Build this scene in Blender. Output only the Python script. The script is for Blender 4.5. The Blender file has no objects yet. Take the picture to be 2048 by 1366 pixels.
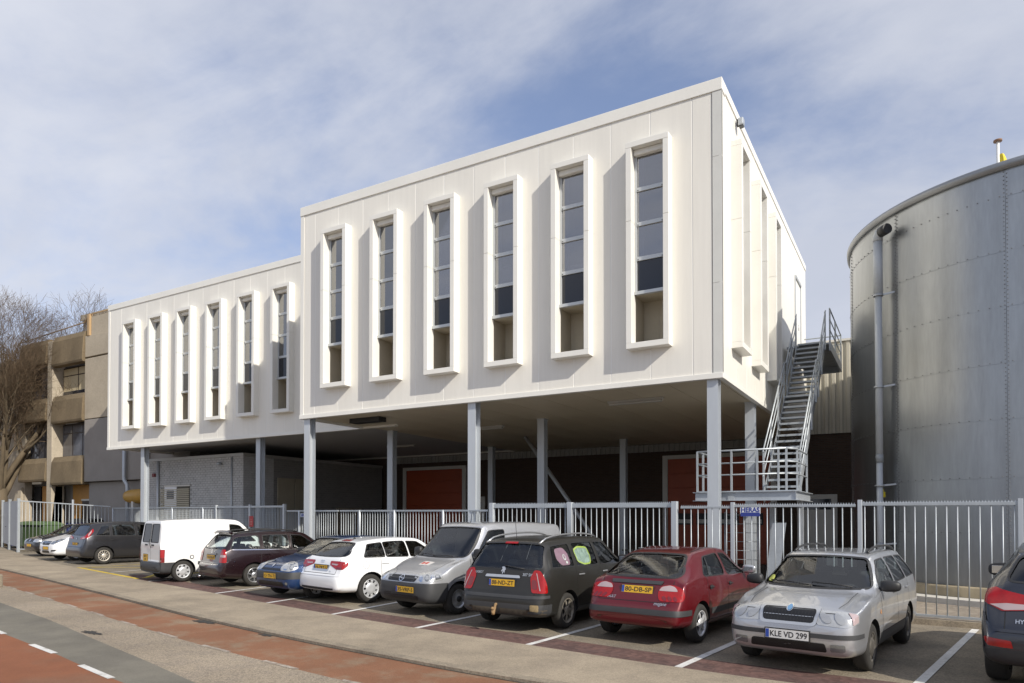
import bpy, bmesh, math, random
import numpy as np
from mathutils import Vector, Matrix
from mathutils.bvhtree import BVHTree
from mathutils.geometry import delaunay_2d_cdt

random.seed(7)
scene = bpy.context.scene
COL = scene.collection
PI = math.pi

# ------------------------------------------------------------------ camera
CAM_H = 1.90
cam_data = bpy.data.cameras.new('camera')
cam_data.sensor_width = 36.0
cam_data.lens = 1391.3 * 36.0 / 2048.0
cam_data.shift_y = (1010.9 - 683.0) / 2048.0
cam_data.clip_start = 0.1
cam_data.clip_end = 3000.0
cam = bpy.data.objects.new('camera', cam_data)
cam.location = (0, 0, CAM_H)
cam.rotation_euler = (PI / 2 + 0.0154, 0, 0.5266)
COL.objects.link(cam)
scene.camera = cam

# ------------------------------------------------------------------ sky
SUN_DIR = Vector((2.6, -1.0, 1.9)).normalized()
world = bpy.data.worlds.new('World')
scene.world = world
world.use_nodes = True
nt = world.node_tree
nt.nodes.clear()
N = nt.nodes.new
LK = nt.links.new
w_out = N('ShaderNodeOutputWorld')
w_bg = N('ShaderNodeBackground')
w_bg.inputs['Strength'].default_value = 0.115
w_sky = N('ShaderNodeTexSky')
w_sky.sky_type = 'NISHITA'
w_sky.sun_disc = False
w_sky.sun_elevation = math.asin(SUN_DIR.z)
w_sky.sun_rotation = math.atan2(SUN_DIR.x, SUN_DIR.y)
w_sky.air_density = 1.0
w_sky.dust_density = 1.2
w_sky.ozone_density = 2.0
w_tc = N('ShaderNodeTexCoord')
w_sep = N('ShaderNodeSeparateXYZ')
LK(w_tc.outputs['Generated'], w_sep.inputs[0])
def wmath(op, a, b=None, clamp=False):
    n = N('ShaderNodeMath'); n.operation = op; n.use_clamp = clamp
    for i, v in enumerate((a, b)):
        if v is None: continue
        if isinstance(v, (int, float)): n.inputs[i].default_value = v
        else: LK(v, n.inputs[i])
    return n.outputs[0]
zc = wmath('ADD', wmath('MAXIMUM', w_sep.outputs[2], 0.0), 0.22)
w_cmb = N('ShaderNodeCombineXYZ')
LK(wmath('DIVIDE', w_sep.outputs[0], zc), w_cmb.inputs[0])
LK(wmath('DIVIDE', w_sep.outputs[1], zc), w_cmb.inputs[1])
SKY_OFF = (0.4, 9.2, 2.0)
def wnoise(scale, detail, rough, dist, off, stretch=(1, 1, 1), rot=0.0):
    mp = N('ShaderNodeMapping')
    mp.inputs['Location'].default_value = off
    mp.inputs['Scale'].default_value = stretch
    mp.inputs['Rotation'].default_value = (0, 0, rot)
    LK(w_cmb.outputs[0], mp.inputs[0])
    t = N('ShaderNodeTexNoise')
    t.inputs['Scale'].default_value = scale
    t.inputs['Detail'].default_value = detail
    t.inputs['Roughness'].default_value = rough
    t.inputs['Distortion'].default_value = dist
    LK(mp.outputs[0], t.inputs['Vector'])
    return t.outputs['Fac']
def wramp(fac, a, b):
    r = N('ShaderNodeMapRange'); r.interpolation_type = 'SMOOTHSTEP'
    r.inputs['From Min'].default_value = a; r.inputs['From Max'].default_value = b
    LK(fac, r.inputs['Value'])
    return r.outputs[0]
big = wnoise(0.80, 3.0, 0.50, 0.25, SKY_OFF, (0.75, 1.3, 1), 0.9)
mid = wnoise(1.9, 7.0, 0.58, 0.5, (1.2, 7.7, 2.0), (0.7, 1.3, 1), 0.5)
rip = wnoise(13.0, 4.0, 0.6, 0.3, (0.2, 3.3, 1.0))
dens = wmath('ADD', wmath('ADD', wmath('MULTIPLY', big, 0.62), wmath('MULTIPLY', mid, 0.34)), wmath('MULTIPLY', rip, 0.06))
mask = wramp(dens, 0.40, 0.60)
haze = wmath('SUBTRACT', 1.0, wramp(w_sep.outputs[2], 0.02, 0.50))
cov = wmath('MAXIMUM', wmath('ADD', wmath('MULTIPLY', mask, 0.78), 0.16), wmath('MULTIPLY', haze, 0.97), clamp=True)
w_tint = N('ShaderNodeMix'); w_tint.data_type = 'RGBA'; w_tint.blend_type = 'MULTIPLY'
w_tint.inputs['Factor'].default_value = 1.0
LK(w_sky.outputs[0], w_tint.inputs['A'])
w_tint.inputs['B'].default_value = (1.05, 1.04, 1.16, 1)
w_shade = N('ShaderNodeMix'); w_shade.data_type = 'RGBA'
LK(wramp(wnoise(1.1, 5.0, 0.55, 0.4, (5.0, 2.0, 4.0)), 0.3, 0.7), w_shade.inputs['Factor'])
w_shade.inputs['A'].default_value = (4.15, 4.4, 5.1, 1)
w_shade.inputs['B'].default_value = (5.2, 5.4, 6.0, 1)
w_mix = N('ShaderNodeMix'); w_mix.data_type = 'RGBA'
LK(cov, w_mix.inputs['Factor'])
LK(w_tint.outputs['Result'], w_mix.inputs['A'])
LK(w_shade.outputs['Result'], w_mix.inputs['B'])
LK(w_mix.outputs['Result'], w_bg.inputs['Color'])
LK(w_bg.outputs[0], w_out.inputs[0])

# ------------------------------------------------------------------ sun and exposure
sun_data = bpy.data.lights.new('sun', 'SUN')
sun_data.energy = 4.0
sun_data.angle = math.radians(0.55)
sun_data.color = (1.0, 0.94, 0.84)
sun = bpy.data.objects.new('sun', sun_data)
sun.rotation_euler = SUN_DIR.to_track_quat('Z', 'Y').to_euler()
sun.location = (20, -10, 30)
COL.objects.link(sun)
vs = scene.view_settings
vs.view_transform = 'Standard'
vs.look = 'None'
vs.exposure = 0.31
vs.gamma = 1.0
vs.use_curve_mapping = False

# ------------------------------------------------------------------ materials
MATS = {}
def mat(name, color, rough=0.6, metal=0.0, var=0.0, vscale=3.0, bump=0.0, bscale=40.0, coat=0.0,
        stretch=None, spec=0.5, var2=0.0, v2scale=30.0, emit=None, detail=6.0, rvar=0.0, orand=0.0):
    """Principled surface; var / var2 = broad and fine colour variation of the thing itself, bump = fine relief."""
    if name in MATS: return MATS[name]
    m = bpy.data.materials.new(name); m.use_nodes = True
    t = m.node_tree; b = t.nodes['Principled BSDF']
    c4 = (*color, 1)
    b.inputs['Base Color'].default_value = c4
    b.inputs['Roughness'].default_value = rough
    b.inputs['Metallic'].default_value = metal
    b.inputs['Specular IOR Level'].default_value = spec
    if coat:
        b.inputs['Coat Weight'].default_value = coat
        b.inputs['Coat Roughness'].default_value = 0.04
    tc = None
    if var or var2 or bump or rvar:
        g = t.nodes.new('ShaderNodeNewGeometry')
        mp = t.nodes.new('ShaderNodeMapping')
        if stretch: mp.inputs['Scale'].default_value = stretch
        t.links.new(g.outputs['Position'], mp.inputs[0])
        tc = mp.outputs[0]
    def noise(scale, det=detail, rg=0.6):
        n = t.nodes.new('ShaderNodeTexNoise')
        n.inputs['Scale'].default_value = scale; n.inputs['Detail'].default_value = det; n.inputs['Roughness'].default_value = rg
        t.links.new(tc, n.inputs['Vector']); return n.outputs['Fac']
    col_sock = None
    def vary(prev, fac_sock, amt):
        r = t.nodes.new('ShaderNodeMapRange')
        r.inputs['From Min'].default_value = 0.3; r.inputs['From Max'].default_value = 0.7
        r.inputs['To Min'].default_value = 1 - amt; r.inputs['To Max'].default_value = 1 + amt
        t.links.new(fac_sock, r.inputs['Value'])
        mx = t.nodes.new('ShaderNodeMix'); mx.data_type = 'RGBA'; mx.blend_type = 'MULTIPLY'
        mx.inputs['Factor'].default_value = 1.0
        if prev is None: mx.inputs['A'].default_value = c4
        else: t.links.new(prev, mx.inputs['A'])
        cc = t.nodes.new('ShaderNodeCombineColor')
        for i in range(3): t.links.new(r.outputs[0], cc.inputs[i])
        t.links.new(cc.outputs[0], mx.inputs['B'])
        return mx.outputs['Result']
    if var: col_sock = vary(col_sock, noise(vscale), var)
    if var2: col_sock = vary(col_sock, noise(v2scale, 3.0), var2)
    if orand:
        oi = t.nodes.new('ShaderNodeObjectInfo'); mr = t.nodes.new('ShaderNodeMapRange')
        mr.inputs['To Min'].default_value = 0.3; mr.inputs['To Max'].default_value = 0.7
        t.links.new(oi.outputs['Random'], mr.inputs['Value']); col_sock = vary(col_sock, mr.outputs[0], orand)
    if col_sock is not None: t.links.new(col_sock, b.inputs['Base Color'])
    if rvar:
        r = t.nodes.new('ShaderNodeMapRange')
        r.inputs['To Min'].default_value = max(0.0, rough - rvar); r.inputs['To Max'].default_value = rough + rvar
        t.links.new(noise(vscale * 1.7), r.inputs['Value']); t.links.new(r.outputs[0], b.inputs['Roughness'])
    if bump:
        bp = t.nodes.new('ShaderNodeBump'); bp.inputs['Strength'].default_value = bump; bp.inputs['Distance'].default_value = 0.02
        t.links.new(noise(bscale, 4.0), bp.inputs['Height']); t.links.new(bp.outputs[0], b.inputs['Normal'])
    if emit:
        b.inputs['Emission Color'].default_value = (*emit[0], 1); b.inputs['Emission Strength'].default_value = emit[1]
    MATS[name] = m
    return m

def glass_mat(name, tint, refl, ior=1.5, rough=0.0):
    """Thin pane: tinted see-through plus a mirror reflection that grows at grazing angles."""
    m = bpy.data.materials.new(name); m.use_nodes = True
    t = m.node_tree; t.nodes.clear()
    out = t.nodes.new('ShaderNodeOutputMaterial'); mx = t.nodes.new('ShaderNodeMixShader')
    tr = t.nodes.new('ShaderNodeBsdfTransparent'); tr.inputs[0].default_value = (*tint, 1)
    gl = t.nodes.new('ShaderNodeBsdfGlossy'); gl.inputs['Roughness'].default_value = rough
    fr = t.nodes.new('ShaderNodeFresnel'); fr.inputs[0].default_value = ior
    ad = t.nodes.new('ShaderNodeMath'); ad.operation = 'ADD'; ad.use_clamp = True; ad.inputs[1].default_value = refl
    t.links.new(fr.outputs[0], ad.inputs[0]); t.links.new(ad.outputs[0], mx.inputs[0])
    t.links.new(tr.outputs[0], mx.inputs[1]); t.links.new(gl.outputs[0], mx.inputs[2]); t.links.new(mx.outputs[0], out.inputs[0])
    MATS[name] = m
    return m

M_PANEL = mat('cream_panel', (0.775, 0.75, 0.685), 0.42, var=0.035, vscale=0.5, bump=0.04, bscale=60, var2=0.017, v2scale=4, orand=0.024, stretch=(2.4, 2.4, 0.16))
M_TRIM = mat('cream_trim', (0.79, 0.775, 0.72), 0.38, var=0.03, vscale=1.2)
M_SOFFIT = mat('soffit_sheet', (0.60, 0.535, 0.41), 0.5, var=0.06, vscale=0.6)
M_JOINT = mat('joint_strip', (0.82, 0.81, 0.77), 0.5)
M_BEIGE = mat('beige_reveal', (0.43, 0.385, 0.30), 0.6, var=0.05)
M_ALU = mat('window_aluminium', (0.52, 0.54, 0.55), 0.35, 0.4)
M_DARKPANE = mat('dark_spandrel_glass', (0.018, 0.021, 0.030), 0.06, spec=0.6)
M_ROOM = mat('room_wall', (0.42, 0.42, 0.43), 0.8)
M_BLIND = mat('white_card', (0.78, 0.78, 0.76), 0.7)
G_WIN = glass_mat('office_glass', (0.50, 0.51, 0.57), 0.27)
G_CAR = glass_mat('car_glass', (0.80, 0.87, 0.86), 0.05)
G_CARDARK = glass_mat('dark_car_glass', (0.20, 0.23, 0.25), 0.06)
M_GALV = mat('galvanised_steel', (0.44, 0.47, 0.50), 0.46, 0.55, var=0.10, vscale=2.5, var2=0.05, v2scale=25)
M_GALV2 = mat('galvanised_column', (0.50, 0.53, 0.56), 0.45, 0.35, var=0.10, vscale=1.6, stretch=(1, 1, 0.25))
M_BAR = mat('fence_zinc', (0.43, 0.46, 0.48), 0.48, 0.45, var=0.10, vscale=3, orand=0.08)
M_BLACK = mat('black_plastic', (0.022, 0.022, 0.023), 0.5)
M_RUBBER = mat('black_rubber', (0.012, 0.012, 0.012), 0.65)
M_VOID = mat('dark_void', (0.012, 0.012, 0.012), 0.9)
M_CHROME = mat('chrome', (0.80, 0.80, 0.80), 0.12, 1.0)
M_SILVER = mat('silver_plastic', (0.58, 0.59, 0.60), 0.28, 0.75, var=0.05, vscale=14)

# ------------------------------------------------------------------ object helpers
WORLD = {}
def reg(o, parent=None, wl=(0, 0, 0), m=None):
    """link o and place it at world location wl (or matrix m) under parent"""
    COL.objects.link(o)
    mw = m if m is not None else Matrix.Translation(Vector(wl))
    if parent is not None:
        o.parent = parent
        o.matrix_parent_inverse = Matrix.Identity(4)
        o.matrix_basis = WORLD[parent.name].inverted() @ mw
    else:
        o.matrix_basis = mw
    WORLD[o.name] = mw
    return o
def tag(o, label=None, cat=None, group=None, kind=None):
    if label: o['label'] = label
    if cat: o['category'] = cat
    if group: o['group'] = group
    if kind: o['kind'] = kind
    return o
def thing(name, label, cat, wl=(0, 0, 0), group=None, m=None):
    o = bpy.data.objects.new(name, None); o.empty_display_size = 0.2
    reg(o, None, wl, m)
    return tag(o, label, cat, group)

class MB:
    def __init__(s): s.v = []; s.f = []; s.sm = []; s.mi = []
    def add(s, vs, fs, smooth=False, mi=0):
        b = len(s.v); s.v += [tuple(p) for p in vs]
        for f in fs: s.f.append([b + i for i in f]); s.sm.append(smooth); s.mi.append(mi)
        return s
    def box(s, x0, x1, y0, y1, z0, z1, m=None, mi=0):
        vs = [Vector((x, y, z)) for z in (z0, z1) for y in (y0, y1) for x in (x0, x1)]
        if m is not None: vs = [m @ p for p in vs]
        return s.add(vs, [(0, 2, 3, 1), (4, 5, 7, 6), (0, 1, 5, 4), (2, 6, 7, 3), (0, 4, 6, 2), (1, 3, 7, 5)], mi=mi)
    def beam(s, p0, p1, w, h, up=(0, 0, 1)):
        p0, p1, up = Vector(p0), Vector(p1), Vector(up)
        d = (p1 - p0).normalized(); a = d.cross(up)
        if a.length < 1e-4: a = d.cross(Vector((1, 0, 0)))
        a.normalize(); b = a.cross(d)
        vs = [p + a * (i * w / 2) + b * (j * h / 2) for p in (p0, p1) for i, j in ((-1, -1), (1, -1), (1, 1), (-1, 1))]
        return s.add(vs, [(0, 1, 2, 3), (7, 6, 5, 4), (0, 4, 5, 1), (1, 5, 6, 2), (2, 6, 7, 3), (3, 7, 4, 0)])
    def tube(s, p0, p1, r0, r1=None, n=8, caps=True):
        return s.path([p0, p1], [r0, r0 if r1 is None else r1], n, caps)
    def path(s, pts, rad, n=8, caps=True):
        pts = [Vector(p) for p in pts]
        if not hasattr(rad, '__len__'): rad = [rad] * len(pts)
        base = len(s.v); prev = None
        for i, p in enumerate(pts):
            d = (pts[min(i + 1, len(pts) - 1)] - pts[max(i - 1, 0)])
            d = d.normalized() if d.length > 1e-9 else Vector((0, 0, 1))
            if prev is None:
                a = d.orthogonal().normalized()
            else:
                a = prev - d * prev.dot(d)
                a = a.normalized() if a.length > 1e-6 else d.orthogonal().normalized()
            prev = a; b = d.cross(a)
            for k in range(n):
                t = 2 * PI * k / n
                s.v.append(tuple(p + (a * math.cos(t) + b * math.sin(t)) * rad[i]))
        for i in range(len(pts) - 1):
            for k in range(n):
                k2 = (k + 1) % n
                s.f.append([base + i * n + k, base + i * n + k2, base + (i + 1) * n + k2, base + (i + 1) * n + k]); s.sm.append(True); s.mi.append(0)
        if caps:
            s.f.append([base + k for k in range(n)][::-1]); s.sm.append(False); s.mi.append(0)
            e = base + (len(pts) - 1) * n
            s.f.append([e + k for k in range(n)]); s.sm.append(False); s.mi.append(0)
        return s
    def prism(s, poly, fn0, fn1):
        """poly = 2D outline, fn0/fn1 map (a,b) to the near and far 3D point"""
        n = len(poly)
        vs = [fn0(*p) for p in poly] + [fn1(*p) for p in poly]
        fs = [list(range(n)), list(range(2 * n - 1, n - 1, -1))]
        fs += [(i, i + n, (i + 1) % n + n, (i + 1) % n) for i in range(n)]
        return s.add(vs, fs)
    def lathe(s, prof, n=24, m=None, smooth=True, arc=(0, 2 * PI), mi=0):
        """prof: (radius, height) about local Z"""
        closed = abs(arc[1] - arc[0] - 2 * PI) < 1e-6
        k = n if closed else n + 1
        vs = []
        for r, h in prof:
            for i in range(k):
                t = arc[0] + (arc[1] - arc[0]) * i / n
                p = Vector((r * math.cos(t), r * math.sin(t), h))
                vs.append(m @ p if m is not None else p)
        fs = []
        for j in range(len(prof) - 1):
            for i in range(n):
                i2 = (i + 1) % k
                fs.append((j * k + i, j * k + i2, (j + 1) * k + i2, (j + 1) * k + i))
        return s.add(vs, fs, smooth, mi)
    def mesh(s, name):
        me = bpy.data.meshes.new(name)
        me.from_pydata(s.v, [], s.f)
        me.polygons.foreach_set('use_smooth', s.sm)
        me.polygons.foreach_set('material_index', s.mi)
        me.update()
        bm = bmesh.new(); bm.from_mesh(me)
        bmesh.ops.recalc_face_normals(bm, faces=bm.faces); bm.to_mesh(me); bm.free()
        return me
def put(name, mb, material, parent=None, wl=(0, 0, 0), bevel=0.0, m=None):
    """one mesh object; mb may be a builder or a finished mesh (shared)"""
    me = mb.mesh(name) if isinstance(mb, MB) else mb
    if material is not None and len(me.materials) == 0:
        for q in (material if isinstance(material, (list, tuple)) else [material]): me.materials.append(q)
    o = bpy.data.objects.new(name, me)
    if bevel:
        bv = o.modifiers.new('bevel', 'BEVEL'); bv.width = bevel; bv.segments = 2; bv.limit_method = 'ANGLE'
        bv.harden_normals = False
    return reg(o, parent, wl, m)
def text_mesh(body, size, align='CENTER', ext=0.0, bold=0.0, xs=1.0):
    cu = bpy.data.curves.new('lettering', 'FONT')
    cu.body = body; cu.size = size; cu.align_x = align; cu.align_y = 'CENTER'; cu.extrude = ext; cu.offset = bold
    cu.resolution_u = 3
    ob = bpy.data.objects.new('lettering', cu); COL.objects.link(ob)
    dg = bpy.context.evaluated_depsgraph_get()
    me = bpy.data.meshes.new_from_object(ob.evaluated_get(dg))
    bpy.data.objects.remove(ob); bpy.data.curves.remove(cu)
    if xs != 1.0:
        for v in me.vertices: v.co.x *= xs
    return me
def frame_m(o, x, y, z):
    """matrix with given axes and origin"""
    m = Matrix.Identity(4)
    for i, a in enumerate((x, y, z)):
        a = Vector(a).normalized()
        for j in range(3): m[j][i] = a[j]
    m.translation = Vector(o)
    return m

# ------------------------------------------------------------------ ground
def gz(x):
    return -0.004 * min(max(x, -60.0), 30.0)
ROAD_DROP = 0.035
def mix_mat(name, ca, cb, scale, lo, hi, rough=0.85, speck=0.12, sscale=55.0, bump=0.25, extra=None, stretch=None):
    """two surface colours worn into each other, with grain"""
    m = bpy.data.materials.new(name); m.use_nodes = True
    t = m.node_tree; b = t.nodes['Principled BSDF']; L = t.links.new
    b.inputs['Roughness'].default_value = rough; b.inputs['Specular IOR Level'].default_value = 0.25
    g = t.nodes.new('ShaderNodeNewGeometry')
    mp = t.nodes.new('ShaderNodeMapping')
    if stretch: mp.inputs['Scale'].default_value = stretch
    L(g.outputs['Position'], mp.inputs[0])
    def noise(s, d=6.0, vec=None):
        n = t.nodes.new('ShaderNodeTexNoise'); n.inputs['Scale'].default_value = s; n.inputs['Detail'].default_value = d
        n.inputs['Roughness'].default_value = 0.65
        L(vec or mp.outputs[0], n.inputs['Vector']); return n.outputs['Fac']
    r = t.nodes.new('ShaderNodeMapRange'); r.interpolation_type = 'SMOOTHSTEP'
    r.inputs['From Min'].default_value = lo; r.inputs['From Max'].default_value = hi
    L(noise(scale), r.inputs['Value'])
    mx = t.nodes.new('ShaderNodeMix'); mx.data_type = 'RGBA'
    mx.inputs['A'].default_value = (*ca, 1); mx.inputs['B'].default_value = (*cb, 1)
    L(r.outputs[0], mx.inputs['Factor'])
    vo = t.nodes.new('ShaderNodeTexVoronoi'); vo.inputs['Scale'].default_value = sscale
    L(g.outputs['Position'], vo.inputs['Vector'])
    sp = t.nodes.new('ShaderNodeSeparateColor'); L(vo.outputs['Color'], sp.inputs[0])
    r2 = t.nodes.new('ShaderNodeMapRange'); r2.inputs['To Min'].default_value = 1 - speck; r2.inputs['To Max'].default_value = 1 + speck
    L(sp.outputs[0], r2.inputs['Value'])
    cc = t.nodes.new('ShaderNodeCombineColor')
    for i in range(3): L(r2.outputs[0], cc.inputs[i])
    m2 = t.nodes.new('ShaderNodeMix'); m2.data_type = 'RGBA'; m2.blend_type = 'MULTIPLY'; m2.inputs['Factor'].default_value = 1
    L(mx.outputs['Result'], m2.inputs['A']); L(cc.outputs[0], m2.inputs['B'])
    r3 = t.nodes.new('ShaderNodeMapRange'); r3.inputs['From Min'].default_value = 0.3; r3.inputs['From Max'].default_value = 0.7
    r3.inputs['To Min'].default_value = 0.80; r3.inputs['To Max'].default_value = 1.16
    L(noise(0.55, 5.0, g.outputs['Position']), r3.inputs['Value'])
    c3 = t.nodes.new('ShaderNodeCombineColor')
    for i in range(3): L(r3.outputs[0], c3.inputs[i])
    m3 = t.nodes.new('ShaderNodeMix'); m3.data_type = 'RGBA'; m3.blend_type = 'MULTIPLY'; m3.inputs['Factor'].default_value = 1
    L(m2.outputs['Result'], m3.inputs['A']); L(c3.outputs[0], m3.inputs['B'])
    L(m3.outputs['Result'], b.inputs['Base Color'])
    bp = t.nodes.new('ShaderNodeBump'); bp.inputs['Strength'].default_value = bump; bp.inputs['Distance'].default_value = 0.01
    L(vo.outputs['Distance'], bp.inputs['Height']); L(bp.outputs[0], b.inputs['Normal'])
    MATS[name] = m
    return m
M_WALK = mix_mat('pavement_concrete', (0.325, 0.272, 0.200), (0.275, 0.230, 0.172), 1.3, 0.42, 0.62, speck=0.18, sscale=80, bump=.15)
M_BAY = mix_mat('bay_asphalt', (0.240, 0.204, 0.152), (0.178, 0.154, 0.118), 0.9, 0.4, 0.65, speck=0.25, sscale=60)
M_BAND = mix_mat('brown_brick_band', (0.135, 0.078, 0.066), (0.105, 0.066, 0.058), 1.8, 0.4, 0.6, speck=0.22, sscale=16)
M_RED = mix_mat('red_cycle_asphalt', (0.225, 0.108, 0.060), (0.240, 0.170, 0.112), 1.3, 0.45, 0.66, speck=0.10, sscale=80)
M_RED2 = mix_mat('red_cycle_asphalt_far', (0.240, 0.095, 0.048), (0.215, 0.108, 0.064), 1.0, 0.45, 0.7, speck=0.07, sscale=90)
M_CHIP = mix_mat('chip_asphalt', (0.295, 0.245, 0.182), (0.245, 0.205, 0.158), 2.2, 0.42, 0.62, speck=0.34, sscale=70, bump=0.15)
M_GREY = mix_mat('grey_asphalt', (0.182, 0.168, 0.136), (0.155, 0.143, 0.118), 0.9, 0.4, 0.6, speck=0.09, sscale=90)
M_SOIL = mix_mat('town_ground', (0.16, 0.15, 0.13), (0.12, 0.12, 0.10), 0.3, 0.4, 0.6)
M_YARD = mix_mat('yard_paving', (0.30, 0.255, 0.20), (0.25, 0.215, 0.175), 0.8, 0.4, 0.6, speck=0.2, sscale=14)
M_YARDDK = mix_mat('yard_asphalt', (0.135, 0.12, 0.095), (0.105, 0.094, 0.076), 0.8, 0.4, 0.6, speck=0.2, sscale=40)
M_LINE = mix_mat('white_road_paint', (0.62, 0.61, 0.58), (0.42, 0.40, 0.36), 5.0, 0.50, 0.72, speck=0.08)
M_LINEOLD = mix_mat('worn_white_paint', (0.36, 0.32, 0.27), (0.25, 0.20, 0.155), 4.0, 0.42, 0.58, speck=0.2)
M_YELLOW = mix_mat('yellow_road_paint', (0.60, 0.44, 0.055), (0.36, 0.28, 0.09), 3.0, 0.50, 0.72, speck=0.1)
M_KERB = mix_mat('kerb_concrete', (0.285, 0.240, 0.178), (0.225, 0.19, 0.145), 2.5, 0.4, 0.65, speck=0.18, sscale=50)
M_TAR = mat('tar_stain', (0.035, 0.032, 0.028), 0.8, var=0.2, vscale=8)
M_JOINTDIRT = mat('gutter_dirt', (0.05, 0.042, 0.034), 0.95, var=0.35, vscale=5)

def sheet(name, pts_lo, pts_hi, zoff, material, x0, x1, step=0.6, lo_skirt=0.0, kind='structure'):
    """ribbon between two edge lines y(x), following the slope of the street"""
    n = max(2, int((x1 - x0) / step)); mb = MB(); vs = []
    rows = []
    for i in range(n + 1):
        x = x0 + (x1 - x0) * i / n
        a = float(np.interp(x, [p[0] for p in pts_lo], [p[1] for p in pts_lo]))
        b = float(np.interp(x, [p[0] for p in pts_hi], [p[1] for p in pts_hi]))
        rows.append((x, a, b))
    for x, a, b in rows: vs += [(x, a, gz(x) + zoff), (x, b, gz(x) + zoff)]
    fs = [(2 * i, 2 * i + 2, 2 * i + 3, 2 * i + 1) for i in range(n)]
    if lo_skirt:
        base = len(vs)
        for x, a, b in rows: vs.append((x, a, gz(x) + zoff - lo_skirt))
        fs += [(base + i, base + i + 1, 2 * i + 2, 2 * i) for i in range(n)]
    mb.add(vs, fs)
    o = put(name, mb, material)
    return tag(o, kind=kind)

xs_g = [-2500, -900, -300, -120, -60, -45, -30, -15, 0, 15, 30, 60, 200, 900, 2500]
ys_g = [-2500, -600, -100, -20, 0, 20, 60, 200, 900, 2500]
mb = MB()
vs = [(x, y, gz(x) - 0.16) for y in ys_g for x in xs_g]
nx = len(xs_g)
mb.add(vs, [(j * nx + i, j * nx + i + 1, (j + 1) * nx + i + 1, (j + 1) * nx + i) for j in range(len(ys_g) - 1) for i in range(nx - 1)])
tag(put('ground', mb, M_SOIL), kind='structure')

RS = (CAM_H + ROAD_DROP) / CAM_H      # the carriageway lies lower than the pavement
def road(pts): return [(x * RS, y * RS) for x, y in pts]
kerb_l = [(-60, 19.6), (-45, 15.9), (-36, 13.85), (-27.14, 11.81), (-21.3, 10.52), (-16.65, 9.44), (-13.78, 8.74), (-11.8, 8.27), (-9.56, 7.81), (-7.62, 7.47), (-5.02, 7.11), (-3.84, 7.01), (0, 6.80), (6, 6.62), (30, 6.3)]
inner_l = [(-60, 23.5), (-43.6, 18.9), (-36.93, 16.85), (-28.98, 14.34), (-25.47, 13.42), (-19.58, 11.98), (-14.6, 10.86), (-12.03, 10.24), (-9.3, 9.66), (-7.27, 9.29), (-5.48, 9.03), (-3.04, 8.65), (-1.82, 8.51), (3, 8.25), (30, 7.6)]
red_l = road([(-60, 18.0), (-36, 12.6), (-27, 10.5), (-20.34, 9.02), (-17.54, 8.40), (-11.93, 7.11), (-9.14, 6.50), (-6.30, 6.02), (-5.64, 5.92), (0, 5.5), (30, 4.9)])
chip_l = road([(-60, 16.7), (-36, 11.4), (-24, 8.86), (-16.83, 7.33), (-13.34, 6.59), (-10.48, 5.87), (-8.47, 5.38), (-7.01, 4.99), (0, 4.0), (30, 3.3)])
grey_l = road([(-60, 15.0), (-36, 10.0), (-24, 7.6), (-12.61, 5.50), (-11.14, 5.24), (-10.15, 5.07), (-9.07, 4.84), (-8.06, 4.64), (0, 3.3), (30, 2.6)])
far_l = [(x, y - 2.2) for x, y in grey_l]
kerb_road = [(x, y - 0.012) for x, y in kerb_l]
sheet('pavement', kerb_l, inner_l, 0.0, M_WALK, -60, 30, lo_skirt=0.15)
sheet('kerb', [(x, y - 0.004) for x, y in kerb_l], [(x, y + 0.16) for x, y in kerb_l], 0.006, M_KERB, -60, 30, lo_skirt=0.12)
sheet('gutter', [(x, y - 0.028) for x, y in kerb_l], kerb_l, -ROAD_DROP + 0.004, M_JOINTDIRT, -60, 30, step=0.4)
sheet('cycle_lane', red_l, kerb_l, -ROAD_DROP, M_RED, -60, 30)
sheet('road', chip_l, red_l, -ROAD_DROP, M_CHIP, -60, 30)
sheet('road_centre', grey_l, chip_l, -ROAD_DROP, M_GREY, -60, 30)
sheet('cycle_lane_near', far_l, grey_l, -ROAD_DROP, M_RED2, -60, 30)
sheet('pavement_near', [(x, y - 6) for x, y in far_l], far_l, -ROAD_DROP + 0.08, M_WALK, -60, 30)
bay_hi = [(-60, 30), (-42, 24.0), (-34.4, 19.85), (-31.2, 19.4), (-28, 19.0), (-25.5, 18.45), (-22, 17.6), (-18, 16.9), (-15, 16.3), (-12.5, 15.7), (-9.7, 15.15), (-4, 14.66), (0.5, 14.36), (8, 13.9), (30, 12)]
sheet('parking', [(x, y - 0.3) for x, y in inner_l], [(x, y - 0.12) for x, y in bay_hi], -0.012, M_BAY, -60, 30)
sheet('brick_band', [(x, y - 0.1) for x, y in inner_l], [(x, y + 0.72) for x, y in inner_l], -0.008, M_BAND, -21, 30)
sheet('yard', [(x, y - 0.14) for x, y in bay_hi], [(-60, 60), (-3, 60)], -0.018, M_YARDDK, -60, -3.0, step=1.5)
sheet('yard_paved', [(x, y - 0.14) for x, y in bay_hi], [(-3, 60), (30, 60)], -0.018, M_YARD, -3.0, 30, step=1.5)
# low concrete edging under the fence
mb = MB()
for (xa, ya), (xb, yb) in zip(bay_hi[2:-1], bay_hi[3:]):
    mb.beam((xa, ya - 0.02, gz(xa) + 0.02), (xb, yb - 0.02, gz(xb) + 0.02), 0.14, 0.13)
tag(put('fence_edging', mb, M_KERB), kind='structure')

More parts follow.
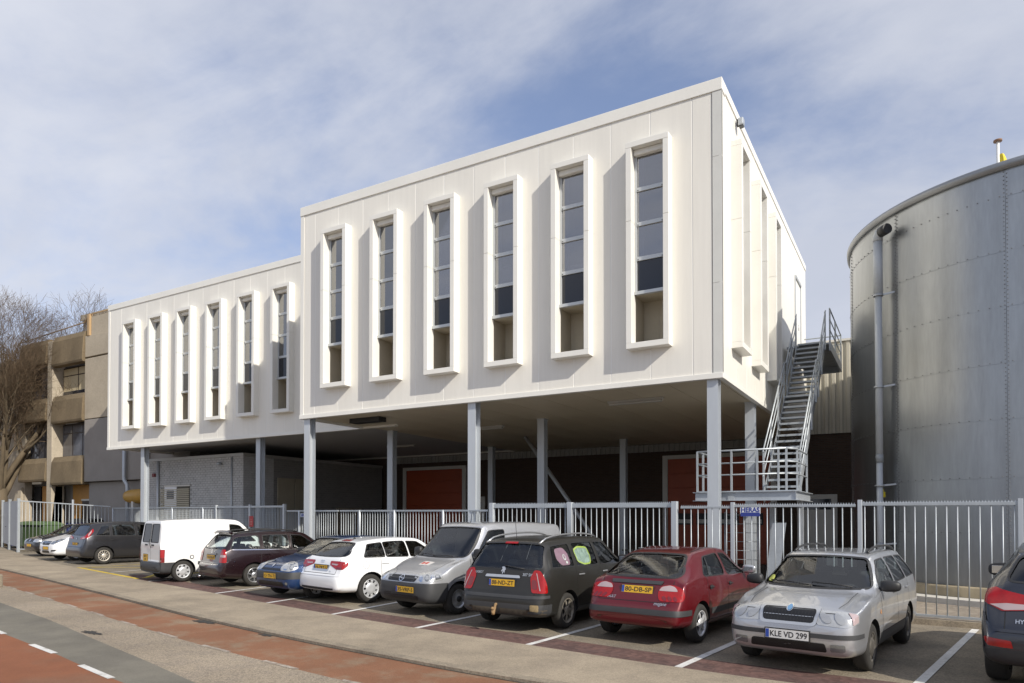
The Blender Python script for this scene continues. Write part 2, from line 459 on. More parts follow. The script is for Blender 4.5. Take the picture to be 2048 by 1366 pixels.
def paint(name, pts, width, zoff, material):
    mb = MB()
    for p, q in zip(pts, pts[1:]):
        d = Vector((q[0] - p[0], q[1] - p[1], 0)).normalized(); nrm = Vector((-d.y, d.x, 0)) * width / 2
        k = max(1, int((Vector(q[:2]) - Vector(p[:2])).length / 0.7)); vs = []
        for i in range(k + 1):
            t = i / k; x = p[0] + (q[0] - p[0]) * t; y = p[1] + (q[1] - p[1]) * t
            vs += [(x + nrm.x, y + nrm.y, gz(x) + zoff), (x - nrm.x, y - nrm.y, gz(x) + zoff)]
        mb.add(vs, [(2 * i, 2 * i + 2, 2 * i + 3, 2 * i + 1) for i in range(k)])
    return tag(put(name, mb, material), kind='structure')
for x, y, s in [(-29.6, 15.3, -0.10), (-18.65, 11.78, -0.12), (-14.51, 10.85, -0.12), (-12.03, 10.26, -0.10), (-9.61, 9.74, -0.066), (-7.27, 9.31, 0.038), (-4.94, 8.95, 0.08), (-2.60, 8.62, 0.105), (-0.13, 8.42, 0.172)]:
    ye = y + (4.9 if x > -16 else 4.6)
    if x > -1: ye = 14.1
    paint('bay_line', [(x, y, 0), (x + s * (ye - y), ye, 0)], 0.105, -0.003, M_LINE)
paint('yellow_line', [(-25.4, 13.46), (-19.6, 12.05)], 0.13, 0.004, M_YELLOW)
for a, b in (((-25.3, 13.6), (-24.8, 17.6)), ((-19.8, 12.3), (-20.2, 16.4)), ((-25.0, 13.7), (-20.4, 16.3)), ((-19.8, 12.4), (-24.6, 17.5))):
    paint('yellow_line', [a, b], 0.09, -0.001 if a[0] > -24 else 0.001, M_YELLOW)
paint('bay_line', [(-22.4, 12.85), (-22.8, 15.5)], 0.09, 0.003, M_LINE)
# dashes along the cycle lanes
def y_at(line, x): return float(np.interp(x, [p[0] for p in line], [p[1] for p in line]))
x = -30.0
while x < 4:
    a, b = x * RS, (x + 0.75) * RS
    paint('lane_dash', [(a, y_at(red_l, a)), (b, y_at(red_l, b))], 0.075, -ROAD_DROP + 0.004, M_LINEOLD)
    x += 1.62
for a, b in ((-11.08, -10.12), (-9.05, -8.03), (-13.4, -12.4), (-6.9, -5.9), (-15.9, -14.8)):
    a *= RS; b *= RS
    paint('lane_dash', [(a, y_at(grey_l, a)), (b, y_at(grey_l, b))], 0.085, -ROAD_DROP + 0.004, M_LINE)
def blot(name, cx, cy, rx, ry, rot, zoff, material, seed):
    rnd = random.Random(seed); n = 30; vs = [(cx, cy, gz(cx) + zoff)]
    for i in range(n):
        t = 2 * PI * i / n; r = rnd.uniform(0.45, 1.0)
        a, b = rx * r * math.cos(t), ry * r * math.sin(t)
        px = cx + a * math.cos(rot) - b * math.sin(rot); py = cy + a * math.sin(rot) + b * math.cos(rot)
        vs.append((px, py, gz(px) + zoff))
    return tag(put(name, MB().add(vs, [(0, i + 1, (i + 1) % n + 1) for i in range(n)]), material), kind='structure')
blot('tar_patch', -10.8 * RS, 7.86 * RS, 0.42, 0.13, -0.1, -ROAD_DROP + 0.006, M_TAR, 3)
blot('tar_patch', -8.8 * RS, 7.5 * RS, 0.25, 0.07, -0.15, -ROAD_DROP + 0.006, M_TAR, 4)
blot('tar_patch', -11.35 * RS, 6.22 * RS, 0.40, 0.10, -0.15, -ROAD_DROP + 0.007, M_TAR, 5)

# ------------------------------------------------------------------ the white block on columns
YF, ZB, ZT = 15.2, 4.90, 11.42
XL, XR, YB = -16.37, -3.59, 28.40
YW, XW = 17.94, -31.55
WZ0, WZ1 = 5.70, 10.43         # window surround
HW, TB, PRO = 0.50, 0.13, 0.25
office = thing('office_building', 'long cream panelled office block raised on grey steel columns', 'building', ((XL + XR) / 2, YF, 0))
wing = thing('office_wing', 'set-back cream panelled wing left of the main block, with six slit windows', 'building', ((XW + XL) / 2, YW, 0))
fr_main = lambda a, d, z: Vector((a, YF - d, z))
fr_wing = lambda a, d, z: Vector((a, YW - d, z))
fr_side = lambda a, d, z: Vector((XR + d, a, z))

def fbox(mb, fr, a0, a1, d0, d1, z0, z1):
    mb.prism([(a0, z0), (a1, z0), (a1, z1), (a0, z1)], lambda a, z: fr(a, d0, z), lambda a, z: fr(a, d1, z))
    return mb
def wall_panels(parent, fr, seams, wins, z0, z1):
    g = 0.011
    for a, b in zip(seams, seams[1:]):
        a0, b0 = a + g, b - g
        wl = [w for w in wins if abs(w - a) < 0.12]; wr = [w for w in wins if abs(w - b) < 0.12]
        o0, o1 = WZ0 + TB - 0.02, WZ1 - TB + 0.02; hw = HW - TB + 0.02
        poly = [(a0, z0), (b0, z0)]
        if wr: poly += [(b0, o0), (wr[0] - hw, o0), (wr[0] - hw, o1), (b0, o1)]
        poly += [(b0, z1), (a0, z1)]
        if wl: poly += [(a0, o1), (wl[0] + hw, o1), (wl[0] + hw, o0), (a0, o0)]
        dd = random.uniform(-0.0015, 0.0015)
        mb = MB().prism(poly, lambda p, q: fr(p, -0.05, q), lambda p, q: fr(p, dd, q))
        put('wall_panel', mb, M_PANEL, parent, bevel=0.003)
    for s in seams[1:-1]:
        w = [w for w in wins if abs(w - s) < 0.12]
        segs = [(z0, WZ0 - 0.0), (WZ1, z1)] if w else [(z0, z1)]
        for q0, q1 in segs:
            mb = MB(); fbox(mb, fr, s - 0.02, s + 0.02, -0.052, -0.0045, q0 + .01, q1 - .01)
            put('panel_joint', mb, M_JOINT, parent)

M_BLINDG = mat('grey_roller_blind', (0.42, 0.42, 0.43), 0.8)
def window_unit(parent, fr, c, key, lit=None, card=None):
    """projecting surround with its glazing: the frame, three clear panes, a dark pane and the open bay below"""
    mb = MB()
    zi0, zi1, hi = WZ0 + TB, WZ1 - TB, HW - TB
    zm = 8.62
    for s in (-1, 1):
        a0, a1 = sorted((c + s * HW, c + s * hi))
        fbox(mb, fr, a0, a1, -0.30, PRO, zi0 + 0.001, zm - 0.002)
        fbox(mb, fr, a0, a1, -0.30, PRO, zm + 0.002, zi1 - 0.001)
    fbox(mb, fr, c - HW, c + HW, -0.30, PRO + 0.002, zi1, WZ1)
    fbox(mb, fr, c - HW, c + HW, -0.30, PRO + 0.002, WZ0, zi0)
    win = put('window', mb, M_TRIM, parent, bevel=0.006)
    # niche behind: room above, beige bay below
    zf = 7.00
    mb = MB()
    e = 0.002
    def niche(mb, z0, z1, depth, a0, a1):
        p = [fr(a, d, z) for d in (-0.032, -depth) for a, z in ((a0, z0), (a1, z0), (a1, z1), (a0, z1))]
        mb.add(p, [(0, 1, 5, 4), (1, 2, 6, 5), (2, 3, 7, 6), (3, 0, 4, 7), (4, 5, 6, 7)])
    niche(mb, zf + 0.04, zi1 - e, 0.78, c - hi + e, c + hi - e)
    put('room_behind', mb, M_ROOM, win)
    mb = MB()
    niche(mb, zi0 + e, zf - 0.03, 0.62, c - hi + e, c + hi - e)
    fbox(mb, fr, c - 0.006, c + 0.006, -0.619, -0.612, zi0 + .01, zf - .04)
    put('open_bay', mb, M_BEIGE, win)
    # roller blind casing
    mb = MB(); fbox(mb, fr, c - hi + .004, c + hi - .004, -0.05, 0.10, zi1 - 0.13, zi1 - 0.003)
    put('blind_box', mb, M_TRIM, win, bevel=0.02)
    # aluminium frame
    top = zi1 - 0.13
    mb = MB(); jw = 0.055
    for s in (-1, 1):
        a0, a1 = sorted((c + s * (hi - 0.003), c + s * (hi - jw)))
        fbox(mb, fr, a0, a1, -0.045, 0.015, zf, top)
    bounds = [zf + 0.05, 7.80, 8.60, 9.40, top - 0.01]
    for z in bounds[1:-1]:
        fbox(mb, fr, c - hi + jw - .001, c + hi - jw + .001, -0.040, 0.025, z - 0.045, z + 0.045)
    fbox(mb, fr, c - hi + .004, c + hi - .004, -0.05, 0.055, zf - 0.028, zf + 0.05)
    put('frame', mb, M_ALU, win, bevel=0.004)
    mb = MB()
    for z in bounds[1:-1]:
        for s in (-1, 1):
            fbox(mb, fr, c + s * (hi - jw - .03) - .011, c + s * (hi - jw - .03) + .011, 0.024, 0.031, z - .030, z - .008)
    tag(put('hinge_stop', mb, M_BLACK, win), kind='stuff')
    for i in range(4):
        z0 = bounds[i] + (0.0 if i == 0 else 0.046); z1 = bounds[i + 1] - (0.046 if i < 3 else 0.0)
        ta = random.uniform(-.004, .004); mb = MB().prism([(c - hi + jw, z0), (c + hi - jw, z0), (c + hi - jw, z1), (c - hi + jw, z1)], lambda a, z: fr(a, -0.018 + ta * (a - c) * 2, z), lambda a, z: fr(a, -0.010 + ta * (a - c) * 2, z))
        put('pane', mb, M_DARKPANE if i == 0 else G_WIN, win)
    # light curtain edge inside, as seen through the panes
    mb = MB(); fbox(mb, fr, c - hi + jw + .02, c - hi + jw + 0.115, -0.16, -0.15, bounds[1] + .05, top)
    put('curtain_edge', mb, M_BLIND, win)
    rb = random.random()
    if rb < .45:
        mb = MB(); fbox(mb, fr, c - hi + jw + .01, c + hi - jw - .01, -0.24, -0.232, top - random.choice((.25, .5, .95, 1.4)), top)
        put('roller_blind', mb, M_BLINDG, win)
    if card:
        for (da, z0, w, h, rot) in card:
            mb = MB()
            pts = []
            for x, y in ((-w, 0), (w, 0), (w, h), (-w, h)):
                pts.append((c + da + x * math.cos(rot) - y * math.sin(rot), z0 + x * math.sin(rot) + y * math.cos(rot)))
            mb.prism(pts, lambda a, z: fr(a, -0.08, z), lambda a, z: fr(a, -0.20, z))
            put('paper_box', mb, M_BLIND, win)
    return win

W6 = -5.19; WP = 1.922
main_w = [W6 - WP * (5 - i) for i in range(6)]
seams = [XL + 0.14, main_w[0] - WP / 2]
for w in main_w: seams += [w, w + WP / 2]
seams.append(-3.787)
wall_panels(office, fr_main, seams, main_w, ZB + 0.10, ZT - 0.27)
cards = {1: [(0.10, 7.86, 0.10, 0.42, 0.0)], 2: [(0.12, 7.86, 0.14, 0.22, 0.05)], 3: [(0.05, 7.98, 0.17, 0.34, 0.45)], 4: [(0.0, 7.86, 0.24, 0.14, 0.0)]}
for i, w in enumerate(main_w): window_unit(office, fr_main, w, 'm', card=cards.get(i))
side_w = [16.56, 18.76, 20.96]
sseams = [YF + 0.10, side_w[0], 17.66, side_w[1], 19.86, side_w[2], 22.06, 23.16, 24.26, 25.36, 26.46, 27.56, YB]
wall_panels(office, fr_side, sseams, side_w, ZB + 0.10, ZT - 0.20)
for w in side_w: window_unit(office, fr_side, w, 's')
ww = [-20.15 - 1.892 * (5 - i) for i in range(6)]
wseams = [XW + 0.13, ww[0] - 0.946]
for w in ww: wseams += [w, w + 0.946]
wseams += [wseams[-1] + 0.946, wseams[-1] + 1.892, -16.34]
wall_panels(wing, fr_wing, wseams, ww, ZB + 0.10, ZT - 0.24)
for w in ww: window_unit(wing, fr_wing, w, 'w')
# trims of the main block
mb = MB()
for z0, z1 in ((ZB + .10, 6.96), (6.965, 9.72), (9.725, ZT - .27)): fbox(mb, fr_main, -3.785, XR + 0.012, -0.05, 0.014, z0, z1)
put('corner_trim', mb, mat('grey_corner_trim', (0.62, 0.62, 0.585), 0.4, var=0.03), office, bevel=0.003)
mb = MB(); fbox(mb, fr_main, XL - 0.01, XL + 0.138, -0.05, 0.012, ZB + .10, ZT - .27); put('corner_trim', mb, M_TRIM, office, bevel=0.003)
mb = MB(); fbox(mb, fr_side, YF - 0.012, YF + 0.098, -0.05, 0.012, ZB + .10, ZT - .20); put('corner_trim', mb, M_TRIM, office, bevel=0.003)
mb = MB(); fbox(mb, fr_main, XL - 0.02, XR + 0.022, -0.30, 0.028, ZT - .27, ZT); put('roof_coping', mb, M_TRIM, office, bevel=0.008)
mb = MB(); fbox(mb, fr_side, YF + 0.302, YB, -0.30, 0.024, ZT - .20, ZT - .002); put('roof_coping', mb, M_TRIM, office, bevel=0.008)
mb = MB(); fbox(mb, fr_main, XL - 0.02, XR + 0.02, -0.10, 0.035, ZB - .02, ZB + .10); put('base_trim', mb, M_TRIM, office, bevel=0.006)
mb = MB(); fbox(mb, fr_side, YF + 0.102, YB, -0.10, 0.02, ZB - .018, ZB + .10); put('base_trim', mb, M_TRIM, office, bevel=0.006)
mb = MB(); mb.box(XL - 0.018, XL + 0.10, YF + .102, YW - 0.04, ZB - .018, ZB + .10); put('base_trim', mb, M_TRIM, office, bevel=0.006)
# left return wall, back wall, roof and inner volume
n = 3
for i in range(n):
    y0 = YF + .10 + (YW - YF - .1) * i / n + .006; y1 = YF + .10 + (YW - YF - .1) * (i + 1) / n - .006
    put('wall_panel', MB().box(XL, XL + .05, y0, y1, ZB + .10, ZT - .01), M_PANEL, office, bevel=0.003)
put('inner_wall', MB().box(XL + .06, XR - .80, YF + .80, YB - .05, ZB + .12, ZT - .30), M_ROOM, office)
put('back_wall', MB().box(XL, XR - .05, YB - .045, YB, ZB + .05, ZT - .02), M_PANEL, office)
put('roof', MB().box(XL + .02, XR - .32, YF + .31, YB - .05, ZT - .22, ZT - .12), mat('roof_felt', (0.08, 0.08, 0.08), 0.9), office)
# soffit boards
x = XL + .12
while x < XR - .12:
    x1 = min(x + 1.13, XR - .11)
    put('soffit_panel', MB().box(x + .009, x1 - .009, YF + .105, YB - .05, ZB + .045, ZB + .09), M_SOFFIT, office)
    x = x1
# trims of the wing
mb = MB(); fbox(mb, fr_wing, XW - .02, XL + .02, -0.30, 0.028, ZT - .24, ZT); put('roof_coping', mb, M_TRIM, wing, bevel=0.008)
mb = MB(); fbox(mb, fr_wing, XW - .02, XL + 1.5, -0.10, 0.035, ZB - .02, ZB + .10); put('base_trim', mb, M_TRIM, wing, bevel=0.006)
mb = MB(); fbox(mb, fr_wing, XW - .012, XW + .128, -0.05, 0.012, ZB + .10, ZT - .24); put('corner_trim', mb, M_TRIM, wing, bevel=0.003)
put('side_wall', MB().box(XW, XW + .05, YW + .052, YB, ZB + .02, ZT - .25), M_PANEL, wing)
put('inner_wall', MB().box(XW + .06, XL + .05, YW + .80, YB - .05, ZB + .12, ZT - .30), M_ROOM, wing)
put('roof', MB().box(XW + .02, XL + .01, YW + .31, YB - .05, ZT - .22, ZT - .12), MATS['roof_felt'], wing)
put('back_wall', MB().box(XW, XL - .002, YB - .045, YB, ZB + .05, ZT - .02), M_PANEL, wing)
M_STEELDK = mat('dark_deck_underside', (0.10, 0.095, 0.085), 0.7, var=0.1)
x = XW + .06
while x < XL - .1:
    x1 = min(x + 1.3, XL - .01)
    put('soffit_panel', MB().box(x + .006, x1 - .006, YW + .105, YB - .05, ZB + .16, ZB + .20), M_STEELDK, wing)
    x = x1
# door at the head of the outside stair
mb = MB(); fbox(mb, fr_side, 25.74, 26.90, 0.004, 0.012, 7.42, 10.16)
d = put('stair_door', mb, M_TRIM, office, bevel=0.004)
mb = MB()
fbox(mb, fr_side, 25.64, 25.72, 0.004, 0.035, 7.40, 10.26); fbox(mb, fr_side, 26.92, 27.0, 0.004, 0.035, 7.40, 10.26); fbox(mb, fr_side, 25.721, 26.919, 0.004, 0.06, 10.18, 10.26)
put('door_frame', mb, M_ALU, d)
mb = MB(); mb.tube((XR + .10, 25.85, 8.35), (XR + .10, 25.85, 8.55), 0.012); put('door_handle', mb, M_ALU, d)
# flood lamp below the coping on the side wall
lamp = thing('flood_lamp', 'small grey flood lamp fixed high on the side wall by the corner', 'lamp', (XR + .12, 16.62, 11.05))
put('lamp_housing', MB().box(XR + .06, XR + .19, 16.52, 16.70, 11.0, 11.18), M_GALV, lamp, bevel=0.03)
put('lamp_glass', MB().box(XR + .08, XR + .17, 16.54, 16.68, 10.982, 10.998), M_DARKPANE, lamp)
put('bracket', MB().box(XR + .026, XR + .062, 16.55, 16.65, 11.02, 11.16), M_BLACK, lamp)

# ------------------------------------------------------------------ columns
def i_section(mb, cx, cy, z0, z1, b=0.24, tf=0.017, tw=0.010):
    mb.box(cx - b / 2, cx + b / 2, cy - b / 2, cy - b / 2 + tf, z0, z1)
    mb.box(cx - b / 2, cx + b / 2, cy + b / 2 - tf, cy + b / 2, z0, z1)
    mb.box(cx - tw / 2, cx + tw / 2, cy - b / 2 + tf, cy + b / 2 - tf, z0, z1)
CT = ZB + .043
col_spec = [(-16.15, 15.38, 'front steel column under the left corner of the main block'),
            (-10.10, 15.38, 'front steel column under the middle of the main block'),
            (-3.82, 15.38, 'tall front steel column under the right corner of the main block, beside the stair landing'),
            (-16.15, 19.27, 'second-row steel column behind the left front column'),
            (-10.10, 19.27, 'second-row steel column behind the middle front column'),
            (-3.82, 19.27, 'second-row steel column behind the right front column, under the stair'),
            (-16.15, 26.0, 'rear steel column deep under the block, left of the diagonal brace'),
            (-10.0, 26.0, 'rear steel column deep under the block, right of the diagonal brace'),
            (-21.8, 18.25, 'steel column under the wing beside the grey brick store corner'),
            (-29.2, 18.24, 'steel column under the far end of the wing, left of the grey brick store')]
for cx, cy, lab in col_spec:
    t = thing('steel_column', lab, 'column', (cx, cy, gz(cx)), 'steel columns carrying the white block')
    mb = MB(); top = CT if cx > -20 else ZB + .158
    if cy < 15.5: top = ZB + 0.043
    i_section(mb, cx, cy, gz(cx) + .018, top, 0.24)
    put('shaft', mb, M_GALV2, t)
    put('base_plate', MB().box(cx - .19, cx + .19, cy - .19, cy + .19, gz(cx) - .03, gz(cx) + .017), M_GALV2, t)
    put('head_plate', MB().box(cx - .14, cx + .14, cy - .128, cy + .14, top - .032, top - .001), M_GALV2, t)
# strip lamps under the soffit
M_TUBE = mat('lamp_diffuser', (0.45, 0.44, 0.41), 0.4)
for x0, y0, ln, lab in ((-6.3, 17.2, 1.5, 'long white strip lamp under the soffit nearest the right corner'), (-12.6, 19.9, 1.4, 'white strip lamp under the middle of the soffit'), (-19.6, 24.0, 1.6, 'white strip lamp under the soffit near the wing')):
    t = thing('strip_lamp', lab, 'lamp', (x0, y0, ZB), 'strip lamps under the soffit')
    zt_ = ZB + (.043 if x0 > -16 else .158)
    put('housing', MB().box(x0 - ln / 2, x0 + ln / 2, y0 - .07, y0 + .07, zt_ - .06, zt_ - .001), M_TUBE, t, bevel=0.01)
    put('diffuser', MB().box(x0 - ln / 2 + .03, x0 + ln / 2 - .03, y0 - .055, y0 + .055, zt_ - .12, zt_ - .061), M_TUBE, t, bevel=0.02)
t = thing('service_duct', 'dark box fixed under the soffit near the left column', 'duct', (-14.9, 16.4, ZB))
put('casing', MB().box(-15.3, -14.1, 16.2, 16.55, ZB - .10, ZB + .043), M_BLACK, t, bevel=.01)
t = thing('diagonal_brace', 'grey diagonal steel brace crossing the dark undercroft', 'brace', (-10, 22, 0))
mb = MB(); mb.tube((-12.9, 23.2, 4.93), (-9.05, 22.6, 0.1), 0.075, n=10); put('tube', mb, M_GALV2, t)
mb = MB(); mb.box(-9.2, -8.9, 22.45, 22.75, 0.05, 0.12); put('foot_plate', mb, M_GALV2, t)

# ------------------------------------------------------------------ brick texture and the hall behind
def brick_mat(name, c1, c2, mortar, bw, bh, ms=0.012, axis='XZ', bump=0.3):
    m = bpy.data.materials.new(name); m.use_nodes = True
    t = m.node_tree; b = t.nodes['Principled BSDF']; L = t.links.new
    b.inputs['Roughness'].default_value = 0.85; b.inputs['Specular IOR Level'].default_value = 0.3
    g = t.nodes.new('ShaderNodeNewGeometry'); sp = t.nodes.new('ShaderNodeSeparateXYZ'); L(g.outputs['Position'], sp.inputs[0])
    cb = t.nodes.new('ShaderNodeCombineXYZ'); L(sp.outputs[0 if axis == 'XZ' else 1], cb.inputs[0]); L(sp.outputs[2], cb.inputs[1])
    br = t.nodes.new('ShaderNodeTexBrick'); L(cb.outputs[0], br.inputs['Vector'])
    br.inputs['Color1'].default_value = (*c1, 1); br.inputs['Color2'].default_value = (*c2, 1); br.inputs['Mortar'].default_value = (*mortar, 1)
    br.inputs['Scale'].default_value = 1.0; br.inputs['Brick Width'].default_value = bw; br.inputs['Row Height'].default_value = bh
    br.inputs['Mortar Size'].default_value = ms
    L(br.outputs['Color'], b.inputs['Base Color'])
    bp = t.nodes.new('ShaderNodeBump'); bp.inputs['Strength'].default_value = bump; bp.inputs['Distance'].default_value = 0.01; bp.invert = True
    L(br.outputs['Fac'], bp.inputs['Height']); L(bp.outputs[0], b.inputs['Normal'])
    MATS[name] = m
    return m
M_BRICKDK = brick_mat('dark_brown_brick', (0.085, 0.050, 0.036), (0.062, 0.038, 0.028), (0.07, 0.06, 0.05), 0.22, 0.065)
M_CORR = mat('beige_corrugated_sheet', (0.50, 0.47, 0.39), 0.5, var=0.05, vscale=1.0)
M_REDDOOR = mat('orange_red_door', (0.36, 0.065, 0.020), 0.45, var=0.06, vscale=2)
M_WHITEF = mat('off_white_frame', (0.62, 0.60, 0.55), 0.5)
YH = 28.55
hall = thing('brick_hall', 'dark brown brick hall with corrugated upper wall behind the raised block', 'building', (-14, YH, 0))
put('brick_wall', MB().box(-34, 2.5, YH, YH + .3, -0.1, 5.0), M_BRICKDK, hall)
def corrugated(mb, x0, x1, y, z0, z1, pitch=0.25, depth=0.05):
    n = int((x1 - x0) / pitch); pts = []
    for i in range(n):
        a = x0 + i * pitch
        pts += [(a, y), (a + pitch * .42, y), (a + pitch * .5, y + depth), (a + pitch * .92, y + depth)]
    pts.append((x0 + n * pitch, y))
    vs = [(x, q, z0) for x, q in pts] + [(x, q, z1) for x, q in pts]; k = len(pts)
    mb.add(vs, [(i, i + 1, k + i + 1, k + i) for i in range(k - 1)])
    return mb
put('corrugated_wall', corrugated(MB(), -3.7, 3.0, YH - .06, 5.0, 8.42), M_CORR, hall)
put('corrugated_strip', corrugated(MB(), -24, -3.75, YH - .12, 4.62, 4.93, 0.22), mat('grey_sheet', (0.30, 0.29, 0.27), 0.5), hall)
put('wall_cap', MB().box(-3.7, 3.0, YH - .10, YH + .35, 8.42, 8.50), M_WHITEF, hall)
put('roof', MB().box(-34, 3.0, YH + .32, YH + 22, 8.2, 8.4), MATS['roof_felt'], hall)
put('core_wall', MB().box(-3.7, 3.0, YH + .02, YH + .30, 5.01, 8.40), M_CORR, hall)
def red_door(x0, x1, zt, rows, band=None):
    d = put('sectional_door', MB().box(x0, x1, YH - .06, YH - .005, gz(x0) - .02, zt), M_REDDOOR, hall)
    k = 0
    h = (zt - gz(x0)) / rows
    for i in range(rows):
        z0 = gz(x0) + i * h
        put('door_section', MB().box(x0 + .02, x1 - .02, YH - .095, YH - .061, z0 + .012, z0 + h - .012), M_REDDOOR, d, bevel=.008)
    put('door_frame', MB().box(x0 - .22, x0 - .003, YH - .10, YH - .003, gz(x0), zt + .16), M_WHITEF, d)
    put('door_frame', MB().box(x1 + .003, x1 + .22, YH - .10, YH - .003, gz(x0), zt + .16), M_WHITEF, d)
    put('door_frame', MB().box(x0 - .002, x1 + .002, YH - .10, YH - .003, zt + .003, zt + .16), M_WHITEF, d)
    if band:
        n = 4; w = (x1 - x0 - .4) / n
        for i in range(n):
            a = x0 + .2 + i * w
            f = put('door_window', MB().box(a + .08, a + w - .08, YH - .115, YH - .096, band[0], band[1]), M_BLACK, d)
            put('pane', MB().box(a + .14, a + w - .14, YH - .122, YH - .116, band[0] + .06, band[0] + .22), M_WHITEF, f)
red_door(-22.9, -19.4, 4.25, 7)
red_door(-9.0, -4.9, 4.28, 7, (1.55, 2.02))
def plain_door(parent, x0, x1, z0, zt, yw, win):
    d = put('door', MB().box(x0, x1, yw - .05, yw - .003, z0, zt), M_WHITEF, parent, bevel=.005)
    put('door_window', MB().box(*win[:2], yw - .058, yw - .051, *win[2:]), M_DARKPANE, d)
    put('door_handle', MB().box(x0 + .06, x0 + .18, yw - .11, yw - .052, z0 + 1.02, z0 + 1.05), M_ALU, d)
plain_door(hall, -19.0, -18.1, gz(-18), 2.85, YH, (-18.8, -18.3, 2.2, 2.6))
plain_door(hall, -3.95, -2.55, 0.05, 2.72, YH, (-3.75, -2.75, 2.15, 2.55))

# ------------------------------------------------------------------ grey brick store below the wing
M_BLOCK = mat('grey_brick', (0.47, 0.47, 0.465), 0.9, var=0.10, vscale=2.5, bump=0.2, bscale=60, var2=0.06, v2scale=14)
M_MORTAR = mat('pale_mortar', (0.30, 0.30, 0.29), 0.95)
SX0, SX1, SY, SZ = -31.38, -24.47, 19.6, 4.57
store = thing('brick_store', 'low grey brick store with white door and louvre under the wing', 'building', ((SX0 + SX1) / 2, SY, gz(-26)))
put('wall_core', MB().box(SX0 + .02, SX1 - .02, SY + .02, 28.4, 0.1, SZ - .12), M_MORTAR, store)
DX0, DX1, DZ = -29.86, -28.05, 3.24
bl = MB(); rows = 42; bh = (SZ - .14 - 0.2) / rows; bw = 0.235
rnd = random.Random(5)
for r in range(rows):
    z0 = 0.2 + r * bh
    x = SX0 - (0.12 if r % 2 else 0)
    while x < SX1:
        a, b = max(x, SX0), min(x + bw, SX1)
        if b - a > .03 and not (b > DX0 - .05 and a < DX1 + .05 and z0 < DZ + .05):
            j = rnd.uniform(.006, .016)
            bl.box(a + .008, b - .008, SY - .004 - j, SY + .03, z0 + .008, z0 + bh - .008)
        x += bw
tag(put('bricks', bl, M_BLOCK, store), kind='stuff')
bl = MB()
for r in range(rows):
    z0 = 0.2 + r * bh; y = SY - (0.12 if r % 2 else 0) + .005
    while y < 21.2:
        a, b = max(y, SY + .001), min(y + bw, 21.2)
        if b - a > .03: bl.box(SX1 - .03, SX1 + .004 + rnd.uniform(0, .005), a + .006, b - .006, z0 + .005, z0 + bh - .005)
        y += bw
tag(put('bricks', bl, M_BLOCK, store), kind='stuff')
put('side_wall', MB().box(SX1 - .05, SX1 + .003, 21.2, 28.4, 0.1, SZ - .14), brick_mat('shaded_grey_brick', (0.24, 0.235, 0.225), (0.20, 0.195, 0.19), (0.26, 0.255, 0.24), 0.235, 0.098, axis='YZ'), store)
for y0, y1, z1 in ((21.4, 22.35, 3.6), (22.4, 23.4, 3.6)):
    put('beige_panel', MB().box(SX1 + .004, SX1 + .05, y0, y1, 0.4, z1), mat('beige_board', (0.36, 0.32, 0.24), 0.6, var=.06), store, bevel=.006)
for y0, y1 in ((25.0, 25.9), (25.95, 26.8)):
    put('hatch', MB().box(SX1 + .004, SX1 + .05, y0, y1, 0.9, 2.3), MATS['beige_board'], store, bevel=.006)
put('parapet_cap', MB().box(SX0 - .03, SX1 + .04, SY - .035, 28.4, SZ - .135, SZ), mat('zinc_cap', (0.42, 0.42, 0.41), 0.5, 0.3), store, bevel=.01)
d = put('door', MB().box(DX0, -28.98, SY - .01, SY + .04, gz(-28) - .02, DZ), mat('white_door', (0.74, 0.75, 0.76), 0.45), store, bevel=.004)
put('door_window', MB().box(-29.68, -29.16, SY - .018, SY - .011, 2.70, 3.06), M_DARKPANE, d)
put('door_handle', MB().box(-29.14, -29.04, SY - .06, SY - .012, 1.45, 1.48), M_ALU, d)
lv = put('louvre', MB().box(-28.94, DX1, SY + .005, SY + .04, gz(-28) - .02, DZ), mat('louvre_back', (0.10, 0.09, 0.07), 0.8), store)
z = 0.45
me_slat = MB().prism([(-.03, 0), (-.02, 0), (.012, .06), (.002, .06)], lambda a, b: Vector((-30.50, SY + a, b)), lambda a, b: Vector((DX1 - .02, SY + a, b))).mesh('slat')
while z < DZ - .08:
    put('slat', me_slat, mat('louvre_beige', (0.46, 0.41, 0.30), 0.55), lv, wl=(0, 0, z)); z += .085
put('door_lintel', MB().box(DX0 - .04, DX1 + .04, SY - .025, SY + .035, DZ + .004, DZ + .07), M_WHITEF, store)
t = thing('rain_pipe', 'grey rain pipe on the brick store beside the wing column', 'pipe', (-30.25, SY - .07, gz(-28)), 'rain pipes on the brick store')
put('pipe', MB().tube((-30.25, SY - .075, gz(-28)), (-30.25, SY - .075, SZ - .14), 0.055, n=10), M_GALV2, t)
t = thing('rain_pipe', 'thin grey rain pipe near the right corner of the brick store', 'pipe', (-25.15, SY - .05, gz(-24)), 'rain pipes on the brick store')
put('pipe', MB().tube((-25.15, SY - .05, gz(-24)), (-25.15, SY - .05, SZ - .14), 0.035, n=8), M_GALV2, t)
t = thing('alarm_box', 'small dark red alarm box high on the left of the brick store', 'alarm box', (-30.59, SY - .06, 3.8))
put('casing', MB().box(-30.68, -30.50, SY - .10, SY - .012, 3.72, 3.88), mat('dark_red_box', (0.16, 0.02, 0.02), 0.5), t, bevel=.01)
t = thing('wall_lamp', 'small round lamp under the parapet of the brick store', 'lamp', (-25.9, SY - .06, 4.2))
put('lamp_body', MB().lathe([(0, -.05), (.09, -.05), (.12, 0), (.10, .07), (0, .08)], 14, Matrix.Translation((-25.9, SY - .10, 4.14))), M_GALV, t)

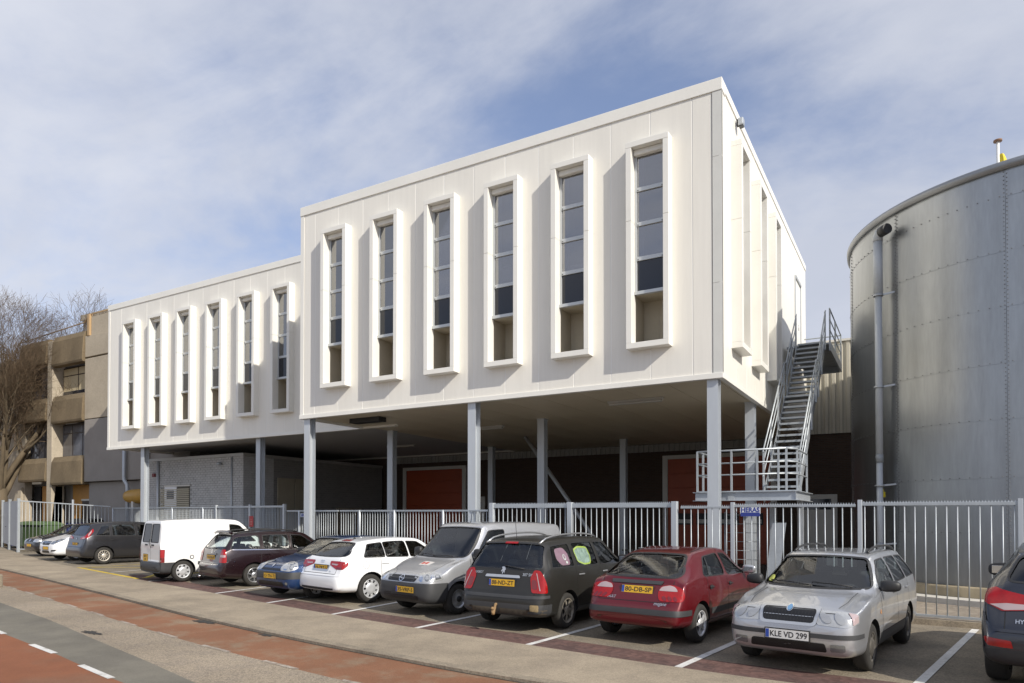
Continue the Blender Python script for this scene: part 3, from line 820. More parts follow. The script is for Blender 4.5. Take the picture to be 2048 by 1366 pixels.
# ------------------------------------------------------------------ outside stair
SXA, SXB = -3.20, -2.42
LZ = 2.46; YL0, YL1 = 15.72, 17.78
stair = thing('outside_stair', 'galvanised steel outside stair climbing the side wall to an upper door', 'stair', ((SXA + SXB) / 2, 18, 0))
M_TREAD = mat('steel_tread', (0.40, 0.43, 0.46), 0.5, 0.5, var=0.12, vscale=4)
mid = (20.98, 5.30); top = (23.35, 7.28)
lo0 = (YL1, LZ)
nlo, nup = 16, 11
mid2 = mid[0] + 0.32
me_tr = MB().box(SXA + .03, SXB - .03, -.12, .12, -.035, 0).mesh('tread')
me_nose = MB().box(SXA + .03, SXB - .03, -.126, -.1205, -.05, .002).mesh('nosing')
for i in range(1, nlo + 1):
    f = i / nlo
    td = put('tread', me_tr, M_TREAD, stair, wl=(0, lo0[0] + (mid[0] - lo0[0]) * f, lo0[1] + (mid[1] - lo0[1]) * f))
    put('nosing', me_nose, M_BAR, td, wl=(0, lo0[0] + (mid[0] - lo0[0]) * f, lo0[1] + (mid[1] - lo0[1]) * f))
for i in range(1, nup + 1):
    f = i / nup
    td = put('tread', me_tr, M_TREAD, stair, wl=(0, mid2 + (top[0] - mid2) * f, mid[1] + (top[1] - mid[1]) * f))
    put('nosing', me_nose, M_BAR, td, wl=(0, mid2 + (top[0] - mid2) * f, mid[1] + (top[1] - mid[1]) * f))
for sx in (SXA, SXB):
    mb = MB()
    mb.beam((sx, lo0[0] - .15, lo0[1] - .16), (sx, mid[0] + .03, mid[1] - .10), 0.012, 0.27, (0, 0, 1))
    put('stringer', mb, M_GALV, stair)
    mb = MB(); mb.beam((sx, mid2 - .05, mid[1] - .10), (sx, top[0] + .1, top[1] - .08), 0.012, 0.27); put('stringer', mb, M_GALV, stair)
    mb = MB(); mb.beam((sx, mid[0] + .03, mid[1] - .10), (sx, mid2 - .052, mid[1] - .10), 0.012, 0.24); put('stringer', mb, M_GALV, stair)
put('half_landing', MB().box(SXA + .008, SXB - .008, mid[0] + .125, mid2 + .10, mid[1] - .04, mid[1] - .002), M_TREAD, stair)
def rail_run(pts, heights, r=0.021, name='handrail', parent=stair):
    for h in heights:
        mb = MB(); mb.path([(p[0], p[1], p[2] + h) for p in pts], r if h == max(heights) else r * .8, 8); put(name if h == max(heights) else 'knee_rail', mb, M_BAR, parent)
def post(x, y, z, h, parent=stair, w=0.045):
    put('post', MB().box(x - w / 2, x + w / 2, y - w / 2, y + w / 2, z, z + h), M_BAR, parent)
for sx in (SXA - .03, SXB + .03):
    run = [(sx, lo0[0] - .05, lo0[1] + .02), (sx, mid[0] + .05, mid[1]), (sx, mid2 - .02, mid[1] + .02), (sx, top[0] + .05, top[1])]
    rail_run(run, (0.38, 0.68, 0.98))
    for f in (0.02, 0.34, 0.68, 0.99):
        post(sx, lo0[0] + (mid[0] - lo0[0]) * f, lo0[1] + (mid[1] - lo0[1]) * f - .2, 1.18)
    for f in (0.10, 0.5, 0.97):
        post(sx, mid2 + (top[0] - mid2) * f, mid[1] + (top[1] - mid[1]) * f - .2, 1.18)
# upper landing in front of the door
put('upper_landing', MB().box(XR + .06, SXB + .12, top[0] + .125, 27.2, top[1] - .05, top[1] - .005), M_TREAD, stair)
put('landing_beam', MB().box(SXB + .121, SXB + .17, top[0] + .10, 27.2, top[1] - .26, top[1] + .02), M_GALV, stair)
put('landing_beam', MB().box(XR + .07, SXB + .10, 27.21, 27.26, top[1] - .26, top[1] + .02), M_GALV, stair)
rail_run([(SXB + .14, top[0] + .12, top[1]), (SXB + .14, 27.2, top[1]), (XR + .1, 27.2, top[1])], (0.4, 0.72, 1.05))
for y in (top[0] + .2, 25.2, 27.18): post(SXB + .14, y, top[1] - .0, 1.05)
# lower landing
LX0, LX1 = -4.34, -2.20
put('landing_grating', MB().box(LX0 + .02, LX1 - .02, YL0 + .055, YL1 - .13, LZ - .035, LZ), M_TREAD, stair)
def channel(p0, p1, h=0.20):
    mb = MB(); mb.beam(p0, p1, 0.012, h)
    d = (Vector(p1) - Vector(p0)).normalized(); nrm = d.cross(Vector((0, 0, 1)))
    for dz in (-h / 2 + .006, h / 2 - .006):
        a = Vector(p0) + nrm * .036 + Vector((0, 0, dz)); b = Vector(p1) + nrm * .036 + Vector((0, 0, dz))
        mb.beam(a, b, 0.06, 0.012)
    put('landing_beam', mb, M_GALV, stair)
zc_ = LZ - .12
channel((LX0, YL0 + .05, zc_), (LX1 - .01, YL0 + .05, zc_)); channel((LX1, YL0 + .01, zc_), (LX1, YL1 + .2, zc_)); channel((LX0, YL1 - .1, zc_), (LX0, YL0 + .06, zc_))
put('splice_plate', MB().box(-3.62, -3.48, YL0 + .028, YL0 + .043, LZ - .21, LZ - .03), M_BAR, stair)
# guard rails of the landing
rail_run([(LX0 + .03, YL1 - .2, LZ), (LX0 + .03, YL0 + .10, LZ), (LX1 - .20, YL0 + .10, LZ)], (0.36, 0.62, 0.90))
rail_run([(LX1 - .20, YL0 + .10, LZ), (LX1 - .03, YL0 + .35, LZ), (LX1 - .03, YL1 - .1, LZ)], (0.36, 0.62, 0.90))
for x, y in ((LX0 + .03, YL0 + .10), (LX0 + .03, YL0 + .6), (LX0 + .03, YL1 - .2), (-3.55, YL0 + .10), (-3.0, YL0 + .10), (LX1 - .36, YL0 + .10), (LX1 - .20, YL0 + .10), (LX1 - .03, YL0 + .45), (LX1 - .03, YL1 - .1)):
    post(x, y, LZ, .90, w=0.04)
for x, y in ((-3.0, 17.6), (-2.35, 17.6)):
    put('landing_leg', MB().box(x - .05, x + .05, y - .05, y + .05, gz(x) - .02, LZ - .22), M_GALV, stair)

# ------------------------------------------------------------------ silo
CXS, CYS, RSI, HSI = 3.14, 22.74, 4.77, 9.52
def silo_mat():
    m = mat('silo_sheet', (0.345, 0.36, 0.37), 0.35, 0.88, var=0.10, vscale=1.6, stretch=(1.6, 1.6, 0.22), var2=0.05, v2scale=12, rvar=0.07, bump=0.10, bscale=1.1)
    return m
M_SILO = silo_mat()
silo = thing('silo', 'large round galvanised steel silo right of the outside stair', 'silo', (CXS, CYS, 0))
rings = [9.50, 8.78, 7.60, 6.40, 5.19, 3.98, 2.72, 1.50, 0.34]
seam0 = math.radians(-137.5)
step = PI / 6
for j in range(len(rings) - 1):
    z1, z0 = rings[j], rings[j + 1]
    for k in range(12):
        a0 = seam0 + k * step; a1 = a0 + step
        if k not in (0, 1, 2, 3, 10, 11) and j > 0 and False: continue
        r = RSI + (0.004 if (j + k) % 2 else 0.0)
        mb = MB()
        mb.lathe([(r, z0 + .001), (r, z1 - .001)], 20, Matrix.Translation((CXS, CYS, 0)), arc=(a0 + .0006, a1 - .0006))
        put('sheet', mb, M_SILO, silo)
M_BOLT = mat('bolt_zinc', (0.23, 0.23, 0.23), 0.5, 0.5)
mb = MB()
def bolt(ang, z):
    if not (-175 < (math.degrees(ang) + 180) % 360 - 180 < -20): return
    c, s = math.cos(ang), math.sin(ang)
    p = Vector((CXS + (RSI + .004) * c, CYS + (RSI + .004) * s, z)); q = p + Vector((c, s, 0)) * .016
    mb.tube(p, q, 0.013, 0.010, n=6)
for k in range(12):
    a = seam0 + k * step; z = 0.5
    while z < 9.4:
        bolt(a - 0.006, z); bolt(a + 0.006, z + .045); z += 0.09
for z in rings[1:-1]:
    for i in range(144): bolt(seam0 + 2 * PI * (i + .5) / 144, z + .03)
tag(put('bolts', mb, M_BOLT, silo), kind='stuff')
mc = Matrix.Translation((CXS, CYS, 0))
mb = MB(); mb.lathe([(RSI + .006, HSI - .16), (RSI + .075, HSI - .155), (RSI + .085, HSI - .02), (RSI + .07, HSI + .015), (RSI - .12, HSI + .02)], 96, mc)
put('roof_rim', mb, mat('rim_sheet', (0.30, 0.31, 0.32), 0.42, 0.7, var=.05), silo)
mb = MB(); mb.lathe([(RSI - .05, HSI - .02), (0.4, HSI + .16), (0, HSI + .16)], 64, mc); put('roof', mb, M_GALV, silo)
mb = MB(); mb.lathe([(RSI + .20, -.1), (RSI + .20, .31), (RSI + .17, .335), (RSI - .2, .337)], 96, mc); put('plinth', mb, mat('plinth_concrete', (0.36, 0.30, 0.20), 0.9, var=.25, vscale=1.5, stretch=(1, 1, .3), bump=.3), silo)
mb = MB(); mb.lathe([(RSI + .215, .10), (RSI + .72, .10), (RSI + .72, -.05)], 96, mc, smooth=False); put('apron', mb, mat('pale_apron', (0.55, 0.53, 0.48), 0.85, var=.08), silo)
# rain pipe on the silo
ang = math.radians(-141.3); ra = RSI + .26
px, py = CXS + ra * math.cos(ang), CYS + ra * math.sin(ang)
pipe = thing('silo_rain_pipe', 'thick grey plastic rain pipe strapped to the silo with a black elbow on top', 'pipe', (px, py, 0))
M_PVC = mat('grey_pvc', (0.43, 0.46, 0.49), 0.42, var=0.05, vscale=3)
put('lower_pipe', MB().tube((px, py, 0.05), (px, py, 3.28), 0.073, n=16), M_PVC, pipe)
put('socket', MB().tube((px, py, 3.24), (px, py, 3.44), 0.088, n=16), mat('dark_pvc', (0.26, 0.28, 0.30), 0.45), pipe)
put('middle_pipe', MB().tube((px, py, 3.43), (px, py, 7.42), 0.083, n=16), M_PVC, pipe)
put('upper_pipe', MB().tube((px, py, 7.40), (px, py, 8.80), 0.105, n=16), M_PVC, pipe)
tang = Vector((-math.sin(ang), math.cos(ang), 0))
put('elbow', MB().path([(px, py, 8.78), (px, py, 8.88), Vector((px, py, 8.96)) + tang * .05, Vector((px, py, 8.98)) + tang * .14], 0.115, 16), M_PVC, pipe)
put('end_cap', MB().path([Vector((px, py, 8.97)) + tang * .13, Vector((px, py, 8.97)) + tang * .36], 0.128, 16), M_BLACK, pipe)
for z in (7.42, 5.12, 2.66, 1.2):
    q = Vector((CXS + RSI * math.cos(ang + .02), CYS + RSI * math.sin(ang + .02), z + .03))
    put('bracket', MB().lathe([(.088, -.02), (.118, -.02), (.118, .02), (.088, .02)], 16, Matrix.Translation((px, py, z))), M_GALV, pipe)
    put('bracket_arm', MB().beam((px, py, z), q + tang * .16, 0.03, 0.04), M_GALV, pipe)
sa = math.radians(-144.0)
t = thing('warning_sticker', 'tiny yellow warning sign on the silo left of the rain pipe', 'sign', (CXS + RSI * math.cos(sa), CYS + RSI * math.sin(sa), 2.35))
nm = frame_m((CXS + (RSI + .006) * math.cos(sa), CYS + (RSI + .006) * math.sin(sa), 2.46), (-math.sin(sa), math.cos(sa), 0), (0, 0, 1), (math.cos(sa), math.sin(sa), 0))
put('plate', MB().box(-.09, .09, -.08, .05, 0, .006), mat('sign_yellow', (0.65, 0.55, 0.03), 0.5), t, m=nm)
put('triangle', MB().prism([(-.05, .058), (.05, .058), (0, .14)], lambda a, b: Vector((a, b, 0)), lambda a, b: Vector((a, b, .006))), MATS['sign_yellow'], t, m=nm)
# pole with a small pennant on the silo roof
fp = Vector((1.75, 20.1, 0))
pole = thing('roof_pole', 'white pole with a furled yellow and red pennant on the silo roof', 'pole', (fp.x, fp.y, HSI))
put('mast', MB().tube((fp.x, fp.y, HSI), (fp.x, fp.y, 10.85), 0.035, n=10), mat('white_pole', (0.75, 0.75, 0.73), 0.4), pole)
put('cap', MB().lathe([(0, 0), (.09, 0), (.09, .04), (0, .06)], 14, Matrix.Translation((fp.x, fp.y, 10.85))), mat('rusty_cap', (0.22, 0.12, 0.07), 0.7), pole)
put('red_band', MB().tube((fp.x, fp.y, 10.05), (fp.x, fp.y, 10.28), 0.046, n=10), mat('pennant_red', (0.55, 0.04, 0.03), 0.6), pole)
mb = MB(); pen = []
for i in range(9):
    z = 10.55 - i * .085; w = 0.03 + 0.11 * math.sin(PI * min(1, (i + 1) / 6))
    pen.append((fp.x + .035, fp.y, z)); pen.append((fp.x + .035 + w, fp.y + .03 * math.sin(i * 1.7), z - .02)); pen.append((fp.x + .04 + w * .5, fp.y - .035, z - .01))
mb.add(pen, [(3 * i + a, 3 * i + b, 3 * i + 3 + b, 3 * i + 3 + a) for i in range(8) for a, b in ((0, 1), (1, 2), (2, 0))])
put('pennant', mb, mat('pennant_yellow', (0.68, 0.52, 0.03), 0.7), pole)
put('pennant_tail', MB().tube((fp.x + .07, fp.y, 9.86), (fp.x + .09, fp.y, 9.68), .045, .06, n=7), mat('pennant_green', (0.06, 0.32, 0.10), 0.7), pole)

# ------------------------------------------------------------------ fence
FL = bay_hi
def fy(x): return float(np.interp(x, [p[0] for p in FL], [p[1] for p in FL]))
def fence(name, label, cat, xa, xb, h, pitch, group, ya=None, yb=None, comb=False, rail=0.05, posts=(), post_w=0.075, post_up=0.05, bar_r=0.0112, round_post=False, bottom=0.12, h2=None):
    """one fence section: posts, top and bottom rail and every upright bar"""
    A = Vector((xa, fy(xa) if ya is None else ya, 0)); B = Vector((xb, fy(xb) if yb is None else yb, 0))
    t = thing(name, label, cat, ((A.x + B.x) / 2, (A.y + B.y) / 2, gz((xa + xb) / 2)), group)
    def P(f, z=0.0):
        p = A.lerp(B, f); return Vector((p.x, p.y, gz(p.x) + z))
    ln = (B - A).length
    d = (B - A).normalized()
    hb = h if h2 is None else h2
    put('top_rail', MB().beam(P(0, h - rail / 2), P(1, hb - rail / 2), 0.04, rail), M_BAR, t, bevel=.004)
    put('bottom_rail', MB().beam(P(0, bottom + .02), P(1, bottom + .02), 0.04, 0.045), M_BAR, t, bevel=.004)
    n = max(2, int(ln / pitch)); me = None
    for i in range(n):
        f = (i + .5) / n
        if me is None or h2: me = MB().tube((0, 0, bottom + .043), (0, 0, h + (hb - h) * f - rail), bar_r, n=6).mesh('bar')
        p = P(f); put('bar', me, M_BAR, t, wl=(p.x, p.y, p.z))
    for f in posts:
        p = P(f)
        if round_post: put('post', MB().lathe([(0, 0), (post_w / 2, 0), (post_w / 2, h + post_up - .02), (post_w * .3, h + post_up), (0, h + post_up + .005)], 12, Matrix.Translation((p.x, p.y, p.z - .05))), M_GALV2, t)
        else:
            mrot = Matrix.Translation(p) @ Matrix.Rotation(math.atan2(d.y, d.x), 4, 'Z')
            put('post', MB().box(-post_w / 2, post_w / 2, -post_w / 2 + .006, post_w / 2 + .006, -.05, h + post_up, mrot), M_GALV2, t, bevel=.006)
    if comb:
        mb = MB(); k = int(ln / 0.045)
        for i in range(k):
            p = P((i + .5) / k, h)
            q = d * .012
            mb.add([p - q, p + q, p + Vector((0, 0, .035))], [(0, 1, 2)])
        tag(put('comb', mb, M_GALV2, t), kind='stuff')
    return t, P
GF = 'galvanised bar fence along the parking bays'
fence('bar_fence', 'wide-spaced galvanised fence section in front of the silo plinth', 'fence', -0.91, 1.50, 2.15, 0.158, GF, comb=True, posts=(0.0, 1.0), rail=.06)
fence('bar_fence', 'galvanised fence end at the right edge, behind the dark utility vehicle', 'fence', 1.58, 3.6, 2.15, 0.158, GF, comb=True, rail=.06)
fence('bar_fence', 'galvanised fence run beyond the dark utility vehicle at the right', 'fence', 3.66, 8.0, 2.15, 0.158, GF, comb=True, posts=(0.0, 1.0), rail=.06)
tF, PF = fence('bar_fence', 'galvanised fence section with the blue maker plate, below the stair landing', 'fence', -3.26, -0.98, 2.12, 0.143, GF, comb=True, posts=(0.0,), rail=.05)
fence('bar_fence', 'short galvanised fence section beside the right gate post, behind the red hatchback', 'fence', -4.36, -3.31, 2.09, 0.135, GF, comb=True, rail=.045)
tG, PG = fence('sliding_gate', 'tall double sliding gate of grey bars in the middle of the fence', 'gate', -9.38, -4.50, 2.17, 0.138, GF, comb=True, posts=(0.0, 0.47, 1.0), rail=.10, post_w=.12, post_up=0.03)
fence('bar_fence', 'low bar fence between the front middle column and the left corner column', 'fence', -15.95, -9.50, 2.03, 0.125, GF, posts=(0.16, 0.42, 0.74), round_post=True, post_w=.085)
fence('bar_fence', 'short low fence piece with a small blue plate, left of the corner column', 'fence', -19.02, -16.05, 2.03, 0.125, GF, posts=(0.25,), round_post=True, post_w=.07)
tL, PL = fence('swing_gate', 'closely barred swing gate with a red notice, left of the corner column', 'gate', -24.25, -19.2, 2.20, 0.105, GF, posts=(0.0, 0.53, 1.0), rail=.07, post_w=.10)
fence('bar_fence', 'closely barred fence section in front of the grey brick store', 'fence', -34.4, -24.35, 2.18, 0.125, GF, posts=(0.0, 0.33, 0.63, 0.9), round_post=True, post_w=.07, bar_r=.011)
fence('bar_fence', 'open bar fence section at the far left in front of the green container', 'fence', -37.82, -34.5, 2.52, 0.16, GF, ya=17.3, yb=19.78, posts=(0.58,), rail=.05, h2=2.26)
M_SCREEN = mat('grey_screen', (0.36, 0.38, 0.40), 0.55, 0.2, var=.06)
t = thing('grey_screen', 'solid grey screen closing the fence at the far left', 'screen', (-41.0, 18.2, gz(-37)))
spts = [(-44.18, 19.33), (-40.86, 18.2), (-37.9, 17.26)]
for (xa, ya), (xb, yb) in zip(spts, spts[1:]):
    put('sheet', MB().beam((xa + .06, ya, gz(xa) + 1.38), (xb - .06, yb, gz(xb) + 1.38), .02, 2.25), M_SCREEN, t)
for xq, yq in spts:
    put('post', MB().box(xq - .055, xq + .055, yq - .055, yq + .055, gz(xq) - .05, gz(xq) + 2.62), M_BAR, t, bevel=.006)
t = thing('marker_post', 'slim white post beside the grey screen at the left edge', 'post', (-45.0, 19.2, gz(-45)))
put('shaft', MB().tube((-44.5, 19.25, gz(-41)), (-44.5, 19.25, gz(-41) + 3.0), .05, n=10), mat('white_post', (0.72, 0.72, 0.72), .5), t)
put('knob', MB().lathe([(0, -.08), (.10, -.06), (.10, .06), (0, .08)], 12, Matrix.Translation((-44.4, 19.17, gz(-41) + 1.75))), MATS['white_post'], t)
# plates on the fence
def sign_plate(label, P, f, z, w, h, col, txt, tcol, size, blue_strip=False, cat='sign', dy=0.04):
    p = P(f, z); d = (P(1) - P(0)); d.z = 0; d.normalize()
    if d.x < 0: d = -d
    nrm = Vector((d.y, -d.x, 0))
    mm = frame_m(p + nrm * dy, d, (0, 0, 1), nrm)
    t = thing('fence_sign', label, cat, (p.x, p.y, p.z))
    pl = put('plate', MB().box(-w / 2, w / 2, -h / 2, h / 2, 0, .004), mat('sign_' + col[0], col[1], .45), t, m=mm)
    if blue_strip:
        put('lower_strip', MB().box(-w / 2 + .01, w / 2 - .01, -h / 2 - .05, -h / 2 + .028, .0045, .006), mat('sign_blue', (0.03, 0.05, 0.25), .45), pl, m=mm)
    for s_, off, sz in txt:
        me = text_mesh(s_, sz, bold=.004); me.materials.append(mat('sign_txt_' + tcol[0], tcol[1], .5))
        put('lettering', me, None, pl, m=mm @ Matrix.Translation((0, off, .0065)))
    return t
sign_plate('white and blue lettered plate hanging on the fence below the stair landing', PF, 0.16, 2.0, 0.40, 0.13, ('white', (0.70, 0.72, 0.74)), [('HERAS', 0.012, 0.125)], ('navy', (0.03, 0.05, 0.28)), .1, True)
sign_plate('small pale blue plate on the low fence left of the corner column', (lambda f, z=0: Vector((-18.1 + .3 * f, fy(-18.1 + .3 * f), gz(-18) + z))), 0.5, 1.86, 0.42, 0.13, ('pale', (0.42, 0.46, 0.55)), [('HERAS', 0.0, 0.11)], ('navy', (0.03, 0.05, 0.28)), .1)
t = sign_plate('small red notice with pale lines on the swing gate', PL, 0.56, 1.62, 0.34, 0.40, ('red', (0.42, 0.03, 0.03)), [], ('navy', (0.03, 0.05, 0.28)), .1)
pl = [c for c in t.children][0]
p = PL(.56, 1.62); dd = (PL(1) - PL(0)); dd.z = 0; dd.normalize(); nrm = Vector((dd.y, -dd.x, 0))
mm = frame_m(p + nrm * .04, dd, (0, 0, 1), nrm)
for k, (w_, z_) in enumerate(((.12, .08), (.2, .0), (.2, -.06), (.14, -.12))):
    put('text_line', MB().box(-w_ / 2, w_ / 2, z_ - .010, z_ + .010, .005, .006), mat('sign_pink', (0.60, 0.25, 0.22), .5), pl, m=mm)

# ------------------------------------------------------------------ things in the yard
cage = thing('wire_trolley', 'tall wire roll trolley standing behind the fence by the right column', 'trolley', (-3.6, 17.0, 0))
mb = MB()
for i in range(9): mb.tube((-3.95, 16.9, .25 + i * .21), (-3.2, 16.9, .25 + i * .21), .008, n=5)
tag(put('wire_shelf', mb, M_BAR, cage), kind='stuff')
for x in (-3.95, -3.2): put('upright', MB().tube((x, 16.9, .12), (x, 16.9, 2.0), .016, n=8), M_BAR, cage)
put('base', MB().box(-3.98, -3.17, 16.5, 16.95, .12, .16), M_GALV, cage)
for x in (-3.9, -3.25): put('castor', MB().lathe([(0, -.02), (.06, -.02), (.06, .02), (0, .02)], 12, frame_m((x, 16.9, .055), (0, 1, 0), (0, 0, 1), (1, 0, 0))), M_RUBBER, cage)
t = thing('steel_plate', 'leaning grey steel sheet behind the fence left of the silver estate', 'sheet', (-3.0, 16.6, 0))
put('sheet', MB().prism([(-3.02, -0.02), (-2.75, -0.02), (-2.55, 1.75), (-2.85, 1.75)], lambda a, b: Vector((a, 16.55 + b * .1, b)), lambda a, b: Vector((a, 16.58 + b * .1, b))), M_GALV, t)
def bike(x, y, rz, label):
    m0 = Matrix.Translation((x, y, gz(x))) @ Matrix.Rotation(rz, 4, 'Z')
    t = thing('bicycle', label, 'bicycle', (x, y, 0), 'bicycles parked inside the fence', m=m0)
    for wx in (-.52, .52):
        mw = m0 @ Matrix.Translation((wx, 0, .35)) @ Matrix.Rotation(PI / 2, 4, 'X')
        prof = [(.335 + .018 * math.cos(a), .018 * math.sin(a)) for a in np.linspace(0, 2 * PI, 7)]
        w = put('wheel', MB().lathe(prof, 26), M_RUBBER, t, m=mw)
        mb = MB()
        for k in range(12): mb.tube((0, 0, 0), (.32 * math.cos(k * PI / 6), .32 * math.sin(k * PI / 6), 0), .003, n=3)
        tag(put('spokes', mb, M_CHROME, w, m=mw), kind='stuff')
    put('frame', MB().path([(-.52, 0, .35), (-.08, 0, .34), (-.2, 0, .85), (.38, 0, .82), (-.08, 0, .34)], .017, 6).path([(-.52, 0, .35), (-.18, 0, .8)], .012, 6).path([(.52, 0, .35), (.36, 0, .98)], .015, 6), M_BLACK, t, m=m0)
    put('handlebar', MB().path([(.22, -.26, 1.03), (.36, -.2, 1.04), (.36, .2, 1.04), (.22, .26, 1.03)], .013, 6), M_CHROME, t, m=m0)
    put('saddle', MB().prism([(-.14, -.07), (.14, -.02), (.14, .02), (-.14, .07)], lambda a, b: Vector((-.22 + a, b, .92)), lambda a, b: Vector((-.22 + a, b, .97))), M_BLACK, t, m=m0)
bike(-8.2, 18.2, 0.15, 'dark bicycle behind the sliding gate, left of the diagonal brace foot')
bike(-6.6, 18.0, -0.1, 'dark bicycle behind the sliding gate, nearest the right gate post')
bike(-13.1, 18.3, 0.1, 'dark bicycle behind the low fence by the orange-red door')

# ------------------------------------------------------------------ concrete building on the left
M_CONC = mat('beige_concrete', (0.40, 0.345, 0.265), 0.9, var=0.12, vscale=0.9, bump=0.35, bscale=14, var2=0.07, v2scale=11)
M_CONCB = mat('brown_washed_concrete', (0.165, 0.125, 0.075), 0.95, var=0.22, vscale=1.1, bump=0.6, bscale=20, var2=0.14, v2scale=18, stretch=(1, 1, 0.5))
M_CONCG = mat('grey_concrete', (0.27, 0.25, 0.23), 0.9, var=0.08, vscale=0.9, bump=0.25, bscale=14)
M_OCHRE = mat('ochre_board', (0.46, 0.22, 0.045), 0.55, var=0.08, vscale=1.5)
M_BROWNF = mat('brown_window_frame', (0.045, 0.032, 0.025), 0.5)
M_SCREENB = mat('beige_blind', (0.50, 0.42, 0.27), 0.7, var=.05)
G_OLD = mat('old_window_glass', (0.085, 0.085, 0.095), 0.10, spec=0.8, var=0.25, vscale=1.2)
YC = 21.0; g0 = gz(-42)
conc = thing('concrete_building', 'brown concrete office building with slanted parapets behind the bare tree', 'building', (-46, YC, g0))
put('main_wall', MB().box(-62, -45.45, YC, YC + .4, g0 - .3, 11.2), M_CONC, conc)
put('core_wall', MB().box(-62, -30.2, YC + .75, YC + 9, g0 - .3, 11.6), M_CONCG, conc)
put('pillar', MB().box(-42.42, -41.88, YC - .30, YC + .4, g0 - .3, 11.75), M_CONC, conc, bevel=.03)
def spandrel(x0, x1, z0, z1):
    prof = [(0.02, z0), (-0.36, z0), (-0.40, z0 + .12), (-0.34, z1 - .32), (-0.20, z1 - .02), (0.02, z1)]
    put('parapet', MB().prism(prof, lambda a, b: Vector((x0, YC + a, b)), lambda a, b: Vector((x1, YC + a, b))), M_CONCB, conc, bevel=.02)
for z0, z1, zc in ((10.25, 11.95, 0), (7.05, 8.62, 0), (3.62, 5.22, 0)):
    spandrel(-45.4, -42.46, z0 + (0.25 if z0 < 10 else .25), z1 + .0)
    spandrel(-41.84, -38.72, z0, z1)
spandrel(-52.0, -45.44, 9.4, 11.0)
def old_window(x0, x1, z0, z1, nx_, blind=False):
    w = put('window', MB().box(x0, x1, YC + .28, YC + .34, z0, z1), M_BROWNF, conc)
    k = (x1 - x0) / nx_
    zm = z1 - (z1 - z0) * .28
    for i in range(nx_):
        put('pane', MB().box(x0 + i * k + .05, x0 + (i + 1) * k - .05, YC + .262, YC + .278, z0 + .06, zm - .03), M_SCREENB if blind and i < 5 else G_OLD, w)
        put('pane', MB().box(x0 + i * k + .05, x0 + (i + 1) * k - .05, YC + .262, YC + .278, zm + .03, z1 - .06), M_SCREENB if blind else G_OLD, w)
    if blind: put('lower_vent', MB().box(x0 + .06, x1 - .06, YC + .24, YC + .26, z0 + .06, z0 + .30), M_DARKPANE, w)
old_window(-45.4, -42.45, 8.62, 10.50, 3); old_window(-41.86, -38.74, 8.62, 10.26, 2, True)
old_window(-45.4, -42.45, 5.22, 7.30, 3); old_window(-41.86, -38.74, 5.22, 7.05, 3)
for z0, z1, yo in ((g0 - .3, 3.72, 0.02), (3.75, 7.08, -.25), (7.12, 10.38, -.25), (10.46, 11.6, -.25)):
    put('wall_slab', MB().box(-38.70, -33.4, YC + yo, YC + .7, z0, z1), M_CONCG if z0 < 7 else M_CONC, conc, bevel=.02)
put('wall_slab', MB().box(-33.35, -30.2, YC + .1, YC + .7, g0 - .3, 11.6), M_CONCG, conc)
for x0, x1 in ((-44.6, -42.45), (-41.3, -38.75)):
    d = put('ochre_wall', MB().box(x0, x1, YC + .55, YC + .62, g0 - .1, 3.66), M_OCHRE, conc)
    f = put('door', MB().box(x1 - 1.5, x1 - .55, YC + .50, YC + .548, g0, 2.75), M_BROWNF, d)
    put('door_frame', MB().box(x1 - 1.6, x1 - .45, YC + .51, YC + .546, 2.753, 2.85), M_WHITEF, d)
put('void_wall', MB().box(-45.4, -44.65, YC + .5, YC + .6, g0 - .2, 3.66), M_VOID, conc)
for x0 in (-46.0, -42.30):
    put('pier', MB().prism([(-.42, g0 - .2), (.3, g0 - .2), (.3, 3.60), (-.1, 3.60)], lambda a, b: Vector((x0, YC + a, b)), lambda a, b: Vector((x0 + .42, YC + a, b))), M_CONC, conc, bevel=.02)
# set-back upper storey
put('upper_storey', MB().box(-45.0, -30.2, YC + 3.0, YC + 9, 11.6, 14.1), M_CONCG, conc)
put('upper_band', MB().box(-45.1, -30.1, YC + 2.9, YC + 9, 14.1, 14.45), M_CONC, conc)
for x0, x1 in ((-44.0, -41.2), (-39.6, -37.0), (-35.5, -33)):
    w = put('window', MB().box(x0, x1, YC + 2.93, YC + 2.995, 12.6, 13.7), M_BROWNF, conc)
    for i in range(2): put('pane', MB().box(x0 + .08 + i * (x1 - x0) / 2, x0 - .08 + (i + 1) * (x1 - x0) / 2, YC + 2.91, YC + 2.928, 12.7, 13.6), G_OLD, w)
M_ORNG = mat('orange_rail', (0.46, 0.31, 0.16), 0.5)
put('roof_rail', MB().path([(-46, YC - .1, 12.15), (-39.0, YC - .1, 12.45), (-38.4, YC - .2, 12.75), (-33, YC - .2, 12.75)], .03, 6), M_ORNG, conc)
put('rail_post', MB().box(-38.45, -38.25, YC - .28, YC - .12, 11.6, 12.75), M_ORNG, conc)
put('roof_fascia', MB().box(-38.2, -33.4, YC - .2, YC + .2, 11.62, 12.6), M_CONC, conc)
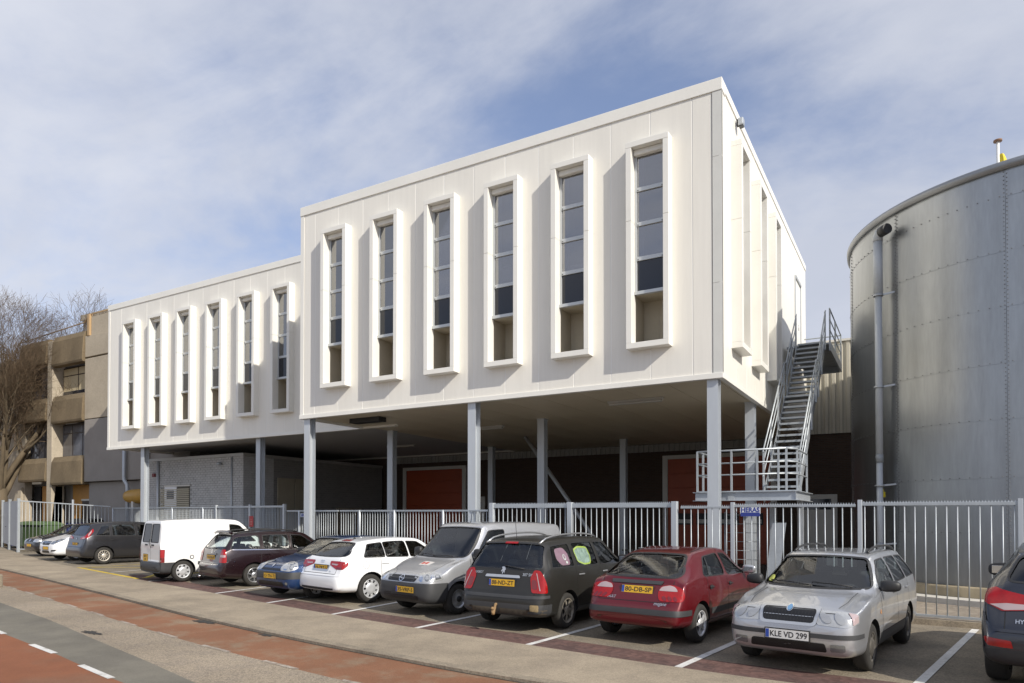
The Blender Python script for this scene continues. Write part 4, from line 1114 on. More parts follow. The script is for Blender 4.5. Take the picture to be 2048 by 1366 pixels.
# rain pipe and yellow tank by the store
t = thing('bent_rain_pipe', 'bent grey rain pipe below the wing beside the yellow tank', 'pipe', (-33.6, YC - .4, gz(-33)))
put('pipe', MB().path([(-34.75, 20.6, 6.2), (-34.75, 20.6, 3.85), (-34.72, 20.6, 3.72), (-34.48, 20.6, 3.5), (-34.45, 20.6, 3.35), (-34.45, 20.6, .1)], .09, 10), M_GALV2, t)
t = thing('yellow_tank', 'rounded ochre yellow tank end sticking out left of the brick store', 'tank', (-32.7, 20.4, 2.0))
mt = frame_m((-32.7, 20.4, 2.88), (0, 1, 0), (0, 0, 1), (1, 0, 0))
put('shell', MB().lathe([(0, -1.52), (.16, -1.48), (.29, -1.32), (.345, -1.0), (.36, -.6), (.36, 1.3), (0, 1.3)], 24, mt), mat('ochre_paint', (0.48, 0.27, 0.045), 0.4, var=.06), t)
for x in (-33.3, -31.9): put('cradle', MB().box(x - .08, x + .08, 20.15, 20.65, gz(-31) - .05, 2.62), M_WHITEF, t)

# ------------------------------------------------------------------ bins behind the left fence
def wheelie(x, y, w, dp, h, col, label, lid=None):
    t = thing('waste_container', label, 'container', (x, y, gz(x)), 'waste containers behind the left fence')
    z0 = gz(x) + .12
    vs = []
    for f, z in ((.82, z0), (1.0, z0 + h * .92)):
        for sx, sy in ((-1, -1), (1, -1), (1, 1), (-1, 1)): vs.append((x + sx * w / 2 * f, y + sy * dp / 2 * f, z))
    put('body', MB().add(vs, [(3, 2, 1, 0), (4, 5, 6, 7), (0, 1, 5, 4), (1, 2, 6, 5), (2, 3, 7, 6), (3, 0, 4, 7)]), col, t, bevel=.03)
    arc = [(-dp / 2 - .05, 0)] + [(-dp / 2 + dp * i / 8, .06 + .22 * h * .5 * math.sin(PI * i / 8)) for i in range(9)] + [(dp / 2 + .05, 0)]
    put('lid', MB().prism(arc, lambda a, b: Vector((x - w / 2 - .03, y + a, z0 + h * .92 + b)), lambda a, b: Vector((x + w / 2 + .03, y + a, z0 + h * .92 + b))), lid or col, t, bevel=.01)
    for sx in (-1, 1): put('wheel', MB().lathe([(0, -.03), (.10, -.03), (.10, .03), (0, .03)], 12, frame_m((x + sx * w * .36, y - dp * .3, gz(x) + .10), (0, 1, 0), (0, 0, 1), (1, 0, 0))), M_RUBBER, t)
    return t
M_GREENB = mat('green_plastic', (0.085, 0.14, 0.055), 0.5, var=.05)
M_BLUEB = mat('blue_plastic', (0.035, 0.05, 0.34), 0.45)
wheelie(-40.5, 19.45, 2.8, 1.0, 1.25, M_GREENB, 'large green four-wheeled waste container behind the left fence')
wheelie(-42.2, 19.1, .6, .7, 1.12, M_BLUEB, 'blue wheeled bin just behind the grey screen', M_BLACK)
wheelie(-42.9, 19.6, .6, .7, 1.15, M_BLACK, 'black wheeled bin beside the blue bin and the green container')
wheelie(-38.0, 20.45, 2.3, .8, 1.4, M_BLUEB, 'dark blue waste container right of the green one', M_BLACK)

# ------------------------------------------------------------------ bare tree
M_BARK = mat('tree_bark', (0.115, 0.088, 0.055), 0.95, var=0.3, vscale=3, bump=.5, bscale=25, stretch=(1, 1, .4))
M_TWIG = mat('twigs', (0.115, 0.078, 0.046), 0.9, var=.2, vscale=4)
def bare_tree(x, y, seed, label):
    rnd = random.Random(seed); t = thing('bare_tree', label, 'tree', (x, y, gz(x)))
    trunk, twig = MB(), MB()
    LEN = (3.4, 7.8, 4.0, 2.3, 1.35, 0.85); NCH = (0, 9, 8, 7, 5, 0)
    def limb(p, d, ln, r, r1, lvl):
        n = (4, 7, 6, 4, 3, 2)[lvl]; pts, rad = [p.copy()], [r]; q = p.copy(); dd = d.copy()
        for i in range(n):
            dd = (dd + Vector((rnd.uniform(-1, 1), rnd.uniform(-1, 1), rnd.uniform(-1, 1))) * (.05, .10, .13, .15, .16, .2)[lvl] + Vector((0, 0, (.0, .05, .07, .06, .05, .04)[lvl]))).normalized()
            q = q + dd * ln / n; pts.append(q.copy()); rad.append(r + (r1 - r) * (i + 1) / n)
        (trunk if lvl < 3 else twig).path(pts, rad, (12, 8, 6, 4, 3, 3)[lvl], caps=lvl < 3)
        return pts, rad, dd
    def grow(p, d, ln, r, lvl):
        r1 = max(r * .30, .004); pts, rad, dd = limb(p, d, ln, r, r1, lvl)
        if lvl >= 5: return
        k = NCH[lvl]; n = len(pts) - 1; a = rnd.uniform(0, 6)
        for i in range(k):
            f = .22 + .78 * (i + rnd.uniform(.2, .8)) / k; j = min(n - 1, int(f * n)); b = pts[j].lerp(pts[j + 1], f * n - j)
            ax = (pts[j + 1] - pts[j]).normalized(); a += 2.4 + rnd.uniform(-.4, .4)
            perp = ax.orthogonal().normalized(); perp.rotate(Matrix.Rotation(a, 3, ax))
            sp = rnd.uniform(.42, .80); nd = (ax * math.cos(sp) + perp * math.sin(sp)).normalized()
            if nd.z < -.05: nd.z *= -.4; nd.normalize()
            rr = rad[j] + (rad[j + 1] - rad[j]) * (f * n - j)
            grow(b, nd, LEN[lvl + 1] * rnd.uniform(.7, 1.15) * (1.1 - .45 * f), max(rr * rnd.uniform(.38, .55), .005), lvl + 1)
    pts, rad, dd = limb(Vector((x, y, gz(x) - .1)), Vector((.03, 0, 1)), LEN[0], .36, .30, 0)
    top = pts[-1]
    for i in range(7):
        a = 2 * PI * i / 7 + rnd.uniform(-.3, .3); sp = rnd.uniform(.25, .80) if i else .06
        grow(top - Vector((0, 0, rnd.uniform(0, .9))), Vector((math.sin(sp) * math.cos(a), math.sin(sp) * math.sin(a) * .7, math.cos(sp))), LEN[1] * rnd.uniform(.85, 1.2), rnd.uniform(.12, .18), 1)
    put('trunk', trunk, M_BARK, t); tag(put('crown', twig, M_TWIG, t), kind='stuff')
bare_tree(-45.3, 19.7, 11, 'bare leafless tree with many fine twigs at the left edge')
t = thing('kerb_block', 'pale concrete block at the kerb on the left edge', 'block', (-20.6, 9.0, gz(-19)))
bx_, by_ = -20.9, 8.95
put('block', MB().box(bx_ - .55, bx_ + .25, by_ - .12, by_ + .12, gz(bx_) - ROAD_DROP - .02, gz(bx_) + .30), M_KERB, t, bevel=.04)

# ------------------------------------------------------------------ cars
def pchip(ys, t):
    """monotone cubic through ys at integer knots"""
    ys = np.asarray(ys, float); n = len(ys); d = np.diff(ys); m = np.zeros(n)
    for i in range(1, n - 1):
        if d[i - 1] * d[i] > 0: m[i] = 2 * d[i - 1] * d[i] / (d[i - 1] + d[i])
    m[0] = d[0]; m[-1] = d[-1]
    i = np.clip(np.floor(t).astype(int), 0, n - 2); u = t - i
    return ys[i] * (2*u**3 - 3*u**2 + 1) + m[i] * (u**3 - 2*u**2 + u) + ys[i+1] * (-2*u**3 + 3*u**2) + m[i+1] * (u**3 - u**2)
def catmull(P, sub):
    P = np.asarray(P, float); out = []
    Q = np.vstack([2 * P[0] - P[1], P, 2 * P[-1] - P[-2]])
    for i in range(1, len(Q) - 2):
        p0, p1, p2, p3 = Q[i-1], Q[i], Q[i+1], Q[i+2]
        t0 = 0; t1 = t0 + max(1e-4, np.linalg.norm(p1 - p0)) ** .5; t2 = t1 + max(1e-4, np.linalg.norm(p2 - p1)) ** .5; t3 = t2 + max(1e-4, np.linalg.norm(p3 - p2)) ** .5
        for k in range(sub):
            t = t1 + (t2 - t1) * k / sub
            a1 = (t1-t)/(t1-t0)*p0 + (t-t0)/(t1-t0)*p1; a2 = (t2-t)/(t2-t1)*p1 + (t-t1)/(t2-t1)*p2; a3 = (t3-t)/(t3-t2)*p2 + (t-t2)/(t3-t2)*p3
            b1 = (t2-t)/(t2-t0)*a1 + (t-t0)/(t2-t0)*a2; b2 = (t3-t)/(t3-t1)*a2 + (t-t1)/(t3-t1)*a3
            out.append((t2-t)/(t2-t1)*b1 + (t-t1)/(t2-t1)*b2)
    out.append(P[-1]); return np.array(out)
def round_poly(pts, r, k=4):
    """round the corners of a 2D outline"""
    out = []; n = len(pts)
    rr = r if hasattr(r, '__len__') else [r] * n
    for i in range(n):
        p, a, b = np.array(pts[i], float), np.array(pts[i-1], float), np.array(pts[(i+1) % n], float)
        la, lb = np.linalg.norm(a - p), np.linalg.norm(b - p)
        q = min(rr[i], .48 * la, .48 * lb)
        if q < 1e-4: out.append(tuple(p)); continue
        p0 = p + (a - p) / la * q; p1 = p + (b - p) / lb * q
        for j in range(k + 1):
            t = j / k; out.append(tuple((1-t)**2 * p0 + 2*t*(1-t) * p + t*t * p1))
    return out
def dense(pts, step=.06, closed=True):
    out = []; n = len(pts)
    for i in range(n if closed else n - 1):
        a, b = np.array(pts[i], float), np.array(pts[(i+1) % n], float); k = max(1, int(np.ceil(np.linalg.norm(b - a) / step)))
        out += [tuple(a + (b - a) * j / k) for j in range(k)]
    if not closed: out.append(tuple(pts[-1]))
    return out
def in_poly(p, poly):
    x, y = p; c = False; n = len(poly)
    for i in range(n):
        x0, y0 = poly[i]; x1, y1 = poly[(i+1) % n]
        if (y0 > y) != (y1 > y) and x < (x1 - x0) * (y - y0) / (y1 - y0) + x0: c = not c
    return c

CAR_S = 0.975
class Car:
    def __init__(s, name, label, cat, p, pos, slope, nose_in, paint, group='cars parked in the bays'):
        s.p = p; s.L, s.W, s.H = p['L'], p['W'], p['H']; s.paint = paint
        X, Y = pos
        f = Vector((slope, 1, 0)).normalized()
        if not nose_in: f = -f
        up = Vector((0.004, 0, 1)).normalized()
        f = (f - up * f.dot(up)).normalized(); l = up.cross(f)
        s.m = frame_m((X, Y, gz(X)), f, l, up) @ Matrix.Scale(CAR_S, 4)
        s.root = thing(name, label, cat, group=group, m=s.m)
        s.build_body()
    # ---- shape
    def stations(s):
        p = s.p; L, H, w = s.L, s.H, s.W / 2
        g = p.get
        zhf, zhr, sws, srf, srr, stb = p['zhf'], p['zhr'], p['s_ws'], p['s_rf'], p['s_rr'], p['s_tb']
        b0, b1, zt = p['belt'][0], p['belt'][1], p['z_tail']
        zb = g('zb', .20); rw = g('rw', .70); tw = g('tw', .80); nz = g('nose', 0.0)
        bt = g('bump_top', .60); rh = g('roof_rear', H - .03)
        R = []
        def row(x, zb_, zt_, wf, zs, wsf, wtf, ze): R.append((x, zb_, zt_, w * wf, zs, w * wsf, w * wtf, ze))
        row(0.0, .36, zhf - .20, .66, zhf - .25, .62, .50, zhf - .215)
        row(.025, zb + .09, zhf - .13, .78, zhf - .20, .74, .60, zhf - .145)
        row(.08 + nz * .4, zb + .035, zhf - .055, .875, zhf - .12, .83, .68, zhf - .070)
        row(.17 + nz, zb + .012, zhf, .93, zhf - .07, .885, .73, zhf - .018)
        row(.40 + nz, zb, zhf + (zhr - zhf) * .35, .975, zhf - .01, .925, .76, zhf + (zhr - zhf) * .35 - .028)
        row(.5 * (.40 + nz + sws), zb - .01, zhf + (zhr - zhf) * .74, .995, zhf + (b0 - zhf) * .55, .945, .77, zhf + (zhr - zhf) * .74 - .032)
        row(sws - .03, zb - .01, zhr, 1.0, b0 - .035, .95, .785, zhr - .035)
        row(sws + .05, zb - .01, zhr + (H - zhr) * .075, 1.0, b0 - .025, .95, .78, zhr + (H - zhr) * .075 - .045)
        for f in (.35, .68):
            row(sws + (srf - sws) * f, zb - .01, zhr + (H - .035 - zhr) * (f + .055 * math.sin(PI * f)), 1.0, b0, .95, .785 + (rw - .785) * f, zhr + (H - .035 - zhr) * (f + .055 * math.sin(PI * f)) - .055)
        row(srf, zb - .01, H - .032, 1.0, b0 + (b1 - b0) * .2, .95, rw, H - .032 - .05)
        row(srf + .30, zb - .01, H - .008, 1.0, b0 + (b1 - b0) * .35, .952, rw + .012, H - .008 - .045)
        row(srf + .45 * (srr - srf), zb - .01, H, 1.0, b0 + (b1 - b0) * .6, .952, rw + .015, H - .042)
        row(srr - .30, zb - .01, rh + (H - rh) * .45, .998, b0 + (b1 - b0) * .9, .945, rw + .005, rh + (H - rh) * .45 - .045)
        row(srr, zb, rh - .012, .99, b1, .935, rw - .012, rh - .012 - .05)
        row(srr + (stb - srr) * .30, zb + .01, rh + (zt - rh) * .26, .985, b1, .925, rw + (tw - rw) * .28, rh + (zt - rh) * .26 - .045)
        row(srr + (stb - srr) * .68, zb + .02, rh + (zt - rh) * .64, .975, min(b1, zt - .02), .91, rw + (tw - rw) * .66, rh + (zt - rh) * .64 - .04)
        row(stb, zb + .03, zt, .955, min(b1, zt) - .05, .895, tw, zt - .035)
        te = L - .055
        row(stb + (te - stb) * .5, zb + .04, bt + (zt - bt) * .52, .93, bt + (zt - bt) * .40, .88, tw, bt + (zt - bt) * .52 - .02)
        row(te, zb + .06, bt + .03, .885, bt - .05, .855, .76, bt + .01)
        row(L - .018, zb + .08, bt - .015, .83, bt - .09, .80, .70, bt - .03)
        row(L, zb + .16, bt - .08, .72, bt - .13, .69, .60, bt - .10)
        return R
    def section(s, v):
        _, zb, zt, w, zs, ws, wt, ze = v
        zm = zb + .50 * (zs - zb)
        return [(0, zb), (.55 * w, zb), (.88 * w, zb + .02), (.965 * w, zb + .08 * min(1, (zs - zb) * 2)), (.992 * w, zb + .28 * (zs - zb)), (w, zm),
                (.62 * w + .38 * ws, zm + .62 * (zs - zm)), (ws + .004, zs - .015), (ws - .008, zs + .03 * min(1, max(0.0, (ze - zs) * 4))),
                (ws + (wt - ws) * .5 + .010, zs + (ze - zs) * .53), (wt + .012, ze - .03 * min(1, max(0.0, (ze - zs) * 3))), (wt - .03, ze + .45 * (zt - ze)), (.55 * wt, ze + .86 * (zt - ze)), (0, zt)]
    def build_body(s):
        R = np.array(s.stations()); nR = len(R)
        seg = np.hypot(np.diff(R[:, 0]), np.diff(R[:, 2]))
        ts = []
        for i in range(nR - 1):
            k = max(2, int(np.ceil(seg[i] / .075))); ts += [i + j / k for j in range(k)]
        ts.append(nR - 1.0); ts = np.array(ts)
        V = np.stack([pchip(R[:, c], ts) for c in range(8)], 1)
        s.V = V
        verts = []; rings = []
        for v in V:
            h = catmull(s.section(v), 3); x = s.L / 2 - v[0]
            ring = [(x, a, b) for a, b in h] + [(x, -a, b) for a, b in h[-2:0:-1]]
            rings.append(range(len(verts), len(verts) + len(ring))); verts += ring
        k = len(rings[0]); faces = []
        for i in range(len(rings) - 1):
            a, b = rings[i], rings[i + 1]
            faces += [(a[j], a[(j + 1) % k], b[(j + 1) % k], b[j]) for j in range(k)]
        for ring, flip in ((rings[0], True), (rings[-1], False)):
            c = len(verts); P = np.array([verts[i] for i in ring]); verts.append(tuple(P.mean(0)))
            faces += [((ring[j], ring[(j + 1) % k], c) if not flip else (ring[(j + 1) % k], ring[j], c)) for j in range(k)]
        me = bpy.data.meshes.new('body_solid'); me.from_pydata([tuple(map(float, q)) for q in verts], [], faces)
        bm = bmesh.new(); bm.from_mesh(me); bmesh.ops.recalc_face_normals(bm, faces=bm.faces)
        bm.to_mesh(me); me.update()
        s.solid = me
        s.bvh = BVHTree.FromBMesh(bm); bm.normal_update(); bm.faces.ensure_lookup_table()
        s.bm0 = bm; bm.verts.ensure_lookup_table()
        s.fv = [[v.co.copy() for v in f.verts] for f in bm.faces]; s.fn = [[v.normal.copy() for v in f.verts] for f in bm.faces]
        s.zt_s, s.zt_v = V[:, 0], V[:, 2]
        s.belt_v = V[:, 4]
    def top(s, x): return float(np.interp(x, s.zt_s, s.zt_v))
    def belt(s, x): return float(np.interp(x, s.zt_s, s.belt_v))
    def smooth_n(s, co, fi):
        vs, ns = s.fv[fi], s.fn[fi]; tot = Vector((0, 0, 0))
        for v, n in zip(vs, ns): tot += n / ((v - co).length + .004) ** 2
        return tot.normalized()
    def cast(s, plane, a, b):
        """project a plane point onto the skin: returns point and smooth normal"""
        L2 = s.L / 2
        if plane in 'LR':
            y = 3 if plane == 'L' else -3; o, d = Vector((L2 - a, y, b)), Vector((0, -y / 3, 0))
        elif plane == 'F': o, d = Vector((L2 + 3, a, b)), Vector((-1, 0, 0))
        elif plane == 'B': o, d = Vector((-L2 - 3, a, b)), Vector((1, 0, 0))
        elif plane == 'T': o, d = Vector((L2 - a, b, 4)), Vector((0, 0, -1))
        else:
            sx = 1 if plane[0] == 'F' else -1; sy = 1 if plane[1] == 'L' else -1
            corner = Vector((sx * L2 * 1.0, sy * s.W / 2, b)); q = a / math.sqrt(2)
            n = Vector((sx, sy, 0)).normalized(); t = Vector((-sx, sy, 0)).normalized()
            o, d = corner + t * q + n * 2, -n
        hit = s.bvh.ray_cast(o, d)
        if hit[0] is None:
            hit = s.bvh.find_nearest(o + d * (o.length - .6))
        return hit[0], s.smooth_n(hit[0], hit[2])
    # ---- patches on the skin
    def patch(s, name, plane, poly, mt, off=.004, parent=None, step=.07, skirt=True, label=None):
        poly = dense(poly, step)
        pts = [Vector(p) for p in poly]; n = len(pts)
        xs = [p[0] for p in poly]; ys = [p[1] for p in poly]
        gx = np.arange(min(xs) + step * .5, max(xs), step); gy = np.arange(min(ys) + step * .5, max(ys), step)
        for a in gx:
            for b in gy:
                if in_poly((a, b), poly) and min((a - q[0]) ** 2 + (b - q[1]) ** 2 for q in poly) > (step * .45) ** 2: pts.append(Vector((float(a), float(b))))
        v2, e2, f2, *_ = delaunay_2d_cdt(pts, [(i, (i + 1) % n) for i in range(n)], [list(range(n))], 1, 1e-5)
        P, Nn = [], []
        for q in v2:
            c, nn = s.cast(plane, q.x, q.y); P.append(c + nn * off); Nn.append(nn)
        vs = [tuple(q) for q in P]; fs = [tuple(f) for f in f2]; nm = list(Nn)
        me = bpy.data.meshes.new(name)
        if skirt and off > .0015:
            b0 = len(vs)
            for i in range(n):
                c, nn = P[i], Nn[i]
                vs.append(tuple(c)); nm.append(nn)
            for i in range(n):
                vs.append(tuple(P[i] - Nn[i] * (off + .004))); nm.append(Nn[i])
            fs += [(b0 + i, b0 + (i + 1) % n, b0 + n + (i + 1) % n, b0 + n + i) for i in range(n)]
        me.from_pydata(vs, [], fs)
        # orient faces outward
        flip = False
        if f2:
            f = f2[0]; a, b, c = (P[f[0]], P[f[1]], P[f[2]])
            if (b - a).cross(c - a).dot(Nn[f[0]]) < 0: flip = True
        if flip: me.flip_normals()
        me.polygons.foreach_set('use_smooth', [True] * len(me.polygons))
        me.normals_split_custom_set_from_vertices([tuple(q) for q in nm])
        o = put(name, me, mt, parent or s.root, m=s.m)
        if label: o['label'] = label
        return o
    def line(s, name, plane, pts, width, mt, off=.0022, parent=None, closed=False, step=.06):
        """thin strip lying on the skin along a polyline"""
        q = dense(pts, step, closed); n = len(q); vs = []; nm = []
        for i in range(n):
            a = np.array(q[i - 1] if (closed or i) else q[i], float); b = np.array(q[(i + 1) % n] if (closed or i < n - 1) else q[i], float)
            d = b - a; d /= max(1e-6, np.linalg.norm(d)); nn = np.array([-d[1], d[0]]) * width / 2; c = np.array(q[i], float)
            for e in (c + nn, c - nn):
                pt, no = s.cast(plane, float(e[0]), float(e[1])); vs.append(tuple(pt + no * off)); nm.append(no)
        fs = [(2 * i, 2 * i + 1, (2 * i + 3) % (2 * n), (2 * i + 2) % (2 * n)) for i in range(n if closed else n - 1)]
        me = bpy.data.meshes.new(name); me.from_pydata(vs, [], fs)
        a, b, c = (Vector(vs[i]) for i in fs[0][:3])
        if (b - a).cross(c - a).dot(nm[0]) < 0: me.flip_normals()
        me.polygons.foreach_set('use_smooth', [True] * len(fs)); me.normals_split_custom_set_from_vertices([tuple(x) for x in nm])
        return put(name, me, mt, parent or s.root, m=s.m)
    # ---- skin cut into its parts
    def finish(s, side_windows, front_win, rear_wins, regions, glass=None, rear_glass=None, arch=.045, seal=.018):
        """side_windows: outlines in (s, z); front_win / rear_wins outlines in (y, z); regions: (name, material, s0, s1, y0, y1, z0, z1, sides)"""
        L2, w = s.L / 2, s.W / 2
        glass = glass or G_CAR; rear_glass = rear_glass or glass
        p = s.p; bm = bmesh.new(); bm.from_mesh(s.solid)
        planes = set()
        for r in regions:
            for v in r[2:4]: planes.add(('x', round(L2 - v, 4)))
            for v in r[4:6]:
                if abs(v) < w: planes.add(('y', round(v, 4))); planes.add(('y', round(-v, 4)))
            for v in r[6:8]: planes.add(('z', round(v, 4)))
        for ax, v in sorted(planes):
            no = {'x': (1, 0, 0), 'y': (0, 1, 0), 'z': (0, 0, 1)}[ax]
            bmesh.ops.bisect_plane(bm, geom=bm.verts[:] + bm.edges[:] + bm.faces[:], plane_co=Vector(no) * v, plane_no=no, dist=1e-4)
        me = bpy.data.meshes.new('cut'); bm.to_mesh(me); bm.free()
        ob = bpy.data.objects.new('cut', me); COL.objects.link(ob)
        cut = MB()
        def pr(poly, f0, f1):
            n0 = len(cut.f); cut.prism(poly, f0, f1)
            for i in range(n0, len(cut.f)): cut.mi[i] = 1
        for poly in side_windows: pr(poly, lambda a, b: (L2 - a, -2, b), lambda a, b: (L2 - a, 2, b))
        mid = L2 - (p['s_rf'] + .25)
        if front_win: pr(front_win, lambda a, b: (mid, a, b), lambda a, b: (L2 + 1, a, b))
        for poly in rear_wins: pr(poly, lambda a, b: (-L2 - 1, a, b), lambda a, b: (mid - .35, a, b))
        wr = p['wr']; s.axles = (L2 - p['fo'], L2 - p['fo'] - p['wb'])
        for ax in s.axles:
            for sy in (-1, 1):
                ra = wr + arch; n = 28
                ring = [(ra * math.cos(2 * PI * i / n), ra * math.sin(2 * PI * i / n)) for i in range(n)]
                n0 = len(cut.f)
                cut.prism(ring, lambda a, b: (ax + a, sy * (w - .30), wr + .01 + b), lambda a, b: (ax + a, sy * (w + .4), wr + .01 + b))
                for i in range(n0, len(cut.f)): cut.mi[i] = 2
        cme = cut.mesh('cutter')
        for k in range(3): cme.materials.append(None); me.materials.append(None)
        co = bpy.data.objects.new('cutter', cme); COL.objects.link(co)
        bo = ob.modifiers.new('b', 'BOOLEAN'); bo.operation = 'DIFFERENCE'; bo.object = co; bo.solver = 'EXACT'; bo.material_mode = 'INDEX'
        dg = bpy.context.evaluated_depsgraph_get()
        res = bpy.data.meshes.new_from_object(ob.evaluated_get(dg))
        bpy.data.objects.remove(ob); bpy.data.objects.remove(co)
        bm = bmesh.new(); bm.from_mesh(res)
        bmesh.ops.delete(bm, geom=[f for f in bm.faces if f.material_index == 1], context='FACES')
        bmesh.ops.triangulate(bm, faces=[f for f in bm.faces if len(f.verts) > 4])
        groups = {}
        for f in bm.faces:
            c0 = f.calc_center_median(); key = 'body' if f.material_index == 0 else 'wheel_arch%d%d' % (c0.x > 0, c0.y > 0)
            if key == 'body':
                c = f.calc_center_median(); sv = L2 - c.x; nrm = f.normal
                for ri, (nme, mt, a0, a1, y0, y1, z0, z1, cond) in enumerate(regions):
                    if a0 - 1e-4 <= sv <= a1 + 1e-4 and z0 - 1e-4 <= c.z <= z1 + 1e-4:
                        yy = c.y
                        if cond == 'left' and not (yy > 0 and abs(nrm.y) > .35): continue
                        if cond == 'right' and not (yy < 0 and abs(nrm.y) > .35): continue
                        if cond == 'mid' and not (y0 - 1e-4 <= yy <= y1 + 1e-4 and nrm.z > -.3): continue
                        key = ri; break
            groups.setdefault(key, []).append(f)
        bm.verts.ensure_lookup_table()
        for key, fl in groups.items():
            idx = {}; vs = []; fs = []
            for f in fl:
                face = []
                for v in f.verts:
                    if v.index not in idx: idx[v.index] = len(vs); vs.append(v.co.copy())
                    face.append(idx[v.index])
                fs.append(face)
            nme, mt = ('body', s.paint) if key == 'body' else (('wheel_arch', M_VOID) if isinstance(key, str) else (regions[key][0], regions[key][1]))
            m2 = bpy.data.meshes.new(nme); m2.from_pydata([tuple(v) for v in vs], [], fs)
            if not (isinstance(key, str) and key != 'body'):
                nm = []
                for v in vs:
                    h = s.bvh.find_nearest(v); nm.append(tuple(s.smooth_n(h[0], h[2])))
                m2.polygons.foreach_set('use_smooth', [True] * len(fs)); m2.normals_split_custom_set_from_vertices(nm)
            put(nme, m2, mt, s.root, m=s.m)
        bm.free()
        # glazing and seals
        for poly in side_windows:
            for pl in 'LR':
                g = s.patch('side_window', pl, poly, glass, off=-.006, skirt=False)
                s.line('window_seal', pl, poly, seal, M_BLACK, off=.003, parent=g, closed=True)
        if front_win:
            g = s.patch('windscreen', 'F', front_win, G_CAR, off=-.006, skirt=False, step=.09); s.line('window_seal', 'F', front_win, .022, M_BLACK, .003, g, True)
        for poly in rear_wins:
            g = s.patch('rear_window', 'B', poly, rear_glass, off=-.006, skirt=False, step=.09); s.line('window_seal', 'B', poly, .022, M_BLACK, .003, g, True)
        s.interior()
        s.bm0.free()
    def interior(s):
        p = s.p; L2, w = s.L / 2, s.W / 2
        M_INT = mat('car_interior', (0.035, 0.035, 0.038), 0.8); M_SEAT = mat('seat_fabric', (0.05, 0.052, 0.058), 0.9, var=.1, vscale=10)
        x0, x1 = L2 - p['s_ws'] - .12, -L2 + .35
        zb = p['belt'][0] - .05
        mb = MB(); z0 = .34
        iw = w * .88
        vs = [(x0, -iw, z0), (x1, -iw * .92, z0), (x1, iw * .92, z0), (x0, iw, z0), (x0, -iw, zb), (x1, -iw * .90, zb), (x1, iw * .90, zb), (x0, iw, zb)]
        mb.add(vs, [(0, 1, 2, 3), (0, 4, 5, 1), (1, 5, 6, 2), (2, 6, 7, 3), (3, 7, 4, 0)])
        put('interior_tub', mb, M_INT, s.root, m=s.m)
        xd = L2 - p['s_ws'] - .08
        put('dashboard', MB().prism([(0.08, zb - .35), (0.08, zb + .00), (-.12, zb + .035), (-.36, zb - .01), (-.44, zb - .15), (-.40, zb - .35)], lambda a, b: Vector((xd + a, -iw * .9, b)), lambda a, b: Vector((xd + a, iw * .9, b))), M_INT, s.root, m=s.m, bevel=.02)
        xf = xd - 1.05
        def seat(x, y, wd, hr=True, back=.62):
            zz = .50
            o = put('seat', MB().box(x - .26, x + .26, y - wd / 2, y + wd / 2, zz - .14, zz + .03), M_SEAT, s.root, m=s.m, bevel=.05)
            b = put('backrest', MB().prism([(-.26, zz - .05), (-.14, zz - .05), (-.30, zz + back), (-.40, zz + back)], lambda a, c: Vector((x + a, y - wd / 2, c)), lambda a, c: Vector((x + a, y + wd / 2, c))), M_SEAT, o, m=s.m, bevel=.045)
            if hr:
                k = 1 if wd < .7 else 3
                for i in range(k):
                    yy = y if k == 1 else y + (i - 1) * wd * .33
                    put('headrest', MB().box(x - .42, x - .32, yy - .12, yy + .12, zz + back + .03, zz + back + (.20 if k == 1 else .14)), M_SEAT, o, m=s.m, bevel=.04)
        for sy in (-1, 1): seat(xf, sy * w * .43, .50)
        if p.get('rear_seat', True): seat(xf - .80, 0, w * 1.5, True, .48)
        ms = s.m @ Matrix.Translation((xd - .46, w * .43, zb - .06)) @ Matrix.Rotation(-1.15, 4, 'Y')
        prof = [(.175 + .016 * math.cos(a), .016 * math.sin(a)) for a in np.linspace(0, 2 * PI, 8)]
        put('steering_wheel', MB().lathe(prof, 20).box(-.17, .17, -.02, .02, -.015, .012), M_BLACK, s.root, m=ms)
    # ---- fittings
    def wheels(s, style, rim_mat, n=5, width=.195, rim_r=None, cap=None):
        p = s.p; r = p['wr']; rr = rim_r or r * .66; hw = width / 2
        prof = [(rr - .012, -hw + .012), (rr + .01, -hw), (r - .03, -hw + .004), (r - .008, -hw + .022), (r, -hw + .05), (r, hw - .05), (r - .008, hw - .022), (r - .03, hw - .004), (rr + .01, hw), (rr - .012, hw - .012)]
        tyre = MB().lathe(prof, 36).mesh('tyre')
        rim = MB()
        rim.lathe([(rr, hw - .008), (rr - .004, hw - .004), (rr - .022, hw - .010), (rr - .03, hw - .05), (rr - .03, -hw)], 36)
        dk = MB().lathe([(rr - .03, hw - .062), (0.02, hw - .060), (0, hw - .060)], 24)
        def wedge(t0, t1, r0, r1, z0, z1, taper=1.0, k=3):
            """spoke from r0 to r1 spanning angles t0..t1 (narrowed by taper at the rim)"""
            tm = (t0 + t1) / 2; vs = []
            for rad, z, f in ((r0, z0, 1.0), (.5 * (r0 + r1), .5 * (z0 + z1) + .004, .5 + .5 * taper), (r1, z1, taper)):
                for q in range(k + 1):
                    t = tm + (t0 - tm + (t1 - t0) * q / k) * f; vs.append((rad * math.cos(t), rad * math.sin(t), z))
            m_ = k + 1
            fs = [(i * m_ + q, i * m_ + q + 1, (i + 1) * m_ + q + 1, (i + 1) * m_ + q) for i in range(2) for q in range(k)]
            b = len(vs); vs += [(x, y, z - .02) for x, y, z in vs]
            for i in range(2):
                fs += [(i * m_, (i + 1) * m_, b + (i + 1) * m_, b + i * m_), (i * m_ + k, b + i * m_ + k, b + (i + 1) * m_ + k, (i + 1) * m_ + k)]
            rim.add(vs, fs)
        zf = hw - .014
